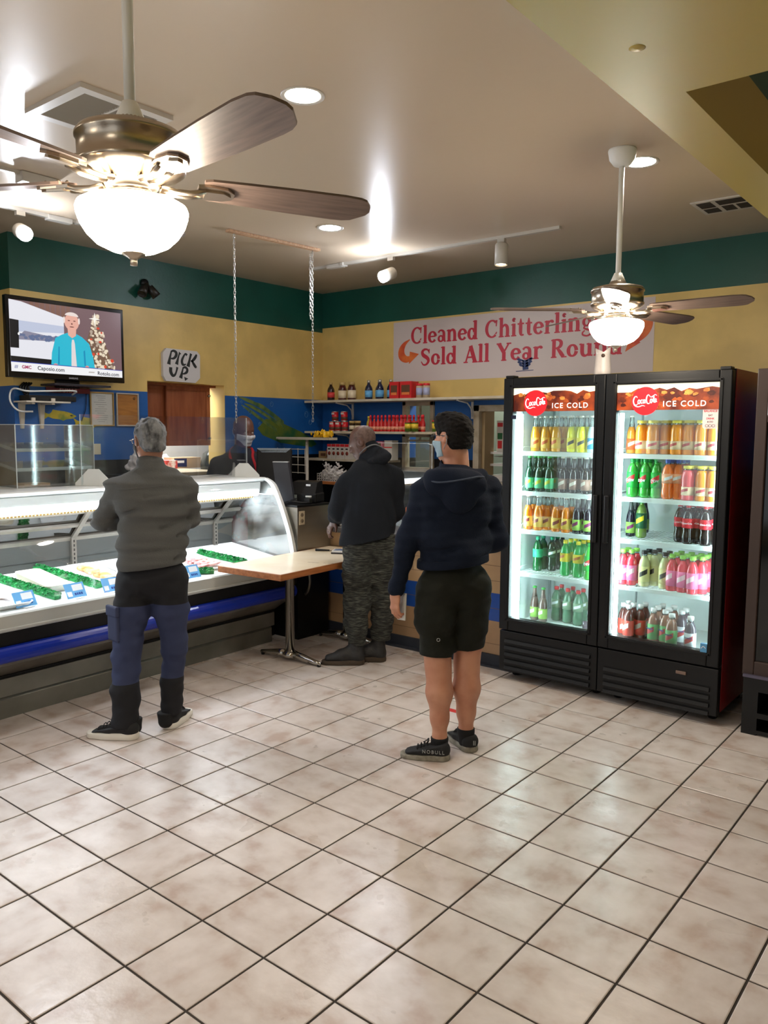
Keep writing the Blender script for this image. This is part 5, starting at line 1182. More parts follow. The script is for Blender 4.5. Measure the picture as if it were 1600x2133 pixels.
f = Field((-.14, -.08, -.01), (.14, .08, .24), .006); f.cone((-.02, 0, .03), (-.04, 0, .2), .09, .03, k=.02, w=(1, 0, 0), fa=.5); f.cone((.05, 0, .02), (.07, 0, .14), .05, .03, k=.02); f.warp(wob(73, 14, .02)); f.plane((0, 0, .002), (0, 0, -1))
o = f.build('paper_wrap_heap', mat('tissue_white', (0, 0, 0))); o.location = (-2.55, 2.36, 1.3065 + .001); tag(o, 'crumpled white wrapping paper standing beside the grey haired head', 'paper')
tag(MB().box(-2.74, -2.36, 2.1, 2.62, 1.285, 1.305).box(-2.73, -2.37, 2.11, 2.61, 0, 1.285).build('back_work_table', blackp), 'dark work table against the wall behind the fish case', 'table')
# ================================================================ the two door drinks cooler
FY = 3.03
cool_black = mat('cooler_black', (11, 12, 14), rough=.4, spec=.35)
cool_in = mat('cooler_liner', (226, 234, 234), rough=.4)
ledm = mat('lit_cooler_strip', (255, 255, 255), rough=.4, emit=FRIDGE_E, ecol=(232, 250, 255))
co = thing('drinks_cooler', 'tall black two door glass cooler full of bottled drinks, red side', 'cooler', (1.32, FY, 0))
def CX(x): return x - 1.32
bx = MB()
bx.box(CX(.605), CX(2.04), .715, .76, .06, 2.04).box(CX(.605), CX(.655), .065, .715, .06, 2.04).box(CX(.655), CX(1.99), .065, .715, .06, .375).box(CX(.655), CX(1.99), .065, .715, 1.99, 2.04)
bx.box(CX(1.99), CX(2.04), .065, .715, .06, 2.04)
bx.build('cabinet_body', cool_black, co)
MB().box(CX(2.0402), CX(2.043), .07, .755, .07, 2.038).build('side_panel', mat('cooler_red', (150, 22, 28), rough=.35), co)
MB().box(CX(.655), CX(1.99), .700, .715, .375, 1.99).box(CX(.655), CX(.66), .07, .70, .375, 1.99).box(CX(1.985), CX(1.99), .07, .70, .375, 1.99).box(CX(.66), CX(1.985), .07, .70, 1.985, 1.99).box(CX(.66), CX(1.985), .07, .70, .375, .38).build('liner', cool_in, co)
MB().box(CX(1.27), CX(1.35), .062, .10, .36, 2.0, b=.004).build('mullion', cool_black, co)
for x in (.676, 1.372):
    MB().box(CX(x), CX(x + .022), .075, .10, .40, 1.80, b=.004).build('light_strip', ledm, co)
MB().box(CX(1.245), CX(1.262), .075, .10, .40, 1.80, b=.004).build('light_strip', ledm, co)
MB().box(CX(1.953), CX(1.97), .08, .10, .40, 1.80, b=.004).build('light_strip', ledm, co)
LEV = [1.552, 1.285, 1.025, .732]
for xa, xb in ((.668, 1.258), (1.362, 1.978)):
    for z in LEV:
        m = MB(); m.box(CX(xa), CX(xb), .105, .118, z - .028, z, b=.003); m.box(CX(xa), CX(xb), .66, .668, z - .012, z); n = 24
        for k in range(n): x = xa + .01 + (xb - xa - .02) * k / (n - 1); m.rod((CX(x), .118, z - .004), (CX(x), .66, z - .004), .0028, n=6)
        for y in (.25, .40, .55): m.rod((CX(xa), y, z - .009), (CX(xb), y, z - .009), .003, n=6)
        m.tube([(CX(xa + .004), .12, z), (CX(xa + .004), .16, z + .03), (CX(xa + .004), .6, z + .03), (CX(xa + .004), .65, z)], .003, 6)
        m.build('shelf', cool_in, co)
for x in (.664, 1.31, 1.976):
    m = MB(); m.box(CX(x), CX(x + .008), .13, .15, .39, 1.95); m.box(CX(x), CX(x + .008), .60, .62, .39, 1.95); m.build('shelf_support', mat('support_grey', (150, 160, 162), rough=.4), co)
brown_b = mat('cola_print', (150, 62, 22), rough=.3, var=((74, 22, 10), 9, .38, .62), emit=0)
def backlit(m, s):
    nt = m.node_tree; b = nt.nodes['Principled BSDF']; l = b.inputs['Base Color'].links
    if l: nt.links.new(l[0].from_socket, b.inputs['Emission Color'])
    else: b.inputs['Emission Color'].default_value = b.inputs['Base Color'].default_value
    b.inputs['Emission Strength'].default_value = s; return m
backlit(brown_b, .3)
amber = backlit(mat('amber_print', (222, 150, 70), rough=.3, var=((160, 84, 34), 14, .35, .62)), .35); foam = backlit(mat('foam_print', (238, 232, 206), rough=.3), .5)
redc = backlit(mat('disc_red', (226, 24, 34), rough=.35), .35); wht = backlit(mat('print_bright', (250, 248, 246), rough=.3), .5)
cola_dk = backlit(mat('cola_dark', (92, 32, 12), rough=.3, var=((60, 18, 8), 20, .35, .65)), .25); cola_md = backlit(mat('cola_mid', (178, 84, 32), rough=.3, var=((130, 52, 18), 18, .35, .65)), .3)
script = [[(-.62, .26, .05), (-.70, .36, .09), (-.84, .32, .11), (-.95, .08, .13), (-.90, -.16, .12), (-.74, -.24, .08), (-.58, -.14, .04)],
          [(-.93, -.22, .03), (-.74, -.33, .10), (-.5, -.36, .10), (-.25, -.30, .08), (-.02, -.35, .03)],
          [(-.44, .10, .08), (-.54, .08, .10), (-.58, -.06, .11), (-.50, -.17, .08), (-.42, -.08, .11), (-.42, .06, .09), (-.36, .08, .04)], [(-.20, .08, .07), (-.28, .10, .08), (-.35, -.02, .11), (-.29, -.15, .09), (-.18, -.10, .05)],
          [(-.02, .08, .06), (-.10, .10, .08), (-.16, -.02, .11), (-.11, -.15, .09), (-.03, -.04, .08), (-.0, .10, .08), (-.02, -.06, .10), (.04, -.15, .06)], [(.04, .02, .06), (.12, .03, .06)],
          [(.40, .30, .06), (.30, .40, .10), (.18, .34, .12), (.11, .10, .14), (.16, -.14, .12), (.30, -.20, .08), (.42, -.10, .04)], [(.38, .30, .03), (.50, .24, .10), (.66, .30, .10), (.82, .38, .08), (.96, .32, .03)],
          [(.54, .10, .08), (.45, .08, .10), (.42, -.06, .11), (.49, -.17, .08), (.56, -.06, .10), (.55, .08, .07), (.6, .06, .04)], [(.62, -.04, .06), (.72, .16, .07), (.74, .26, .06), (.68, .2, .08), (.66, -.04, .10), (.72, -.15, .06)],
          [(.88, .08, .06), (.80, .10, .08), (.75, -.02, .10), (.80, -.15, .08), (.87, -.04, .08), (.90, .10, .08), (.89, -.06, .10), (.96, -.13, .05)]]
def cooler_door(x0, x1, hinge):
    cxm = (x0 + x1) / 2
    d = MB(); a, b = CX(x0), CX(x1); ga, gb = a + .068, b - .068; z0, z1 = .345, 2.032; g0, g1 = .43, 1.966
    for q in ((a, ga, z0, z1), (gb, b, z0, z1), (ga, gb, z0, g0), (ga, gb, g1, z1)): d.box(q[0], q[1], 0, .058, q[2], q[3], b=.006)
    for q in ((ga - .022, ga - .006, g0 - .02, g1 + .02), (gb + .006, gb + .022, g0 - .02, g1 + .02), (ga - .02, gb + .02, g0 - .022, g0 - .008), (ga - .02, gb + .02, g1 + .008, g1 + .022)): d.box(q[0], q[1], -.006, .002, q[2], q[3], b=.002)
    dr = d.build('door', cool_black, co)
    MB().box(ga, gb, .022, .027, g0, g1).build('pane', glass('cooler_glass', tint=(244, 252, 250), refl=.11), dr)
    hx = b - .034 if hinge < 0 else a + .034
    MB().box(hx - .016, hx + .016, -.020, .002, 1.0, 1.30, b=.008).build('handle', mat('handle_black', (10, 10, 11), rough=.3), dr)
    # printed header
    hz0 = 1.815
    MB().box(ga, gb, .016, .0215, hz0, g1).build('header', brown_b, dr)
    F_ = frame((0, .0155, 0), (1, 0, 0), (0, -1, 0)); rr = random.Random(4 if hinge < 0 else 5)
    w_ = gb - ga; up = [(ga, g1), (ga, g1 - .045)]; n = 14
    for k in range(1, n): up.append((ga + w_ * k / n, g1 - rr.choice((.022, .035, .045, .028)) ))
    up += [(gb, g1 - .03), (gb, g1)]
    MB().prism(up, 0, .0003, F_).build('foam_edge', foam, dr)
    for nm, mm, cnt in (('cola_dark_pattern', cola_dk, 16), ('cola_mid_pattern', cola_md, 18), ('ice_pattern', amber, 15)):
        m = MB()
        for k in range(cnt):
            s_ = rr.uniform(.012, .030); hi_ = g1 - (.040 if nm[0] == 'i' else .055); cx = rr.uniform(ga + .03, gb - .03); cz = rr.uniform(hi_ - (.035 if nm[0] == 'i' else .085), hi_); cz = max(cz, hz0 + s_ * .75 + .002); t = rr.uniform(0, 6.3); L0 = (0 if 'dark' in nm else .00012 if 'mid' in nm else .00024) + .000004 * k
            m.prism([(min(max(cx + s_ * rr.uniform(.6, 1.1) * math.cos(t + q), ga + .001), gb - .001), cz + s_ * .7 * rr.uniform(.6, 1.0) * math.sin(t + q)) for q in (0, 1.1, 2.0, 3.2, 4.2, 5.2)], .0004 + L0, .00045 + L0, F_)
        m.build(nm, mm, dr)
    dx, dz_ = ga + .16, 1.868
    if hinge > 0: dx = ga + .172
    dd = MB().lathe([(.083, 0), (.083, .0008)], 48, frame((dx, .0152, dz_), (1, 0, 0), (0, -1, 0)), False).build('red_disc', redc, dr)
    m = MB(); SF = frame((dx, .0142, dz_ + .0), (1, 0, 0), (0, -1, 0)) @ RZ(.06)
    for k, st_ in enumerate(script): stroke(m, smooth_pts([(x * .074, y * .085, w2 * .052) for x, y, w2 in st_], 4), SF, .0002, .00004 * k)
    m.build('script_lettering', wht, dr)
    text_mb('ICE COLD', .046, frame((ga + .40, .0150, 1.848), (1, 0, 0), (0, -1, 0)), .0002, .0004, spacing=1.25).build('header_lettering', wht, dr)
    # hinge cap, kick grille
    MB().box(a + .01 if hinge < 0 else b - .07, a + .07 if hinge < 0 else b - .01, .005, .07, 2.032, 2.05, b=.004).build('hinge_cap', cool_black, dr)
    k_ = MB(); k_.box(a, b, .012, .05, .055, .335, b=.006); kg = k_.build('kick_grille', cool_black, co)
    m = MB(); zt = .292 if hinge < 0 else .235
    z = zt
    while z > .085:
        m.box(a + .045, b - .045, .0, .016, z - .036, z - .014, M=TR(0, .002, z - .02) @ RX(-.35) @ TR(0, -.002, -z + .02)); z -= .046 if hinge < 0 else .047
    m.build('louvre', mat('louvre_black', (18, 18, 20), rough=.5, spec=.35), kg)
    m = MB(); z = zt
    while z > .085:
        m.box(a + .042, b - .042, .0105, .0125, z - .014, z - .006); z -= .046 if hinge < 0 else .047
    m.build('louvre_gap', mat('gap_black', (0, 0, 0)), kg)
    return dr, kg, a, b
d1_, k1_, a1, b1 = cooler_door(.600, 1.306, -1)
d2_, k2_, a2, b2 = cooler_door(1.310, 2.040, 1)
# sticker, energy mark, badge
m = MB(); SX, SZ = b2 - .115, 1.765
st = MB().prism([(x + SX, y + SZ) for x, y in rounded(.042, .058, .012)], 0, .0006, frame((0, .0216, 0), (1, 0, 0), (0, -1, 0))).build('round_sticker', backlit(mat('sticker_pink', (226, 196, 190), rough=.4), .25), d2_)
for s_, z, h_, c in (('BALANCE', .040, .0165, 'r'), ('EAT', .016, .013, 'k'), ('DRINK', -.002, .0145, 'r'), ('& DO', -.020, .013, 'k')):
    text_mb(s_, h_, frame((SX, .0208, SZ + z), (1, 0, 0), (0, -1, 0)), .0001, .0005).build('sticker_text', mat('sticker_red', (196, 40, 60), rough=.4) if c == 'r' else mat('sticker_grey', (70, 60, 64), rough=.4), st)
m = MB()
for q in (-.018, 0, .018): m.tube([(SX + q + .008 * math.cos(a), .0206, SZ - .042 + .008 * math.sin(a)) for a in np.linspace(0, 2 * PI, 13)[:-1]], .0012, 4, closed=True)
m.build('sticker_rings', mat('sticker_grey', (0, 0, 0)), st)
es = MB().box(b2 - .105, b2 - .068, .0, .0215, .425, .475).build('energy_mark', mat('energy_blue', (90, 160, 210), rough=.4), d2_)
m = MB(); stroke(m, smooth_pts([(-.012, -.006, .003), (-.004, .006, .004), (.006, .004, .004), (.012, -.004, .003)], 4), frame((b2 - .087, -.0006, .452), (1, 0, 0), (0, -1, 0)), .0003); m.build('energy_swirl', tagw, es)
MB().box(a1 + .055, a1 + .10, -.004, .001, 1.765, 1.79, b=.002).build('maker_badge', mat('badge_blue', (28, 36, 64), rough=.3), d1_)
MB().box(CX(1.80), CX(1.86), .004, .013, .268, .288, b=.003).build('latch', mat('latch_steel', (130, 110, 100), rough=.4, metal=.6), k2_)
m = MB()
for x in (.66, 1.25, 1.40, 1.98): m.lathe([(.024, 0), (.03, .01), (.03, .05), (.012, .056), (.012, .07)], 14, TR(CX(x), .15, 0)); m.lathe([(.024, 0), (.03, .01), (.03, .05), (.012, .056), (.012, .07)], 14, TR(CX(x), .62, 0))
m.build('foot', blackp, co)
# white column on the cooler
wcl = thing('white_plastic_column', 'white tapered plastic column with a round hole standing on the cooler', 'column', (1.135, FY + .34, 2.0405))
hz = MB(); P_ = []
for z, rx, ry in ((0, .058, .052), (.04, .056, .05), (.10, .050, .045), (.145, .047, .042), (.17, .05, .043)): P_.append([(rx * math.cos(a), ry * math.sin(a), z + (.02 * math.cos(2 * a) if z > .16 else 0)) for a in np.linspace(0, 2 * PI, 29)[:-1]])
vs = [Vector(p) for r_ in P_ for p in r_]; n = 28
hz.add(vs, [(i * n + k, i * n + (k + 1) % n, (i + 1) * n + (k + 1) % n, (i + 1) * n + k) for i in range(4) for k in range(n)] + [tuple(range(n - 1, -1, -1)), tuple(4 * n + k for k in range(n))], True)
hz.build('shell', mat('ivory_plastic', (216, 208, 204), rough=.35), wcl)
MB().lathe([(0, 0), (.012, 0), (.012, .004), (0, .004)], 20, TR(.02, -.040, .135) @ RX(PI / 2)).build('round_hole', mat('hole_brown', (84, 66, 54), rough=.8), wcl)

# ---------------------------------------------------------------- bottles
def liq(name, c, c2=None): return mat(name, c, rough=.12, spec=.6, coat=.5)
clear_neck = glass('bottle_neck_glass', tint=(236, 244, 244), refl=.16, haze=.12)
LONG = dict(body=[(0, 0), (.026, 0), (.030, .006), (.030, .105), (.027, .13), (.0185, .165)], neck=[(.0187, .163), (.0135, .195), (.0125, .226), (.0, .226)], cap=[(0, .224), (.0145, .224), (.0145, .233), (.011, .237), (0, .237)], lab=(.0304, .022, .092))
PET = dict(body=[(0, 0), (.026, 0), (.034, .012), (.034, .05), (.030, .075), (.0335, .10), (.0335, .15), (.026, .185), (.0135, .208)], neck=[(.0137, .207), (.0128, .222), (0, .222)], cap=[(0, .215), (.0155, .215), (.0155, .236), (.014, .238), (0, .238)], lab=(.0342, .095, .152))
DEW = dict(PET, lab=(.0345, .06, .155))
JUICE = dict(body=[(0, 0), (.034, 0), (.037, .006), (.037, .135), (.033, .16), (.026, .178)], neck=[(.0262, .177), (.026, .19), (0, .19)], cap=[(0, .186), (.029, .186), (.029, .202), (.027, .204), (0, .204)], lab=(.0374, .03, .08))
JUG = dict(body=[(0, 0), (.030, 0), (.034, .008), (.034, .13), (.030, .155), (.016, .19)], neck=[(.0162, .189), (.0145, .205), (0, .205)], cap=[(0, .2), (.0185, .2), (.0185, .222), (0, .223)], lab=(.0344, .03, .125))
def bproto(form, body, cap, lab, lab2=None, neck=None, word=None, wc=None):
    t = bpy.data.objects.new('drink_bottle', None); C.objects.link(t); t.empty_display_size = .03
    lathe_obj('drink', form['body'], body, t, 18); lathe_obj('neck', form['neck'], neck or clear_neck, t, 16); lathe_obj('cap', form['cap'], cap, t, 16)
    r, z0, z1 = form['lab']; l = lathe_obj('label_band', [(r - .003, z0), (r, z0), (r, z1), (r - .003, z1)], lab, t, 20)
    if lab2:
        m = MB()
        for kk in range(5):
            a0 = -PI / 2 - .75 + .3 * kk; a1_ = a0 + .3; q = [(math.cos(a0), math.sin(a0)), (math.cos(a1_), math.sin(a1_))]; h0 = z0 + (z1 - z0) * (.25 + .06 * kk); h1 = h0 + (z1 - z0) * .32
            m.add([Vector((q[0][0] * (r + .0004), q[0][1] * (r + .0004), h0)), Vector((q[1][0] * (r + .0004), q[1][1] * (r + .0004), h0 + (z1 - z0) * .06)), Vector((q[1][0] * (r + .0004), q[1][1] * (r + .0004), h1 + (z1 - z0) * .06)), Vector((q[0][0] * (r + .0004), q[0][1] * (r + .0004), h1))], [(0, 1, 2, 3)], True)
        m.build('label_print', lab2, l)
    if word: text_mb(word, wc[1], frame((0, -(r + .0014), (z0 + z1) / 2 + wc[2]), (1, wc[3] if len(wc) > 3 else 0, 0) if False else (1, 0, 0), (0, -1, 0)), .0002, .0004).build('label_lettering', wc[0], l)
    return t
def cap_(n, c): return mat('cap_' + n, c, rough=.35)
def lab_(n, c): return mat('wrap_' + n, c, rough=.45)
BT = {
 'golden': ('golden soda bottle', bproto(LONG, liq('drink_golden', (216, 150, 40)), cap_('silver', (214, 210, 200)), lab_('gold', (226, 184, 92)), lab_('tan_red', (186, 88, 50)))),
 'lemon': ('bright yellow soda bottle', bproto(LONG, liq('drink_lemon', (226, 222, 20)), cap_('silver', (0,) * 3), lab_('lemon', (240, 222, 60)), lab_('ink', (60, 60, 50)))),
 'sky': ('clear soda bottle with blue label', bproto(LONG, liq('drink_clear', (200, 224, 226)), cap_('silver', (0,) * 3), lab_('sky', (70, 168, 224)), lab_('pale', (230, 240, 246)))),
 'ginger': ('dark green bottle with green label', bproto(LONG, liq('drink_dark_green', (14, 58, 36)), cap_('leaf', (60, 160, 70)), lab_('mint', (96, 196, 140)), lab_('olive', (180, 190, 60)), neck=liq('drink_dark_green', (0,) * 3))),
 'root': ('dark brown bottle with copper label', bproto(LONG, liq('drink_root', (30, 20, 18)), cap_('silver', (0,) * 3), lab_('copper', (150, 118, 104)), lab_('cream', (214, 206, 196)), neck=liq('drink_smoke', (70, 70, 72)))),
 'orange': ('orange soda bottle with yellow label', bproto(LONG, liq('drink_orange', (232, 132, 24)), cap_('silver', (0,) * 3), lab_('sun', (246, 206, 96)), lab_('plum', (150, 70, 70)))),
 'grape': ('dark grape bottle with green label', bproto(LONG, liq('drink_grape', (34, 28, 44)), cap_('silver', (0,) * 3), lab_('lime', (150, 196, 90)), lab_('purple', (120, 40, 96)), neck=liq('drink_smoke', (0,) * 3))),
 'teal': ('green plastic bottle with teal label', bproto(PET, liq('drink_bottle_green', (20, 96, 46)), cap_('teal', (30, 150, 110)), lab_('teal', (60, 190, 140)), neck=liq('drink_bottle_green', (0,) * 3))),
 'deep': ('deep green plastic bottle', bproto(PET, liq('drink_deep_green', (14, 52, 34)), cap_('teal', (0,) * 3), lab_('deep', (30, 80, 50)), lab_('pale', (0,) * 3), neck=liq('drink_deep_green', (0,) * 3))),
 'yelgreen': ('green plastic bottle with yellow label', bproto(PET, liq('drink_emerald', (18, 168, 78)), cap_('yellow', (230, 214, 50)), lab_('yellow', (226, 206, 40)), lab_('rust', (190, 110, 50)), neck=liq('drink_emerald', (0,) * 3))),
 'faded': ('pale green bottle with red cap', bproto(PET, liq('drink_pale_green', (86, 132, 104)), cap_('red', (206, 46, 52)), lab_('pale_green', (130, 160, 130)), lab_('pale', (0,) * 3), neck=liq('drink_pale_green', (0,) * 3))),
 'brown': ('brown bottle with lime label', bproto(LONG, liq('drink_brown', (104, 84, 76)), cap_('leaf', (0,) * 3), lab_('lime', (0,) * 3), lab_('pale', (0,) * 3), neck=liq('drink_brown', (0,) * 3))),
 'tangerine': ('small orange bottle with orange label', bproto(LONG, liq('drink_amber', (214, 140, 50)), cap_('silver', (0,) * 3), lab_('tangerine', (226, 104, 50)), lab_('cream', (0,) * 3))),
 'juice': ('wide orange juice bottle with yellow lid', bproto(JUICE, liq('drink_juice', (238, 146, 40)), cap_('lid_yellow', (230, 214, 80)), lab_('juice_cream', (232, 206, 170)), lab_('juice_red', (190, 70, 80)))),
 'dew': ('green plastic bottle with red slash', bproto(DEW, liq('drink_dew', (60, 176, 60)), cap_('green', (20, 140, 60)), lab_('dew', (30, 170, 60)), lab_('dew_red', (216, 60, 60)), neck=liq('drink_dew', (0,) * 3), word='DEW', wc=(lab_('pale', (0,) * 3), .022, -.004))),
 'bluecap': ('orange plastic bottle with blue cap', bproto(PET, liq('drink_bright_orange', (240, 116, 28)), cap_('blue', (40, 90, 190)), lab_('peach', (244, 170, 130)), lab_('pale', (0,) * 3))),
 'punch': ('pink juice bottle with yellow lid', bproto(JUICE, liq('drink_punch', (232, 88, 96)), cap_('lid_yellow', (0,) * 3), lab_('juice_cream', (0,) * 3), lab_('juice_red', (0,) * 3))),
 'tonic': ('olive bottle with yellow slanted label', bproto(DEW, liq('drink_tonic', (110, 140, 60)), cap_('green', (0,) * 3), lab_('forest', (34, 96, 60)), lab_('yellow', (0,) * 3), neck=liq('drink_tonic', (0,) * 3))),
 'cola': ('cola bottle with red cap and label', bproto(PET, liq('drink_cola', (26, 14, 14)), cap_('red', (0,) * 3), lab_('cola_red', (206, 30, 48)), word='Coca-Cola', wc=(lab_('pale', (0,) * 3), .0135, 0))),
 'pink': ('pink lemonade bottle with green cap', bproto(JUG, liq('drink_pink', (232, 66, 84)), cap_('apple', (150, 214, 90)), lab_('pink', (240, 120, 170)), lab_('blush', (250, 216, 226)))),
 'lemonade': ('pale lemonade bottle with black cap', bproto(JUG, liq('drink_lemonade', (206, 206, 150)), cap_('black', (36, 36, 40)), lab_('lemonade', (220, 214, 150)), lab_('ink', (0,) * 3))),
 'apple': ('dark apple juice bottle with red label', bproto(JUG, liq('drink_apple', (84, 30, 24)), cap_('white', (232, 232, 232)), lab_('apple', (206, 60, 44)), lab_('cream', (0,) * 3))),
 'kiwi': ('tea bottle with green label', bproto(JUG, liq('drink_tea', (150, 104, 84)), cap_('white', (0,) * 3), lab_('kiwi', (90, 170, 100)), lab_('tea_red', (196, 70, 70)), word='Snapple', wc=(lab_('snap_blue', (40, 60, 140)), .0145, .02))),
 'rasp': ('dark tea bottle with white label', bproto(JUG, liq('drink_dark_tea', (84, 74, 86)), cap_('white', (0,) * 3), lab_('white', (214, 216, 222)), lab_('tea_red', (0,) * 3), word='Snapple', wc=(lab_('snap_blue', (0,) * 3), .0145, .02))),
}
used = set()
def px2x(px, y):
    s_ = (-.627 + .779 * (px - 800) / 1654.2) / (.776 + .626 * (px - 800) / 1654.2)
    return 3.3166 + (y + 1.6101) * s_
def put(kind, x, y, z, label, grp):
    d, p = BT[kind]
    o = p if kind not in used else copy_tree(p); used.add(kind)
    o.location = (x, y, z + .0005); o.rotation_euler = (0, 0, random.uniform(-.5, .5)); tag(o, label, 'bottle', grp)
    return o
SH_N = ['top', 'second', 'third', 'fourth', 'bottom']; ROW = ['front row', 'second row', 'third row', 'fourth row']
def fill(door, sh, cols):
    z = (LEV + [.381])[sh]; cnt = {}
    dn = 'plain cooler door' if door == 0 else 'cooler door with the round sticker'
    for kind, px, y0, rows in cols:
        i = cnt.get(kind, 0); cnt[kind] = i + 1
        for r in range(rows):
            w_ = 'first' if i == 0 else ORD[i]
            lb = '%s %s, %s, %s shelf, %s' % (w_, BT[kind][0], ROW[r], SH_N[sh], 'plain door' if door == 0 else 'stickered door')
            lo_, hi_ = ((.70, 1.235) if door == 0 else (1.395, 1.955))
            x = min(max(px2x(px, y0 + FY), lo_), hi_)
            put(kind, x, FY + y0 + .078 * r, z, lb, BT[kind][0] + 's')
fill(0, 0, [('golden', 1117, .20, 2), ('golden', 1138, .19, 2), ('golden', 1160, .18, 2), ('golden', 1178, .25, 2), ('lemon', 1192, .17, 2), ('lemon', 1212, .16, 2), ('sky', 1234, .16, 3)])
fill(0, 1, [('ginger', 1107, .16, 3), ('ginger', 1127, .16, 3), ('ginger', 1148, .16, 3), ('root', 1176, .18, 3), ('root', 1199, .18, 3), ('root', 1224, .17, 3)])
fill(0, 2, [('orange', 1106, .15, 2), ('orange', 1127, .15, 2), ('orange', 1146, .20, 2), ('orange', 1164, .16, 2), ('orange', 1185, .15, 2), ('grape', 1208, .15, 3), ('grape', 1231, .15, 3)])
fill(0, 3, [('teal', 1128, .24, 2), ('deep', 1158, .30, 3), ('yelgreen', 1186, .19, 4), ('yelgreen', 1213, .18, 4), ('dew', 1237, .15, 1)])
fill(0, 4, [('brown', 1124, .26, 1), ('brown', 1142, .24, 1), ('faded', 1170, .34, 2), ('faded', 1194, .32, 2), ('faded', 1216, .30, 2)])
o = put('rasp', 1.21, FY + .17, .381 + .0345, 'tea bottle with white cap lying on its side on the cooler floor', 'tea bottles lying down'); o.rotation_euler = (0, PI / 2, .5); o.location.x = 1.13; del o['group']
fill(1, 0, [('tangerine', 1308, .22, 1), ('juice', 1337, .20, 2), ('juice', 1360, .16, 2), ('juice', 1387, .20, 2), ('juice', 1410, .16, 2), ('juice', 1435, .17, 2), ('juice', 1461, .15, 2), ('juice', 1488, .15, 1)])
fill(1, 1, [('root', 1296, .34, 2), ('dew', 1321, .17, 3), ('dew', 1348, .17, 3), ('dew', 1371, .17, 3), ('bluecap', 1394, .15, 3), ('bluecap', 1416, .17, 3), ('punch', 1437, .14, 2), ('juice', 1466, .14, 2), ('juice', 1490, .14, 1)])
fill(1, 2, [('grape', 1299, .26, 4), ('tonic', 1343, .24, 1), ('cola', 1424, .20, 2), ('cola', 1441, .15, 3), ('cola', 1462, .19, 2), ('cola', 1478, .14, 2)])
fill(1, 3, [('pink', 1300, .16, 2), ('pink', 1326, .17, 2), ('lemonade', 1353, .18, 2), ('lemonade', 1374, .24, 2), ('lemonade', 1396, .18, 2), ('pink', 1412, .15, 3), ('pink', 1434, .14, 3), ('pink', 1455, .13, 3), ('pink', 1475, .17, 3)])
fill(1, 4, [('apple', 1301, .20, 2), ('apple', 1324, .16, 2), ('apple', 1349, .22, 2), ('kiwi', 1377, .17, 3), ('kiwi', 1402, .17, 3), ('kiwi', 1416, .09, 1), ('rasp', 1437, .22, 2), ('rasp', 1456, .09, 1)])
for k, (d, p) in BT.items():
    if k not in used:
        for ch in list(p.children): bpy.data.objects.remove(ch)
        bpy.data.objects.remove(p)

# second cooler, cut off by the picture edge
c2 = thing('drinks_cooler', 'dark brown cooler with a lit white header, cut off beside the red cooler side', 'cooler', (2.775, 3.04, 0))
dkb = mat('dark_brown_case', (58, 42, 36), rough=.45)
MB().box(-.60, .60, .05, .72, .34, 2.02).build('cabinet_body', cool_black, c2)
m = MB()
for q in ((-.61, -.55, .34, 2.03), (.55, .61, .34, 2.03), (-.55, .55, .34, .42), (-.55, .55, 1.98, 2.03), (-.55, .55, 1.74, 1.78)): m.box(q[0], q[1], 0, .05, q[2], q[3], b=.005)
m.build('door_frame', dkb, c2)
MB().box(-.55, .55, .012, .03, 1.78, 1.98).build('lit_header', mat('lit_header', (236, 244, 240), rough=.4, emit=1.6), c2)
MB().box(-.55, .55, .02, .03, .42, 1.74).build('pane', mat('dark_pane', (8, 14, 13), rough=.08), c2)
MB().box(-.60, .60, -.02, .05, .33, .345).build('metal_ledge', mat('lilac_steel', (96, 92, 112), rough=.35, metal=.5), c2)
m = MB(); m.box(-.60, -.52, .0, .70, .0, .33); m.box(.52, .60, .0, .70, .0, .33); m.box(-.52, .52, .0, .06, .25, .33); m.box(-.52, .52, .0, .70, .1, .13); m.box(-.52, .52, .66, .70, .13, .33); m.box(-.52, .52, .0, .70, .01, .03)
m.build('open_base', cool_black, c2)
tag(MB().box(2.40, 2.75, 3.10, 3.40, .1305, .17).build('folded_paper', pw), 'folded pale papers inside the open base of the cut off cooler', 'paper')
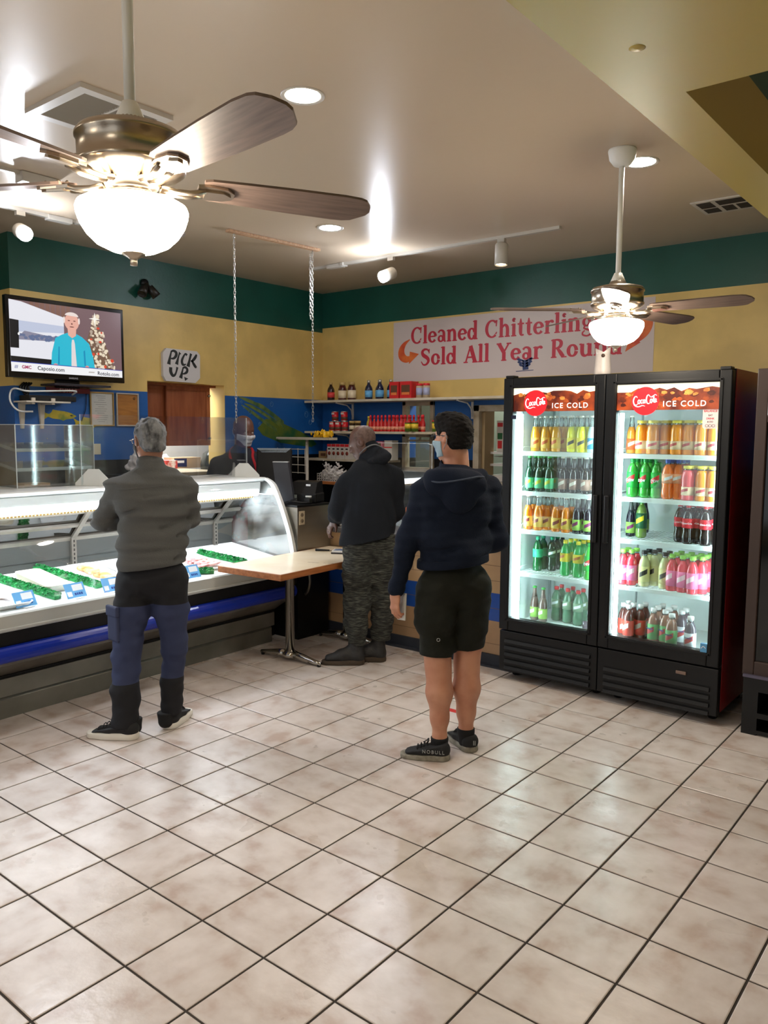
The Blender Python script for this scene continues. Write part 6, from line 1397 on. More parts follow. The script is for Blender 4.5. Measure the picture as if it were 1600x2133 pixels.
# ================================================================ people (local frame: x to their picture right, y away, z up)
def V3(*a): return np.array(a, float)
def nrm(v): v = np.array(v, float); return v / np.linalg.norm(v)
def head(f, c, fw, sc=1.0, ears=True, k=.018):
    """skull, jaw, nose, brow, ears round head centre c, looking along fw"""
    c = np.array(c, float); F = nrm(fw); R_ = nrm(np.cross(F, (0, 0, 1))); U = np.cross(R_, F); M = np.stack([R_, F, U], 1)
    P = lambda r, fo, u: c + sc * (R_ * r + F * fo + U * u)
    f.ell(P(0, -.012, .030), sc * V3(.076, .097, .090), 0 if False else .03, M)
    f.ell(P(0, .022, -.02), sc * V3(.066, .07, .085), .03, M)
    f.cone(P(0, .045, -.055), P(0, .062, -.092), sc * .048, sc * .030, k=.03)
    f.cone(P(.035, .0, -.06), P(.012, .06, -.092), sc * .03, sc * .022, k=.025); f.cone(P(-.035, .0, -.06), P(-.012, .06, -.092), sc * .03, sc * .022, k=.025)
    f.cone(P(.03, .076, .022), P(-.03, .076, .022), sc * .014, k=.02)
    f.cone(P(0, .088, .012), P(0, .108, -.026), sc * .009, sc * .013, k=.012)
    f.cone(P(.009, .098, -.031), P(-.009, .098, -.031), sc * .009, k=.008)
    for s_ in (-1, 1):
        f.ell(P(s_ * .031, .092, .006), sc * V3(.015, .012, .010), .012, M, 'sub')
        f.ell(P(s_ * .035, .08, -.025), sc * V3(.02, .02, .02), .02, M)
    f.cone(P(.018, .093, -.058), P(-.018, .093, -.058), sc * .008, k=.006); f.cone(P(.015, .091, -.067), P(-.015, .091, -.067), sc * .008, k=.006)
    if ears:
        for s_ in (-1, 1):
            f.ell(P(s_ * .079, -.008, .0), sc * V3(.010, .021, .032), .008, M); f.ell(P(s_ * .088, -.002, .004), sc * V3(.008, .010, .018), .006, M, 'sub')
    return P, M, F, R_, U
def eyes(parent, P, sc, M):
    for s_ in (-1, 1):
        MB().lathe([(0, -.011), (.006, -.009), (.0105, -.003), (.011, .003), (.007, .009), (0, .011)], 14, Matrix.Translation(Vector(P(s_ * .031, .078, .006)))).build('eye', mat('eye_white', (190, 182, 176), rough=.2), parent)
def hand(f, w_, d, n, curl=.5, sc=1.0, side=1, k=.006):
    """palm from wrist w_ along d, fingers closing towards n; thumb on `side`"""
    w_ = np.array(w_, float); d = nrm(d); n = np.array(n, float); n = nrm(n - d * (n @ d)); s_ = np.cross(d, n) * side
    f.cone(w_ - d * .02, w_ + d * .04 * sc, .027 * sc, .033 * sc, k=.015, w=s_, fa=.62); f.cone(w_ + d * .035 * sc, w_ + d * .085 * sc, .034 * sc, .040 * sc, k=.012, w=s_, fa=.40)
    for i, (o, L) in enumerate(((.030, .068), (.0105, .078), (-.0105, .072), (-.030, .056))):
        b = w_ + d * (.088 - .004 * abs(i - 1)) * sc + s_ * o * sc; dd = d; r = .0086 * sc; p = b
        for j, fr in enumerate((.45, .32, .25)):
            a = curl * (.55 + .45 * j); dd = nrm(dd * math.cos(a) + n * math.sin(a)); n2 = n
            q = p + dd * L * fr * sc; f.cone(p, q, r, r * .93, k=k); p = q; r *= .93; 
            n = nrm(n - dd * (n @ dd)) if abs(n @ dd) < .99 else n2
        n = nrm(np.cross(s_, d)) * (1 if np.cross(s_, d) @ n2 > -9 else 1); n = nrm(np.cross(s_ * side, d)) if False else n2 if False else nrm(np.cross(s_ / side, d) * 1.0)
    t0 = w_ + d * .025 * sc + s_ * .030 * sc; t1 = t0 + (d * .6 + s_ * .5 + n * .35) * .042 * sc; t2 = t1 + (d * .85 + s_ * .05 + n * .4) * .034 * sc
    f.cone(t0, t1, .0125 * sc, .0105 * sc, k=.012).cone(t1, t2, .0102 * sc, .0085 * sc, k=k)
def field(h, lo=(-.5, -.45, -.01), hi=(.5, .5, 1.92)): return Field(lo, hi, h)
def limb(f, pts, d=0, k=.02, **kw):
    return f.chain([(p, r + d) for p, r in pts], k=k, **kw)
def slim(f, arms, legs):
    for l in arms: f.chain([(p, r - (.016 if i == 0 else .011 if i < len(l) - 1 else 0)) for i, (p, r) in enumerate(l)], k=.02)
    for l in legs: f.chain([(p, r - (.016 if i < 3 else .012)) for i, (p, r) in enumerate(l)], k=.02)
def shoe(par, heel, toe, top, um, sm, r=.042, sole_h=.028, laces=None, tall=False, ank=None, name='shoe'):
    h = V3(*heel, 0); t = V3(*toe, 0); d = t - h; L = np.linalg.norm(d); u = d / L; w_ = V3(-u[1], u[0], 0); zz = V3(0, 0, 1)
    lo = np.minimum(h, t) - .09; hi = np.maximum(h, t) + .09; lo[2] = -.01; hi[2] = top + .05
    f = Field(lo, hi, .0045)
    a = h + u * .042
    f.cone(a + zz * (sole_h + .025), h + u * L * .55 + zz * (sole_h + .028), r, r * 1.02, k=.02); f.cone(h + u * L * .55 + zz * (sole_h + .024), t - u * .045 + zz * (sole_h + .010), r * 1.02, r * .92, k=.02, w=w_, fa=.85, fb=.62)
    an = a + u * .012 if ank is None else V3(ank[0], ank[1], 0)
    f.cone(a + zz * .05, an + zz * (top - .012), r, r * (.98 if tall else .86), k=.02); f.cone(h + u * L * .5 + zz * .06, an + u * .02 + zz * (top - .03), r * .8, r * .62, k=.03)
    f.plane((0, 0, sole_h * .7), (0, 0, -1)); f.plane(an + zz * top, nrm(u * .25 + zz))
    up = f.build(name, um, par)
    f = Field(lo, hi, .004); f.cone(a + zz * sole_h * .45, h + u * L * .6 + zz * sole_h * .4, r * 1.10, r * 1.16, k=.01); f.cone(h + u * L * .6 + zz * sole_h * .4, t - u * .04 + zz * (sole_h * .5), r * 1.16, r * 1.02, k=.01)
    f.plane(h + zz * (sole_h + .008), nrm(zz + u * .045)); f.plane((0, 0, .0008), (0, 0, -1)); f.build('sole', sm, up)
    if laces is not None:
        m = MB(); q0 = h + u * L * .40; 
        for k in range(4):
            c = h + u * (L * (.44 + .07 * k)) + zz * (sole_h + .062 - .008 * k) ; m.tube([c - w_ * .026 - zz * .012, c - w_ * .01 + zz * .004, c + w_ * .01 + zz * .004, c + w_ * .026 - zz * .012], .0028, 6)
        c = h + u * (L * .43) + zz * (sole_h + .066)
        for s_ in (-1, 1): m.tube(smooth_pts([c, c + w_ * s_ * .018 + zz * .006, c + w_ * s_ * .03 + u * .01 - zz * .006, c + w_ * s_ * .018, c + w_ * s_ * .03 + u * .03 - zz * .02], 3), .0025, 6)
        m.build('laces', laces, up)
    return up, u, w_
def band_mat(name, bands, rough=.85):
    m = wall_mat(name, bands, rough); return m
def person(label, gx, gy):
    return thing('person', label, 'person', (gx, gy, 0), YAW)
def glasses(par, P, fm, lens=None):
    m = MB()
    for s_ in (-1, 1):
        c = P(s_ * .033, .104, .006); R_ = nrm(P(1, 0, 0) - P(0, 0, 0)); U = nrm(P(0, 0, 1) - P(0, 0, 0))
        m.tube([c + R_ * .025 * math.cos(a) + U * .019 * math.sin(a) for a in np.linspace(0, 2 * PI, 19)[:-1]], .0018, 6, closed=True)
        m.tube([P(s_ * .058, .102, .010), P(s_ * .078, .085, .011), P(s_ * .084, .02, .012), P(s_ * .086, -.015, .008), P(s_ * .082, -.03, -.012)], .0019, 6)
    m.tube([P(-.009, .106, .012), P(0, .110, .015), P(.009, .106, .012)], .0016, 6)
    return m.build('glasses', fm, par)
def facemask(par, c, fw, m_, sc=1.0, seed=0):
    f = Field(np.array(c) - .16, np.array(c) + .16, .004); P = head(f, c, fw, sc, False)[0]; f.g -= .006
    F = nrm(fw); R_ = nrm(np.cross(F, (0, 0, 1))); U = np.cross(R_, F)
    f.plane(P(0, .09, -.012), nrm(U - F * .1)); f.plane(P(0, .05, -.098), -nrm(U + F * .1)); f.plane(P(0, .022, 0), -nrm(F))
    f.cone(P(0, .10, -.02), P(0, .104, -.06), .016, .012, k=.02); f.plane(P(0, .09, -.012), nrm(U - F * .1))
    o = f.build('face_mask', m_, par)
    st = MB()
    for s_ in (-1, 1):
        st.tube([P(s_ * .060, .03, -.02), P(s_ * .082, .0, .006), P(s_ * .086, -.022, .018), P(s_ * .084, -.03, -.004)], .0015, 5); st.tube([P(s_ * .054, .03, -.088), P(s_ * .074, .0, -.05), P(s_ * .082, -.022, -.03), P(s_ * .084, -.03, -.004)], .0015, 5)
    st.build('ear_loop', m_, o); return o

skinA = mat('skin_tan', (152, 108, 86), rough=.5, bump=(90, .05)); skinB = mat('skin_dark', (90, 62, 52), rough=.45, bump=(90, .05)); skinC = mat('skin_light', (196, 142, 114), rough=.5, bump=(90, .05), var=((178, 118, 92), 9, .4, .7)); skinD = mat('skin_deep', (98, 62, 50), rough=.4, bump=(90, .05))
blk = mat('shoe_black', (24, 25, 27), rough=.8, bump=(120, .2)); solew = mat('sole_white', (222, 218, 208), rough=.55); soleg = mat('sole_grey', (150, 146, 132), rough=.7, var=((110, 104, 90), 30, .4, .7)); lace = mat('lace_black', (16, 16, 18), rough=.7)

# ---- the man in the grey fleece
A = person('grey haired person in grey fleece with arms folded, facing the fish case', -.418, .951)
fA = nrm((-.5, .87, 0)); wA = (.87, .5, 0)
armL = [((-.155, .02, 1.352), .058), ((-.255, .07, 1.175), .050), ((-.14, .19, 1.175), .042), ((-.06, .23, 1.19), .033)]
armR = [((.190, .12, 1.362), .058), ((.185, .20, 1.185), .050), ((.07, .27, 1.19), .042), ((-.06, .25, 1.20), .033)]
legL = [((-.078, .04, .88), .088), ((-.120, -.015, .47), .060), ((-.113, -.10, .10), .042), ((-.10, -.124, .055), .036)]
legR = [((.105, .06, .88), .088), ((.118, .06, .47), .060), ((.104, .04, .10), .042), ((.101, .042, .055), .036)]
hA = (.006, .075, 1.622); lookA = (-.62, .76, -.12)
f = field(.005)
f.cone((.02, .05, .92), (.02, .05, 1.12), .15, .145, k=.03, w=wA, fa=.66).cone((.02, .05, 1.12), (.02, .06, 1.30), .145, .155, k=.03, w=wA, fa=.66).cone((-.09, .02, 1.365), (.12, .10, 1.365), .04, k=.04)
f.cone((.02, .075, 1.42), (.01, .08, 1.56), .062, .056, k=.03)
slim(f, (armL, armR), (legL, legR))
hand(f, (-.06, .23, 1.19), (.9, .35, .05), (.2, -.6, .1), .5, side=1); hand(f, (-.06, .25, 1.20), (-.9, -.15, .05), (-.2, -.5, 0), .5, side=-1)
f.cone((-.10, -.125, .045), (-.24, -.112, .04), .026, .02, k=.01); f.cone((.10, .045, .045), (.125, .18, .04), .026, .02, k=.01)
PA, MA, *_ = head(f, hA, lookA); f.build('body', skinA, A)
eyes(A, PA, 1, MA)
f = Field(np.array(hA) - .16, np.array(hA) + .17, .005)
Fh = nrm(lookA); Uh = MA[:, 2]
f.ell(PA(0, -.016, .036), (.083, .103, .093), 0, MA); f.ell(PA(0, -.055, -.03), (.066, .05, .055), .03, MA)
f.plane(PA(0, .050, .05), nrm(Fh - Uh * .35)); f.plane(PA(0, 0, -.068), -Uh)
for s_ in (-1, 1): f.ell(PA(s_ * .085, .004, -.012), (.03, .032, .046), .008, MA, 'sub'); f.cone(PA(s_ * .08, .05, -.03), PA(s_ * .08, .02, -.06), .035, k=.01, mode='sub')
f.warp(wob(3, 22, .0025)); f.warp(wob(4, 60, .0015))
f.build('hair', mat('hair_grey', (120, 122, 124), rough=.75, var=((52, 54, 56), 24, .42, .62), bump=(110, .5), stretch=(1, 1, .5)), A)
glasses(A, PA, mat('glasses_steel', (170, 170, 168), rough=.25, metal=.8))
facemask(A, hA, lookA, mat('mask_black', (36, 36, 40), rough=.8))
fleece = mat('grey_fleece', (82, 83, 82), rough=.95, bump=(150, .35))
f = field(.006, (-.42, -.2, .66), (.42, .42, 1.6))
f.cone((.02, .04, .87), (.02, .045, 1.05), .196, .182, k=.03, w=wA, fa=.80, fb=.76).cone((.02, .045, 1.05), (.02, .06, 1.30), .180, .200, k=.04, w=wA, fa=.72).cone((.02, .06, 1.30), (.02, .07, 1.40), .196, .15, k=.04, w=wA, fa=.68, fb=.6)
f.cone((-.09, .02, 1.385), (.13, .11, 1.39), .058, k=.07).cone((.02, .07, 1.42), (.014, .072, 1.475), .10, .072, k=.03)
for l in (armL, armR): limb(f, l[:3], .013, k=.022)
f.cone((-.14, .19, 1.175), (-.08, .225, 1.188), .053, .045, k=.01).cone((.07, .27, 1.19), (-.02, .255, 1.197), .053, .045, k=.01)
f.cone((.018, .068, 1.45), (.012, .07, 1.50), .078, .072, k=.012); f.ell((.008, .085, 1.525), (.060, .060, .045), .01, None, 'sub'); f.plane((.01, .07, 1.528), (0, .25, 1))
for a_, b_ in (((.06, -.06, 1.08), (.22, .04, 1.12)), ((.10, -.053, 1.14), (.22, .047, 1.19)), ((-.14, -.06, 1.22), (-.02, -.10, 1.25)), ((.06, -.07, .965), (.20, .02, .985)), ((-.22, .02, 1.13), (-.28, .08, 1.16)), ((.02, -.09, 1.32), (.16, -.03, 1.335))):
    f.cone(a_, b_, .008, .006, k=.026, mode='sub')
f.warp(wob(8, 3.2, .006, (.7, .7, 3.2))); f.warp(wob(9, 7, .0025, (.6, .6, 2.5)))
f.plane((-.2, 0, .905), (.10, 0, -1), box=((-.42, -.2, .6), (.42, .42, 1.1)))
jk = f.build('fleece_jacket', fleece, A)
sm = MB()
sm.tube([(x, -.105 + .55 * x * x + .18 * x * x, 1.372 + .01 * math.sin(9 * x)) for x in np.linspace(-.13, .15, 12)], .0025, 5)
sm.build('yoke_seam', fleece, jk)
tr = band_mat('two_tone_trousers', [(0, (12, 13, 20)), (.29, (42, 51, 84)), (.705, (13, 14, 21))])
def trousers(name, m_, par, hips, L, R_, dl, hem, seed, fold=.004, w=(1, 0, 0), hipr=.178, crotch=None):
    f = field(.006, (-.36, -.34, .02), (.36, .34, 1.12))
    f.cone(hips[0], hips[1], hipr, hipr * .80, k=.04, w=w, fa=.74)
    for lg in (L, R_): f.chain([(p, r) for p, r in lg], k=.03)
    f.warp(wob(seed, 4, fold, (1, 1, 1.8))); f.warp(wob(seed + 1, 9, fold * .5, (1, 1, 1.6)))
    xm = (L[-1][0][0] + R_[-1][0][0]) / 2
    for lg, z in zip((L, R_), hem):
        c = np.array(lg[-1][0]); f.plane((c[0], c[1], z), (0, 0, -1), box=((-.4 if lg is L else xm, -.5, -.1), (xm if lg is L else .4, .5, z + .06)))
    return f.build(name, m_, par)
tp = trousers('work_trousers', tr, A, ((.018, .045, .88), (.018, .045, .95)), [((-.078, .04, .86), .104), ((-.10, .015, .68), .096), ((-.122, -.015, .45), .076), ((-.116, -.07, .25), .072), ((-.112, -.115, .05), .074)],
              [((.105, .06, .86), .104), ((.112, .06, .68), .090), ((.120, .06, .45), .068), ((.110, .05, .25), .060), ((.103, .035, .07), .058)], .014, (.062, .082), 20, w=wA)
navyf = mat('navy_cloth', (48, 56, 86), rough=.85)
pc = MB().box(-.055, .055, -.016, .012, -.09, .07, b=.012, M=TR(-.176, -.045, .61) @ RZ(-.75)).box(-.058, .058, -.024, .0, .05, .11, b=.008, M=TR(-.174, -.045, .61) @ RZ(-.75)).build('cargo_pocket', navyf, tp)
MB().lathe([(0, 0), (.009, 0), (.007, .004), (0, .005)], 12, TR(-.165, -.079, .672) @ RZ(-.75) @ RX(PI / 2)).build('snap', mat('snap_silver', (210, 210, 210), rough=.3, metal=.6), pc)
shoe(A, (-.035, -.135), (-.318, -.105), .085, blk, solew, .044, .036, lace); shoe(A, (.092, -.006), (.142, .262), .085, blk, solew, .044, .036, lace)

# ---- the man in the black sweatshirt
B = person('bald person in black sweatshirt and streaked joggers leaning at the counter', -.337, 2.771)
fB = nrm((-.72, .69, 0)); wB = (.69, .72, 0)
armL = [((-.150, .0, 1.335), .060), ((-.222, .03, 1.09), .052), ((-.245, .13, 1.05), .042), ((-.255, .15, 1.03), .032)]
armR = [((.165, .12, 1.345), .060), ((.175, .17, 1.10), .050), ((.03, .28, 1.02), .040), ((-.03, .31, 1.0), .032)]
legL = [((-.075, .0, .86), .092), ((-.085, -.035, .50), .064), ((-.096, -.07, .12), .045), ((-.09, -.08, .05), .042)]
legR = [((.09, .03, .86), .092), ((.105, .02, .50), .064), ((.076, .01, .12), .045), ((.07, .0, .05), .042)]
hB = (-.055, .075, 1.598); lookB = (-.93, .22, -.42)
f = field(.005)
f.cone((.0, .03, .90), (.0, .05, 1.12), .15, .15, k=.03, w=wB, fa=.72).cone((.0, .05, 1.12), (.0, .06, 1.30), .15, .155, k=.03, w=wB, fa=.68).cone((-.09, .02, 1.345), (.10, .10, 1.355), .04, k=.04)
f.cone((.0, .07, 1.42), (-.035, .075, 1.53), .066, .06, k=.03)
slim(f, (armL, armR), (legL, legR))
hand(f, (-.255, .15, 1.03), (-.45, -.1, -.75), (.5, .3, -.3), .55, side=1); hand(f, (-.03, .31, 1.0), (-.9, .1, -.3), (0, -.3, -.9), .5, side=-1)
f.cone((-.09, -.085, .04), (-.26, -.085, .03), .034, .026, k=.02); f.cone((.08, .0, .04), (-.04, .01, .03), .034, .026, k=.02)
PB, MB_, *_ = head(f, hB, lookB, 1.0); f.build('body', skinB, B); eyes(B, PB, 1, MB_)
f = Field(np.array(hB) - .16, np.array(hB) + .16, .005); head(f, hB, lookB, 1.0, False); f.g -= .0015
Fh = nrm(lookB); Uh = MB_[:, 2]; f.plane(PB(0, .035, .02), nrm(Fh + Uh * .15)); f.plane(PB(0, -.0, -.05), -Uh); f.plane(PB(0, 0, .085), nrm(Uh + .35 * Fh))
for s_ in (-1, 1): f.ell(PB(s_ * .085, .0, -.01), (.03, .03, .045), .005, MB_, 'sub')
f.build('hair', mat('stubble_grey', (104, 84, 78), rough=.7, var=((78, 58, 52), 40, .4, .65)), B)
sweat = mat('black_sweatshirt', (27, 31, 38), rough=.95, spec=.25, bump=(140, .3))
f = field(.006, (-.42, -.25, .62), (.42, .46, 1.65))
f.cone((-.006, .03, .80), (-.004, .035, 1.02), .206, .204, k=.03, w=wB, fa=.84).cone((-.004, .035, 1.02), (.0, .055, 1.30), .198, .200, k=.04, w=wB, fa=.78).cone((.0, .055, 1.30), (.0, .07, 1.42), .196, .12, k=.04, w=wB, fa=.7, fb=.7)
f.cone((-.09, .01, 1.37), (.11, .12, 1.38), .062, k=.08)
for l in (armL, armR): limb(f, l[:3], .019, k=.03)
f.cone((-.245, .13, 1.05), (-.25, .142, 1.04), .052, .046, k=.01)
for a_, b_ in (((.06, -.12, 1.25), (.16, -.04, 1.02)), ((-.10, -.13, 1.30), (-.12, -.13, 1.10))):
    f.cone(a_, b_, .010, .007, k=.03, mode='sub')
f.warp(wob(18, 2.6, .011, (1.3, 1.3, 1.3))); f.warp(wob(19, 6, .004))
f.plane((0, 0, .898), (.2, 0, -1), box=((-.42, -.25, .5), (.42, .46, .985)))
swt = f.build('sweatshirt', sweat, B)
f = field(.005, (-.2, -.15, 1.3), (.25, .3, 1.66))
f.ell((.045, .03, 1.475), (.125, .095, .062), 0, np.stack([nrm((.85, .1, .35)), nrm((-.1, 1, 0)), nrm(np.cross(nrm((.85, .1, .35)), nrm((-.1, 1, 0))))], 1)); f.cone((.02, .06, 1.47), (-.005, .07, 1.545), .088, .082, k=.03); f.ell((-.05, .075, 1.57), (.075, .075, .075), .01, None, 'sub')
f.warp(wob(28, 8, .006)); f.build('hood', sweat, swt)
MB().tube(smooth_pts([(-.075, -.0, 1.515), (-.03, -.03, 1.56), (.03, -.02, 1.585), (.085, .02, 1.565), (.13, .03, 1.525)], 4), .005, 6).build('hood_hem', mat('hem_grey', (110, 112, 116), rough=.9), swt)
jog = mat('streaked_jogger', (32, 33, 31), rough=.95, var=((104, 106, 96), 4.2, .48, .74), stretch=(5, 5, 62), bump=(90, .3))
trousers('joggers', jog, B, ((-.0, .025, .86), (-.0, .03, .91)), [((-.075, .0, .85), .118), ((-.082, -.02, .64), .108), ((-.086, -.035, .46), .096), ((-.09, -.055, .29), .092), ((-.094, -.065, .22), .074), ((-.095, -.07, .13), .058)],
         [((.09, .03, .85), .115), ((.10, .025, .64), .104), ((.104, .02, .46), .088), ((.088, .014, .29), .082), ((.078, .012, .22), .066), ((.075, .01, .15), .054)], .02, (.135, .155), 40, .007, w=wB, hipr=.18)
soleb = mat('boot_sole', (66, 54, 42), rough=.85)
shoe(B, (-.038, -.085), (-.338, -.088), .165, mat('boot_black', (34, 33, 33), rough=.6, bump=(60, .2)), soleb, .046, .034, lace, True, (-.09, -.075), 'boot'); shoe(B, (.118, -.008), (-.17, .022), .165, mat('boot_black', (0,) * 3), soleb, .046, .034, lace, True, (.072, .005), 'boot')

# ---- the man in the navy hoodie
Cp = person('dark haired person in navy hoodie and olive shorts, seen from behind', 1.044, 1.798)
fC = nrm((-.35, .94, 0)); wC = (.94, .35, 0)
armL = [((-.148, .04, 1.358), .060), ((-.232, .015, 1.13), .050), ((-.292, -.03, .895), .036), ((-.300, -.034, .855), .030)]
armR = [((.183, .11, 1.37), .060), ((.228, .13, 1.12), .050), ((.165, .27, 1.06), .038), ((.12, .33, 1.05), .032)]
legL = [((-.085, .0, .88), .100), ((-.084, -.045, .55), .076), ((-.078, -.05, .475), .064), ((-.074, -.056, .42), .060), ((-.070, -.066, .335), .067), ((-.068, -.08, .20), .049), ((-.068, -.093, .10), .037), ((-.066, -.10, .05), .038)]
legR = [((.10, .03, .88), .100), ((.085, .03, .55), .076), ((.080, .028, .475), .064), ((.080, .02, .42), .061), ((.079, .008, .335), .070), ((.079, .006, .20), .050), ((.079, .008, .10), .038), ((.082, .0, .05), .038)]
hC = (-.006, .065, 1.652); lookC = (-.70, .71, -.05)
f = field(.005)
f.cone((.0, .03, .92), (.0, .04, 1.12), .15, .145, k=.03, w=wC, fa=.7).cone((.0, .04, 1.12), (.0, .06, 1.32), .145, .16, k=.03, w=wC, fa=.66).cone((-.09, .03, 1.37), (.12, .10, 1.375), .042, k=.04)
f.cone((.015, .07, 1.44), (.01, .07, 1.57), .07, .064, k=.03)
slim(f, (armL, armR), ())
for l in (legL, legR): f.chain([(p, r - (.022 if i == 0 else .008 if i == 1 else .004 if i > 4 else 0)) for i, (p, r) in enumerate(l)], k=.03)
hand(f, (-.300, -.034, .855), (-.06, -.08, -1), (.75, .45, 0), .62, side=-1); hand(f, (.12, .33, 1.05), (-.8, .5, 0), (0, 0, -1), .5, side=1)
f.cone((-.065, -.105, .04), (-.17, -.10, .035), .030, .022, k=.02); f.cone((.09, -.0, .04), (.045, .10, .035), .030, .022, k=.02)
PC, MC, *_ = head(f, hC, lookC); f.build('body', skinC, Cp); eyes(Cp, PC, 1, MC)
f = Field(np.array(hC) - .17, np.array(hC) + .18, .005); Fh = nrm(lookC); Uh = MC[:, 2]
f.ell(PC(0, -.012, .036), (.084, .104, .094), 0, MC); f.ell(PC(0, -.05, -.025), (.072, .056, .055), .03, MC); f.cone(PC(-.03, .045, .088), PC(.03, .045, .09), .042, k=.04)
f.plane(PC(0, .072, .05), nrm(Fh - Uh * .45)); f.plane(PC(0, 0, -.062), -Uh)
for s_ in (-1, 1): f.ell(PC(s_ * .085, .006, -.014), (.028, .03, .046), .006, MC, 'sub'); f.cone(PC(s_ * .085, .06, -.02), PC(s_ * .085, .03, -.06), .038, k=.01, mode='sub')
f.warp(wob(53, 40, .0022)); f.build('hair', mat('hair_dark', (18, 15, 14), rough=.8, spec=.2, bump=(160, .5)), Cp)
glasses(Cp, PC, mat('glasses_black', (18, 18, 22), rough=.3)); facemask(Cp, hC, lookC, mat('mask_pale_blue', (150, 176, 190), rough=.8))
hood_m = mat('navy_hoodie', (15, 24, 41), rough=.95, spec=.25, bump=(150, .3))
f = field(.006, (-.44, -.22, .76), (.42, .46, 1.62))
f.cone((.0, .035, .97), (.0, .035, 1.10), .194, .188, k=.03, w=wC, fa=.82, fb=.78).cone((.0, .035, 1.10), (.0, .055, 1.32), .184, .205, k=.04, w=wC, fa=.74).cone((.0, .055, 1.32), (.005, .065, 1.43), .20, .125, k=.04, w=wC, fa=.7)
f.cone((-.09, .03, 1.39), (.125, .11, 1.395), .064, k=.08)
for l in (armL, armR): limb(f, l[:3], .015, k=.03)
f.cone((-.285, -.025, .92), (-.296, -.032, .872), .050, .043, k=.012)
for a_, b_ in (((-.10, -.125, 1.17), (.06, -.135, 1.25)), ((-.13, -.11, 1.08), (.05, -.13, 1.10)), ((.04, -.13, 1.065), (.17, -.085, 1.09)), ((-.12, -.10, 1.26), (-.02, -.14, 1.33)), ((.10, -.12, 1.22), (.18, -.06, 1.33))):
    f.cone(a_, b_, .009, .006, k=.028, mode='sub')
f.warp(wob(58, 2.8, .008, (1, 1, 2.0))); f.warp(wob(59, 7, .0035, (.8, .8, 1.8)))
f.plane((0, 0, 1.0), (.10, 0, -1), box=((-.205, -.22, .7), (.42, .46, 1.06)))
hd_ = f.build('hoodie', hood_m, Cp)
f = field(.006, (-.25, -.2, .92), (.26, .25, 1.06)); f.cone((.0, .034, .98), (.0, .035, 1.03), .1955, .193, k=.0, w=wC, fa=.825); f.plane((0, 0, 1.035), (-.10, 0, 1)); f.plane((0, 0, .99), (.10, 0, -1)); f.build('waistband', hood_m, hd_)
f = field(.005, (-.24, -.2, 1.25), (.26, .3, 1.62))
f.ell((.0, -.066, 1.415), (.156, .076, .085), 0); f.ell((.02, -.098, 1.335), (.085, .05, .065), .05); f.cone((.01, .06, 1.43), (.006, .062, 1.485), .105, .084, k=.04); f.cone((-.12, .0, 1.45), (.13, .03, 1.455), .045, k=.05); f.ell((.0, .075, 1.535), (.070, .072, .06), .012, None, 'sub')
f.warp(wob(63, 6, .007)); f.build('hood', hood_m, hd_)
MB().tube(smooth_pts([(-.138, -.085, 1.435), (-.09, -.127, 1.43), (-.02, -.147, 1.438), (.05, -.144, 1.45), (.105, -.114, 1.458), (.14, -.074, 1.455)], 5), .0045, 6).build('hood_edge', mat('hood_edge_navy', (58, 68, 86), rough=.9), hd_)
sh_m = mat('olive_shorts', (24, 26, 19), rough=.8, spec=.25, bump=(90, .15))
so = trousers('shorts', sh_m, Cp, ((.003, .025, .90), (.003, .03, .99)), [((-.088, .0, .86), .113), ((-.086, -.03, .70), .102), ((-.082, -.045, .50), .094)], [((.098, .03, .86), .108), ((.090, .03, .70), .096), ((.080, .03, .50), .084)], .02, (.535, .548), 70, .005, w=wC, hipr=.180)
m = MB(); m.tube([(-.085 + .008 * math.cos(a), -.155, .635 + .008 * math.sin(a)) for a in np.linspace(0, 2 * PI, 13)[:-1]], .0018, 5, closed=True); m.build('round_mark', mat('mark_silver', (170, 172, 172), rough=.3, metal=.5), so)
sk = mat('sock_black', (18, 18, 20), rough=.9)
def socks(par, specs):
    for lg, foot, z in specs:
        c = np.array(lg[-1][0]); f = Field((c[0] - .2, c[1] - .2, .015), (c[0] + .2, c[1] + .24, z + .03), .0045); limb(f, lg[-3:], .004, k=.02)
        if foot: f.cone(foot[0], foot[1], foot[2] + .004, foot[3] + .004, k=.02)
        f.plane((0, 0, z), (0, 0, 1)); f.build('sock', sk, par)
socks(Cp, ((legL, ((-.065, -.105, .04), (-.17, -.10, .035), .030, .022), .105), (legR, ((.09, -.0, .04), (.045, .10, .035), .030, .022), .115)))
socks(A, ((legL, ((-.10, -.125, .045), (-.24, -.112, .04), .026, .02), .10), (legR, ((.10, .045, .045), (.125, .18, .04), .026, .02), .10)))
up, u, w_ = shoe(Cp, (-.020, -.135), (-.268, -.092), .078, blk, soleg, .043, .026, lace)
side = np.array((-.02, -.135, .052)) + np.array((*u[:2], 0)) * .078 - np.array((*w_[:2], 0)) * (-.0515 if w_[1] < 0 else .0515)
text_mb('NOBULL', .025, frame(side, -u, -w_ if w_[1] > 0 else w_), .0015, .0002, spacing=1.3).build('side_lettering', mat('lettering_grey', (150, 152, 150), rough=.6), up)
up2, u2, w2 = shoe(Cp, (.112, -.05), (.012, .205), .078, blk, soleg, .043, .026, lace)
MB().box(-.006, -.002, -.003, 0, -.012, .012, M=TR(.118, -.0535, .055)).box(.002, .006, -.003, 0, -.012, .012, M=TR(.118, -.0535, .055)).build('heel_mark', mat('lettering_grey', (0,) * 3), up2)
ph = thing('mobile_phone', 'pale cased phone held low in the hand of the person in navy', 'phone')
ph.matrix_world = Matrix.Translation((1.044, 1.798, 0)) @ RZ(YAW) @ TR(-.268, -.018, .775) @ RZ(.55) @ RX(-.12) @ RY(.12)
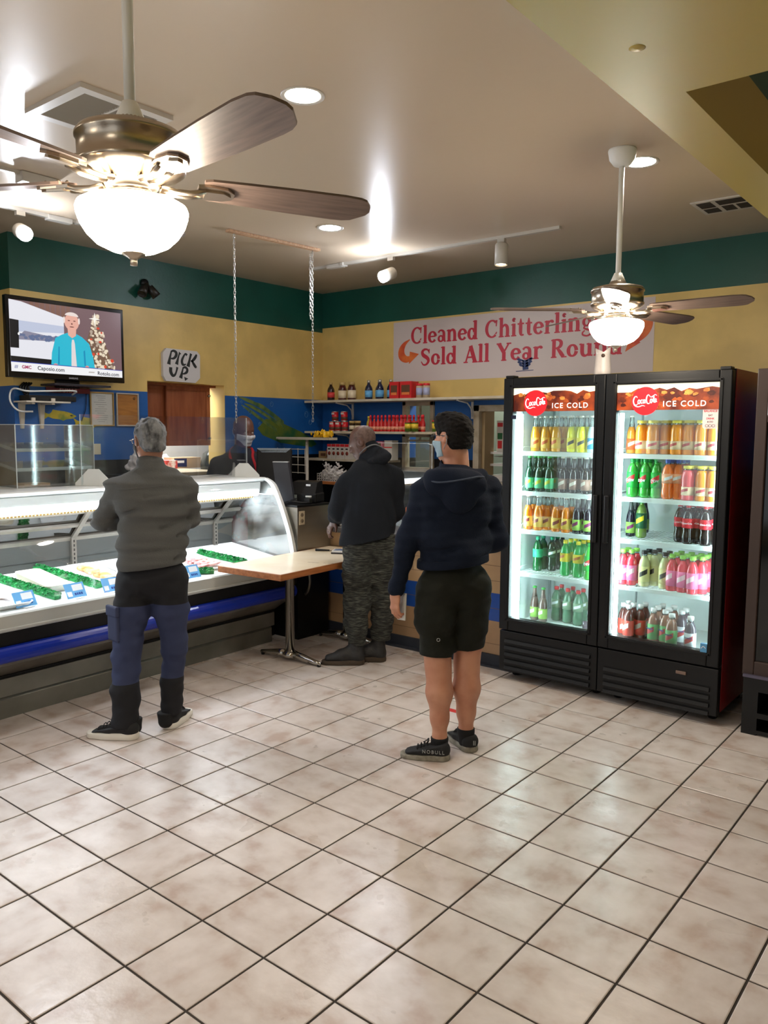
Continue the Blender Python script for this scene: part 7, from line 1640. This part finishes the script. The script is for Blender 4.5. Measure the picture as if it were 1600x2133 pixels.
MB().box(-.004, .006, -.036, .036, -.07, .07, b=.003).build('case', mat('phone_case', (196, 196, 190), rough=.35), ph); MB().box(.006, .0066, -.033, .033, -.066, .066).build('screen', mat('phone_glass', (20, 20, 24), rough=.1), ph)

# ---- the cashier
Dp = person('bald cashier in black shirt and red apron wearing a white mask', -2.059, 3.103)
SD = 1.1; wD = (.85, .5, 0)
armL = [((-.225, .02, 1.375), .066), ((-.29, -.02, 1.08), .056), ((-.16, -.17, .98), .042), ((-.10, -.22, .98), .034)]
armR = [((.175, .02, 1.375), .066), ((.22, -.10, 1.10), .056), ((.15, -.26, 1.02), .042), ((.10, -.30, 1.02), .034)]
legL = [((-.11, .05, .92), .10), ((-.12, .04, .50), .07), ((-.12, .04, .08), .048)]; legR = [((.09, .05, .92), .10), ((.10, .04, .50), .07), ((.10, .04, .08), .048)]
hD = (-.012, .045, 1.675); lookD = (.62, -.72, -.26)
f = field(.006)
f.cone((-.02, .05, .95), (-.02, .05, 1.18), .17, .17, k=.03, w=wD, fa=.7).cone((-.02, .05, 1.18), (-.03, .04, 1.34), .17, .17, k=.03, w=wD, fa=.66).cone((-.14, .03, 1.385), (.09, .03, 1.385), .05, k=.04).cone((-.03, .04, 1.43), (-.02, .05, 1.60), .074, .068, k=.03)
slim(f, (armL, armR), (legL, legR))
hand(f, (-.10, -.22, .98), (.8, -.5, -.1), (0, 0, -1), .5, SD, side=1); hand(f, (.10, -.30, 1.02), (-.5, -.6, -.1), (0, 0, -1), .5, SD, side=-1)
f.cone((-.12, .02, .05), (-.06, -.14, .03), .04, .03, k=.02); f.cone((.10, .02, .05), (.16, -.14, .03), .04, .03, k=.02)
PD, MD, *_ = head(f, hD, lookD, SD); f.build('body', skinD, Dp); eyes(Dp, PD, SD, MD)
facemask(Dp, hD, lookD, mat('mask_white', (206, 210, 220), rough=.75), SD)
tee = mat('black_shirt', (32, 33, 42), rough=.9, bump=(120, .25))
f = field(.006, (-.45, -.35, .85), (.4, .35, 1.65))
f.cone((-.02, .05, .92), (-.02, .05, 1.18), .205, .205, k=.03, w=wD, fa=.78).cone((-.02, .05, 1.18), (-.03, .04, 1.34), .205, .215, k=.04, w=wD, fa=.74).cone((-.03, .04, 1.34), (-.025, .045, 1.46), .20, .10, k=.04, w=wD, fa=.7).cone((-.16, .03, 1.40), (.11, .03, 1.40), .076, k=.07)
for l in (armL, armR): limb(f, l[:2], .018, k=.03)
f.cone((-.025, .045, 1.45), (-.022, .05, 1.50), .09, .08, k=.02); f.ell((-.02, .05, 1.56), (.07, .07, .07), .01, None, 'sub'); f.warp(wob(83, 4, .007)); f.plane((0, 0, .93), (0, 0, -1))
ts_ = f.build('shirt', tee, Dp)
trousers('trousers', mat('dark_trousers', (26, 27, 32), rough=.9), Dp, ((-.02, .05, .88), (-.02, .05, 1.0)), [((-.11, .05, .88), .115), ((-.12, .04, .5), .085), ((-.12, .04, .05), .075)], [((.09, .05, .88), .115), ((.10, .04, .5), .085), ((.10, .04, .05), .075)], .02, (.05, .05), 90, w=wD, hipr=.19)
shoe(Dp, (-.14, .09), (-.02, -.17), .08, blk, blk, .044, .028, lace); shoe(Dp, (.08, .09), (.20, -.17), .08, blk, blk, .044, .028, lace)
red = mat('apron_red', (176, 24, 38), rough=.8)
f = field(.006, (-.4, -.3, .6), (.35, .3, 1.5))
f.cone((-.02, .05, .70), (-.02, .05, 1.18), .215, .213, k=.03, w=wD, fa=.80).cone((-.02, .05, 1.18), (-.03, .04, 1.34), .213, .223, k=.04, w=wD, fa=.77)
q = nrm((.55, -.83, 0)); f.plane(np.array((-.02, .05, 1)) + q * .09, -q); f.plane((0, 0, 1.30), (0, 0, 1)); f.plane((0, 0, .62), (0, 0, -1))
ap = f.build('apron', red, Dp)
m = MB()
for p in ([(-.005, -.115, 1.29), (-.06, -.105, 1.37), (-.105, -.065, 1.445), (-.118, -.01, 1.495), (-.105, .06, 1.52)], [(.115, -.065, 1.29), (.10, -.07, 1.37), (.075, -.05, 1.445), (.07, .0, 1.49), (.05, .06, 1.515)]):
    pp = [Vector(v) for v in smooth_pts(p, 5)]; c0 = Vector((-.02, .05, 0))
    vs = []; 
    for i, v in enumerate(pp):
        t = (pp[min(i + 1, len(pp) - 1)] - pp[max(i - 1, 0)]).normalized(); o_ = Vector((v.x + .02, v.y - .05, .05)).normalized(); s_ = t.cross(o_).normalized(); vs += [v + s_ * .011 + o_ * .016, v - s_ * .011 + o_ * .016, v - s_ * .011 - o_ * .01, v + s_ * .011 - o_ * .01]
    m.add(vs, [(4 * i + a, 4 * i + (a + 1) % 4, 4 * i + 4 + (a + 1) % 4, 4 * i + 4 + a) for i in range(len(pp) - 1) for a in range(4)], True)
m.build('neck_strap', red, ap)
m = MB()
for k in range(7): stroke(m, smooth_pts([(-.06 + .018 * k, -.006, .003), (-.055 + .018 * k, .010, .004), (-.048 + .018 * k, -.004, .004), (-.043 + .018 * k, .008, .003)], 3), frame((-.005, -.135, 1.335), (.86, .5, 0), (.5, -.86, .1)), .001)
m.build('white_stitching', tagw, ts_)
tw_ = MB(); n = 9; pts = []
for i in range(n):
    t = i / (n - 1); wd = .012 + .075 * t
    for s_ in np.linspace(-1, 1, 7): pts.append(Vector((.012 + .014 * math.cos(s_ * 6) * (t + .2), s_ * wd, -.42 * t)))
for i in range(n):
    t = i / (n - 1); wd = .012 + .075 * t
    for s_ in np.linspace(-1, 1, 7): pts.append(Vector((.006 + .014 * math.cos(s_ * 6) * (t + .2), s_ * wd, -.42 * t)))
tw_.add(pts, [(i * 7 + k, i * 7 + k + 1, (i + 1) * 7 + k + 1, (i + 1) * 7 + k) for i in range(n - 1) for k in range(6)] + [(63 + i * 7 + k, 63 + (i + 1) * 7 + k, 63 + (i + 1) * 7 + k + 1, 63 + i * 7 + k + 1) for i in range(n - 1) for k in range(6)], True)
o = tw_.build('hanging_cloth', mat('cloth_white', (214, 200, 196), rough=.9)); o.location = (-2.795, 3.66, 1.76); tag(o, 'white cloth hanging on the blue wall behind the cashier', 'cloth')
# litter on the floor
tag(MB().prism([(-.03, -.02), (.04, -.01), (.03, .02), (-.02, .015)], 0, .004, TR(-.22, 3.09, .0)).build('paper_scrap', pw), 'small torn white paper scrap on the floor behind the black boots', 'litter')
tag(MB().box(-.055, .055, -.012, .012, 0, .004, M=TR(.06, 3.14, 0.0) @ RZ(.1)).build('white_straw_wrapper', pw), 'thin white wrapper strip on the floor by the counter base', 'litter')
tag(MB().prism([(-.02, -.008), (.02, -.01), (.024, .008), (-.018, .01)], 0, .003, TR(.36, 3.02, 0)).build('yellow_scrap', mat('scrap_yellow', (206, 196, 90), rough=.7)), 'tiny yellow scrap on the floor between the olive shorts and the counter', 'litter')
tag(MB().box(-.13, .06, -.022, .022, 0, .0008, M=TR(.73, 2.29, .0002) @ RZ(.0)).build('red_floor_tape', mat('tape_red', (206, 50, 46), rough=.5)), 'strip of red tape on the tiles seen between the bare calves', 'tape')
tag(MB().prism([(-.10, -.05), (.12, -.06), (.13, .05), (-.08, .06)], 0, .002, TR(-1.03, 2.97, 0)).build('floor_paper', pw), 'flat pale paper on the floor behind the chrome table base', 'paper')
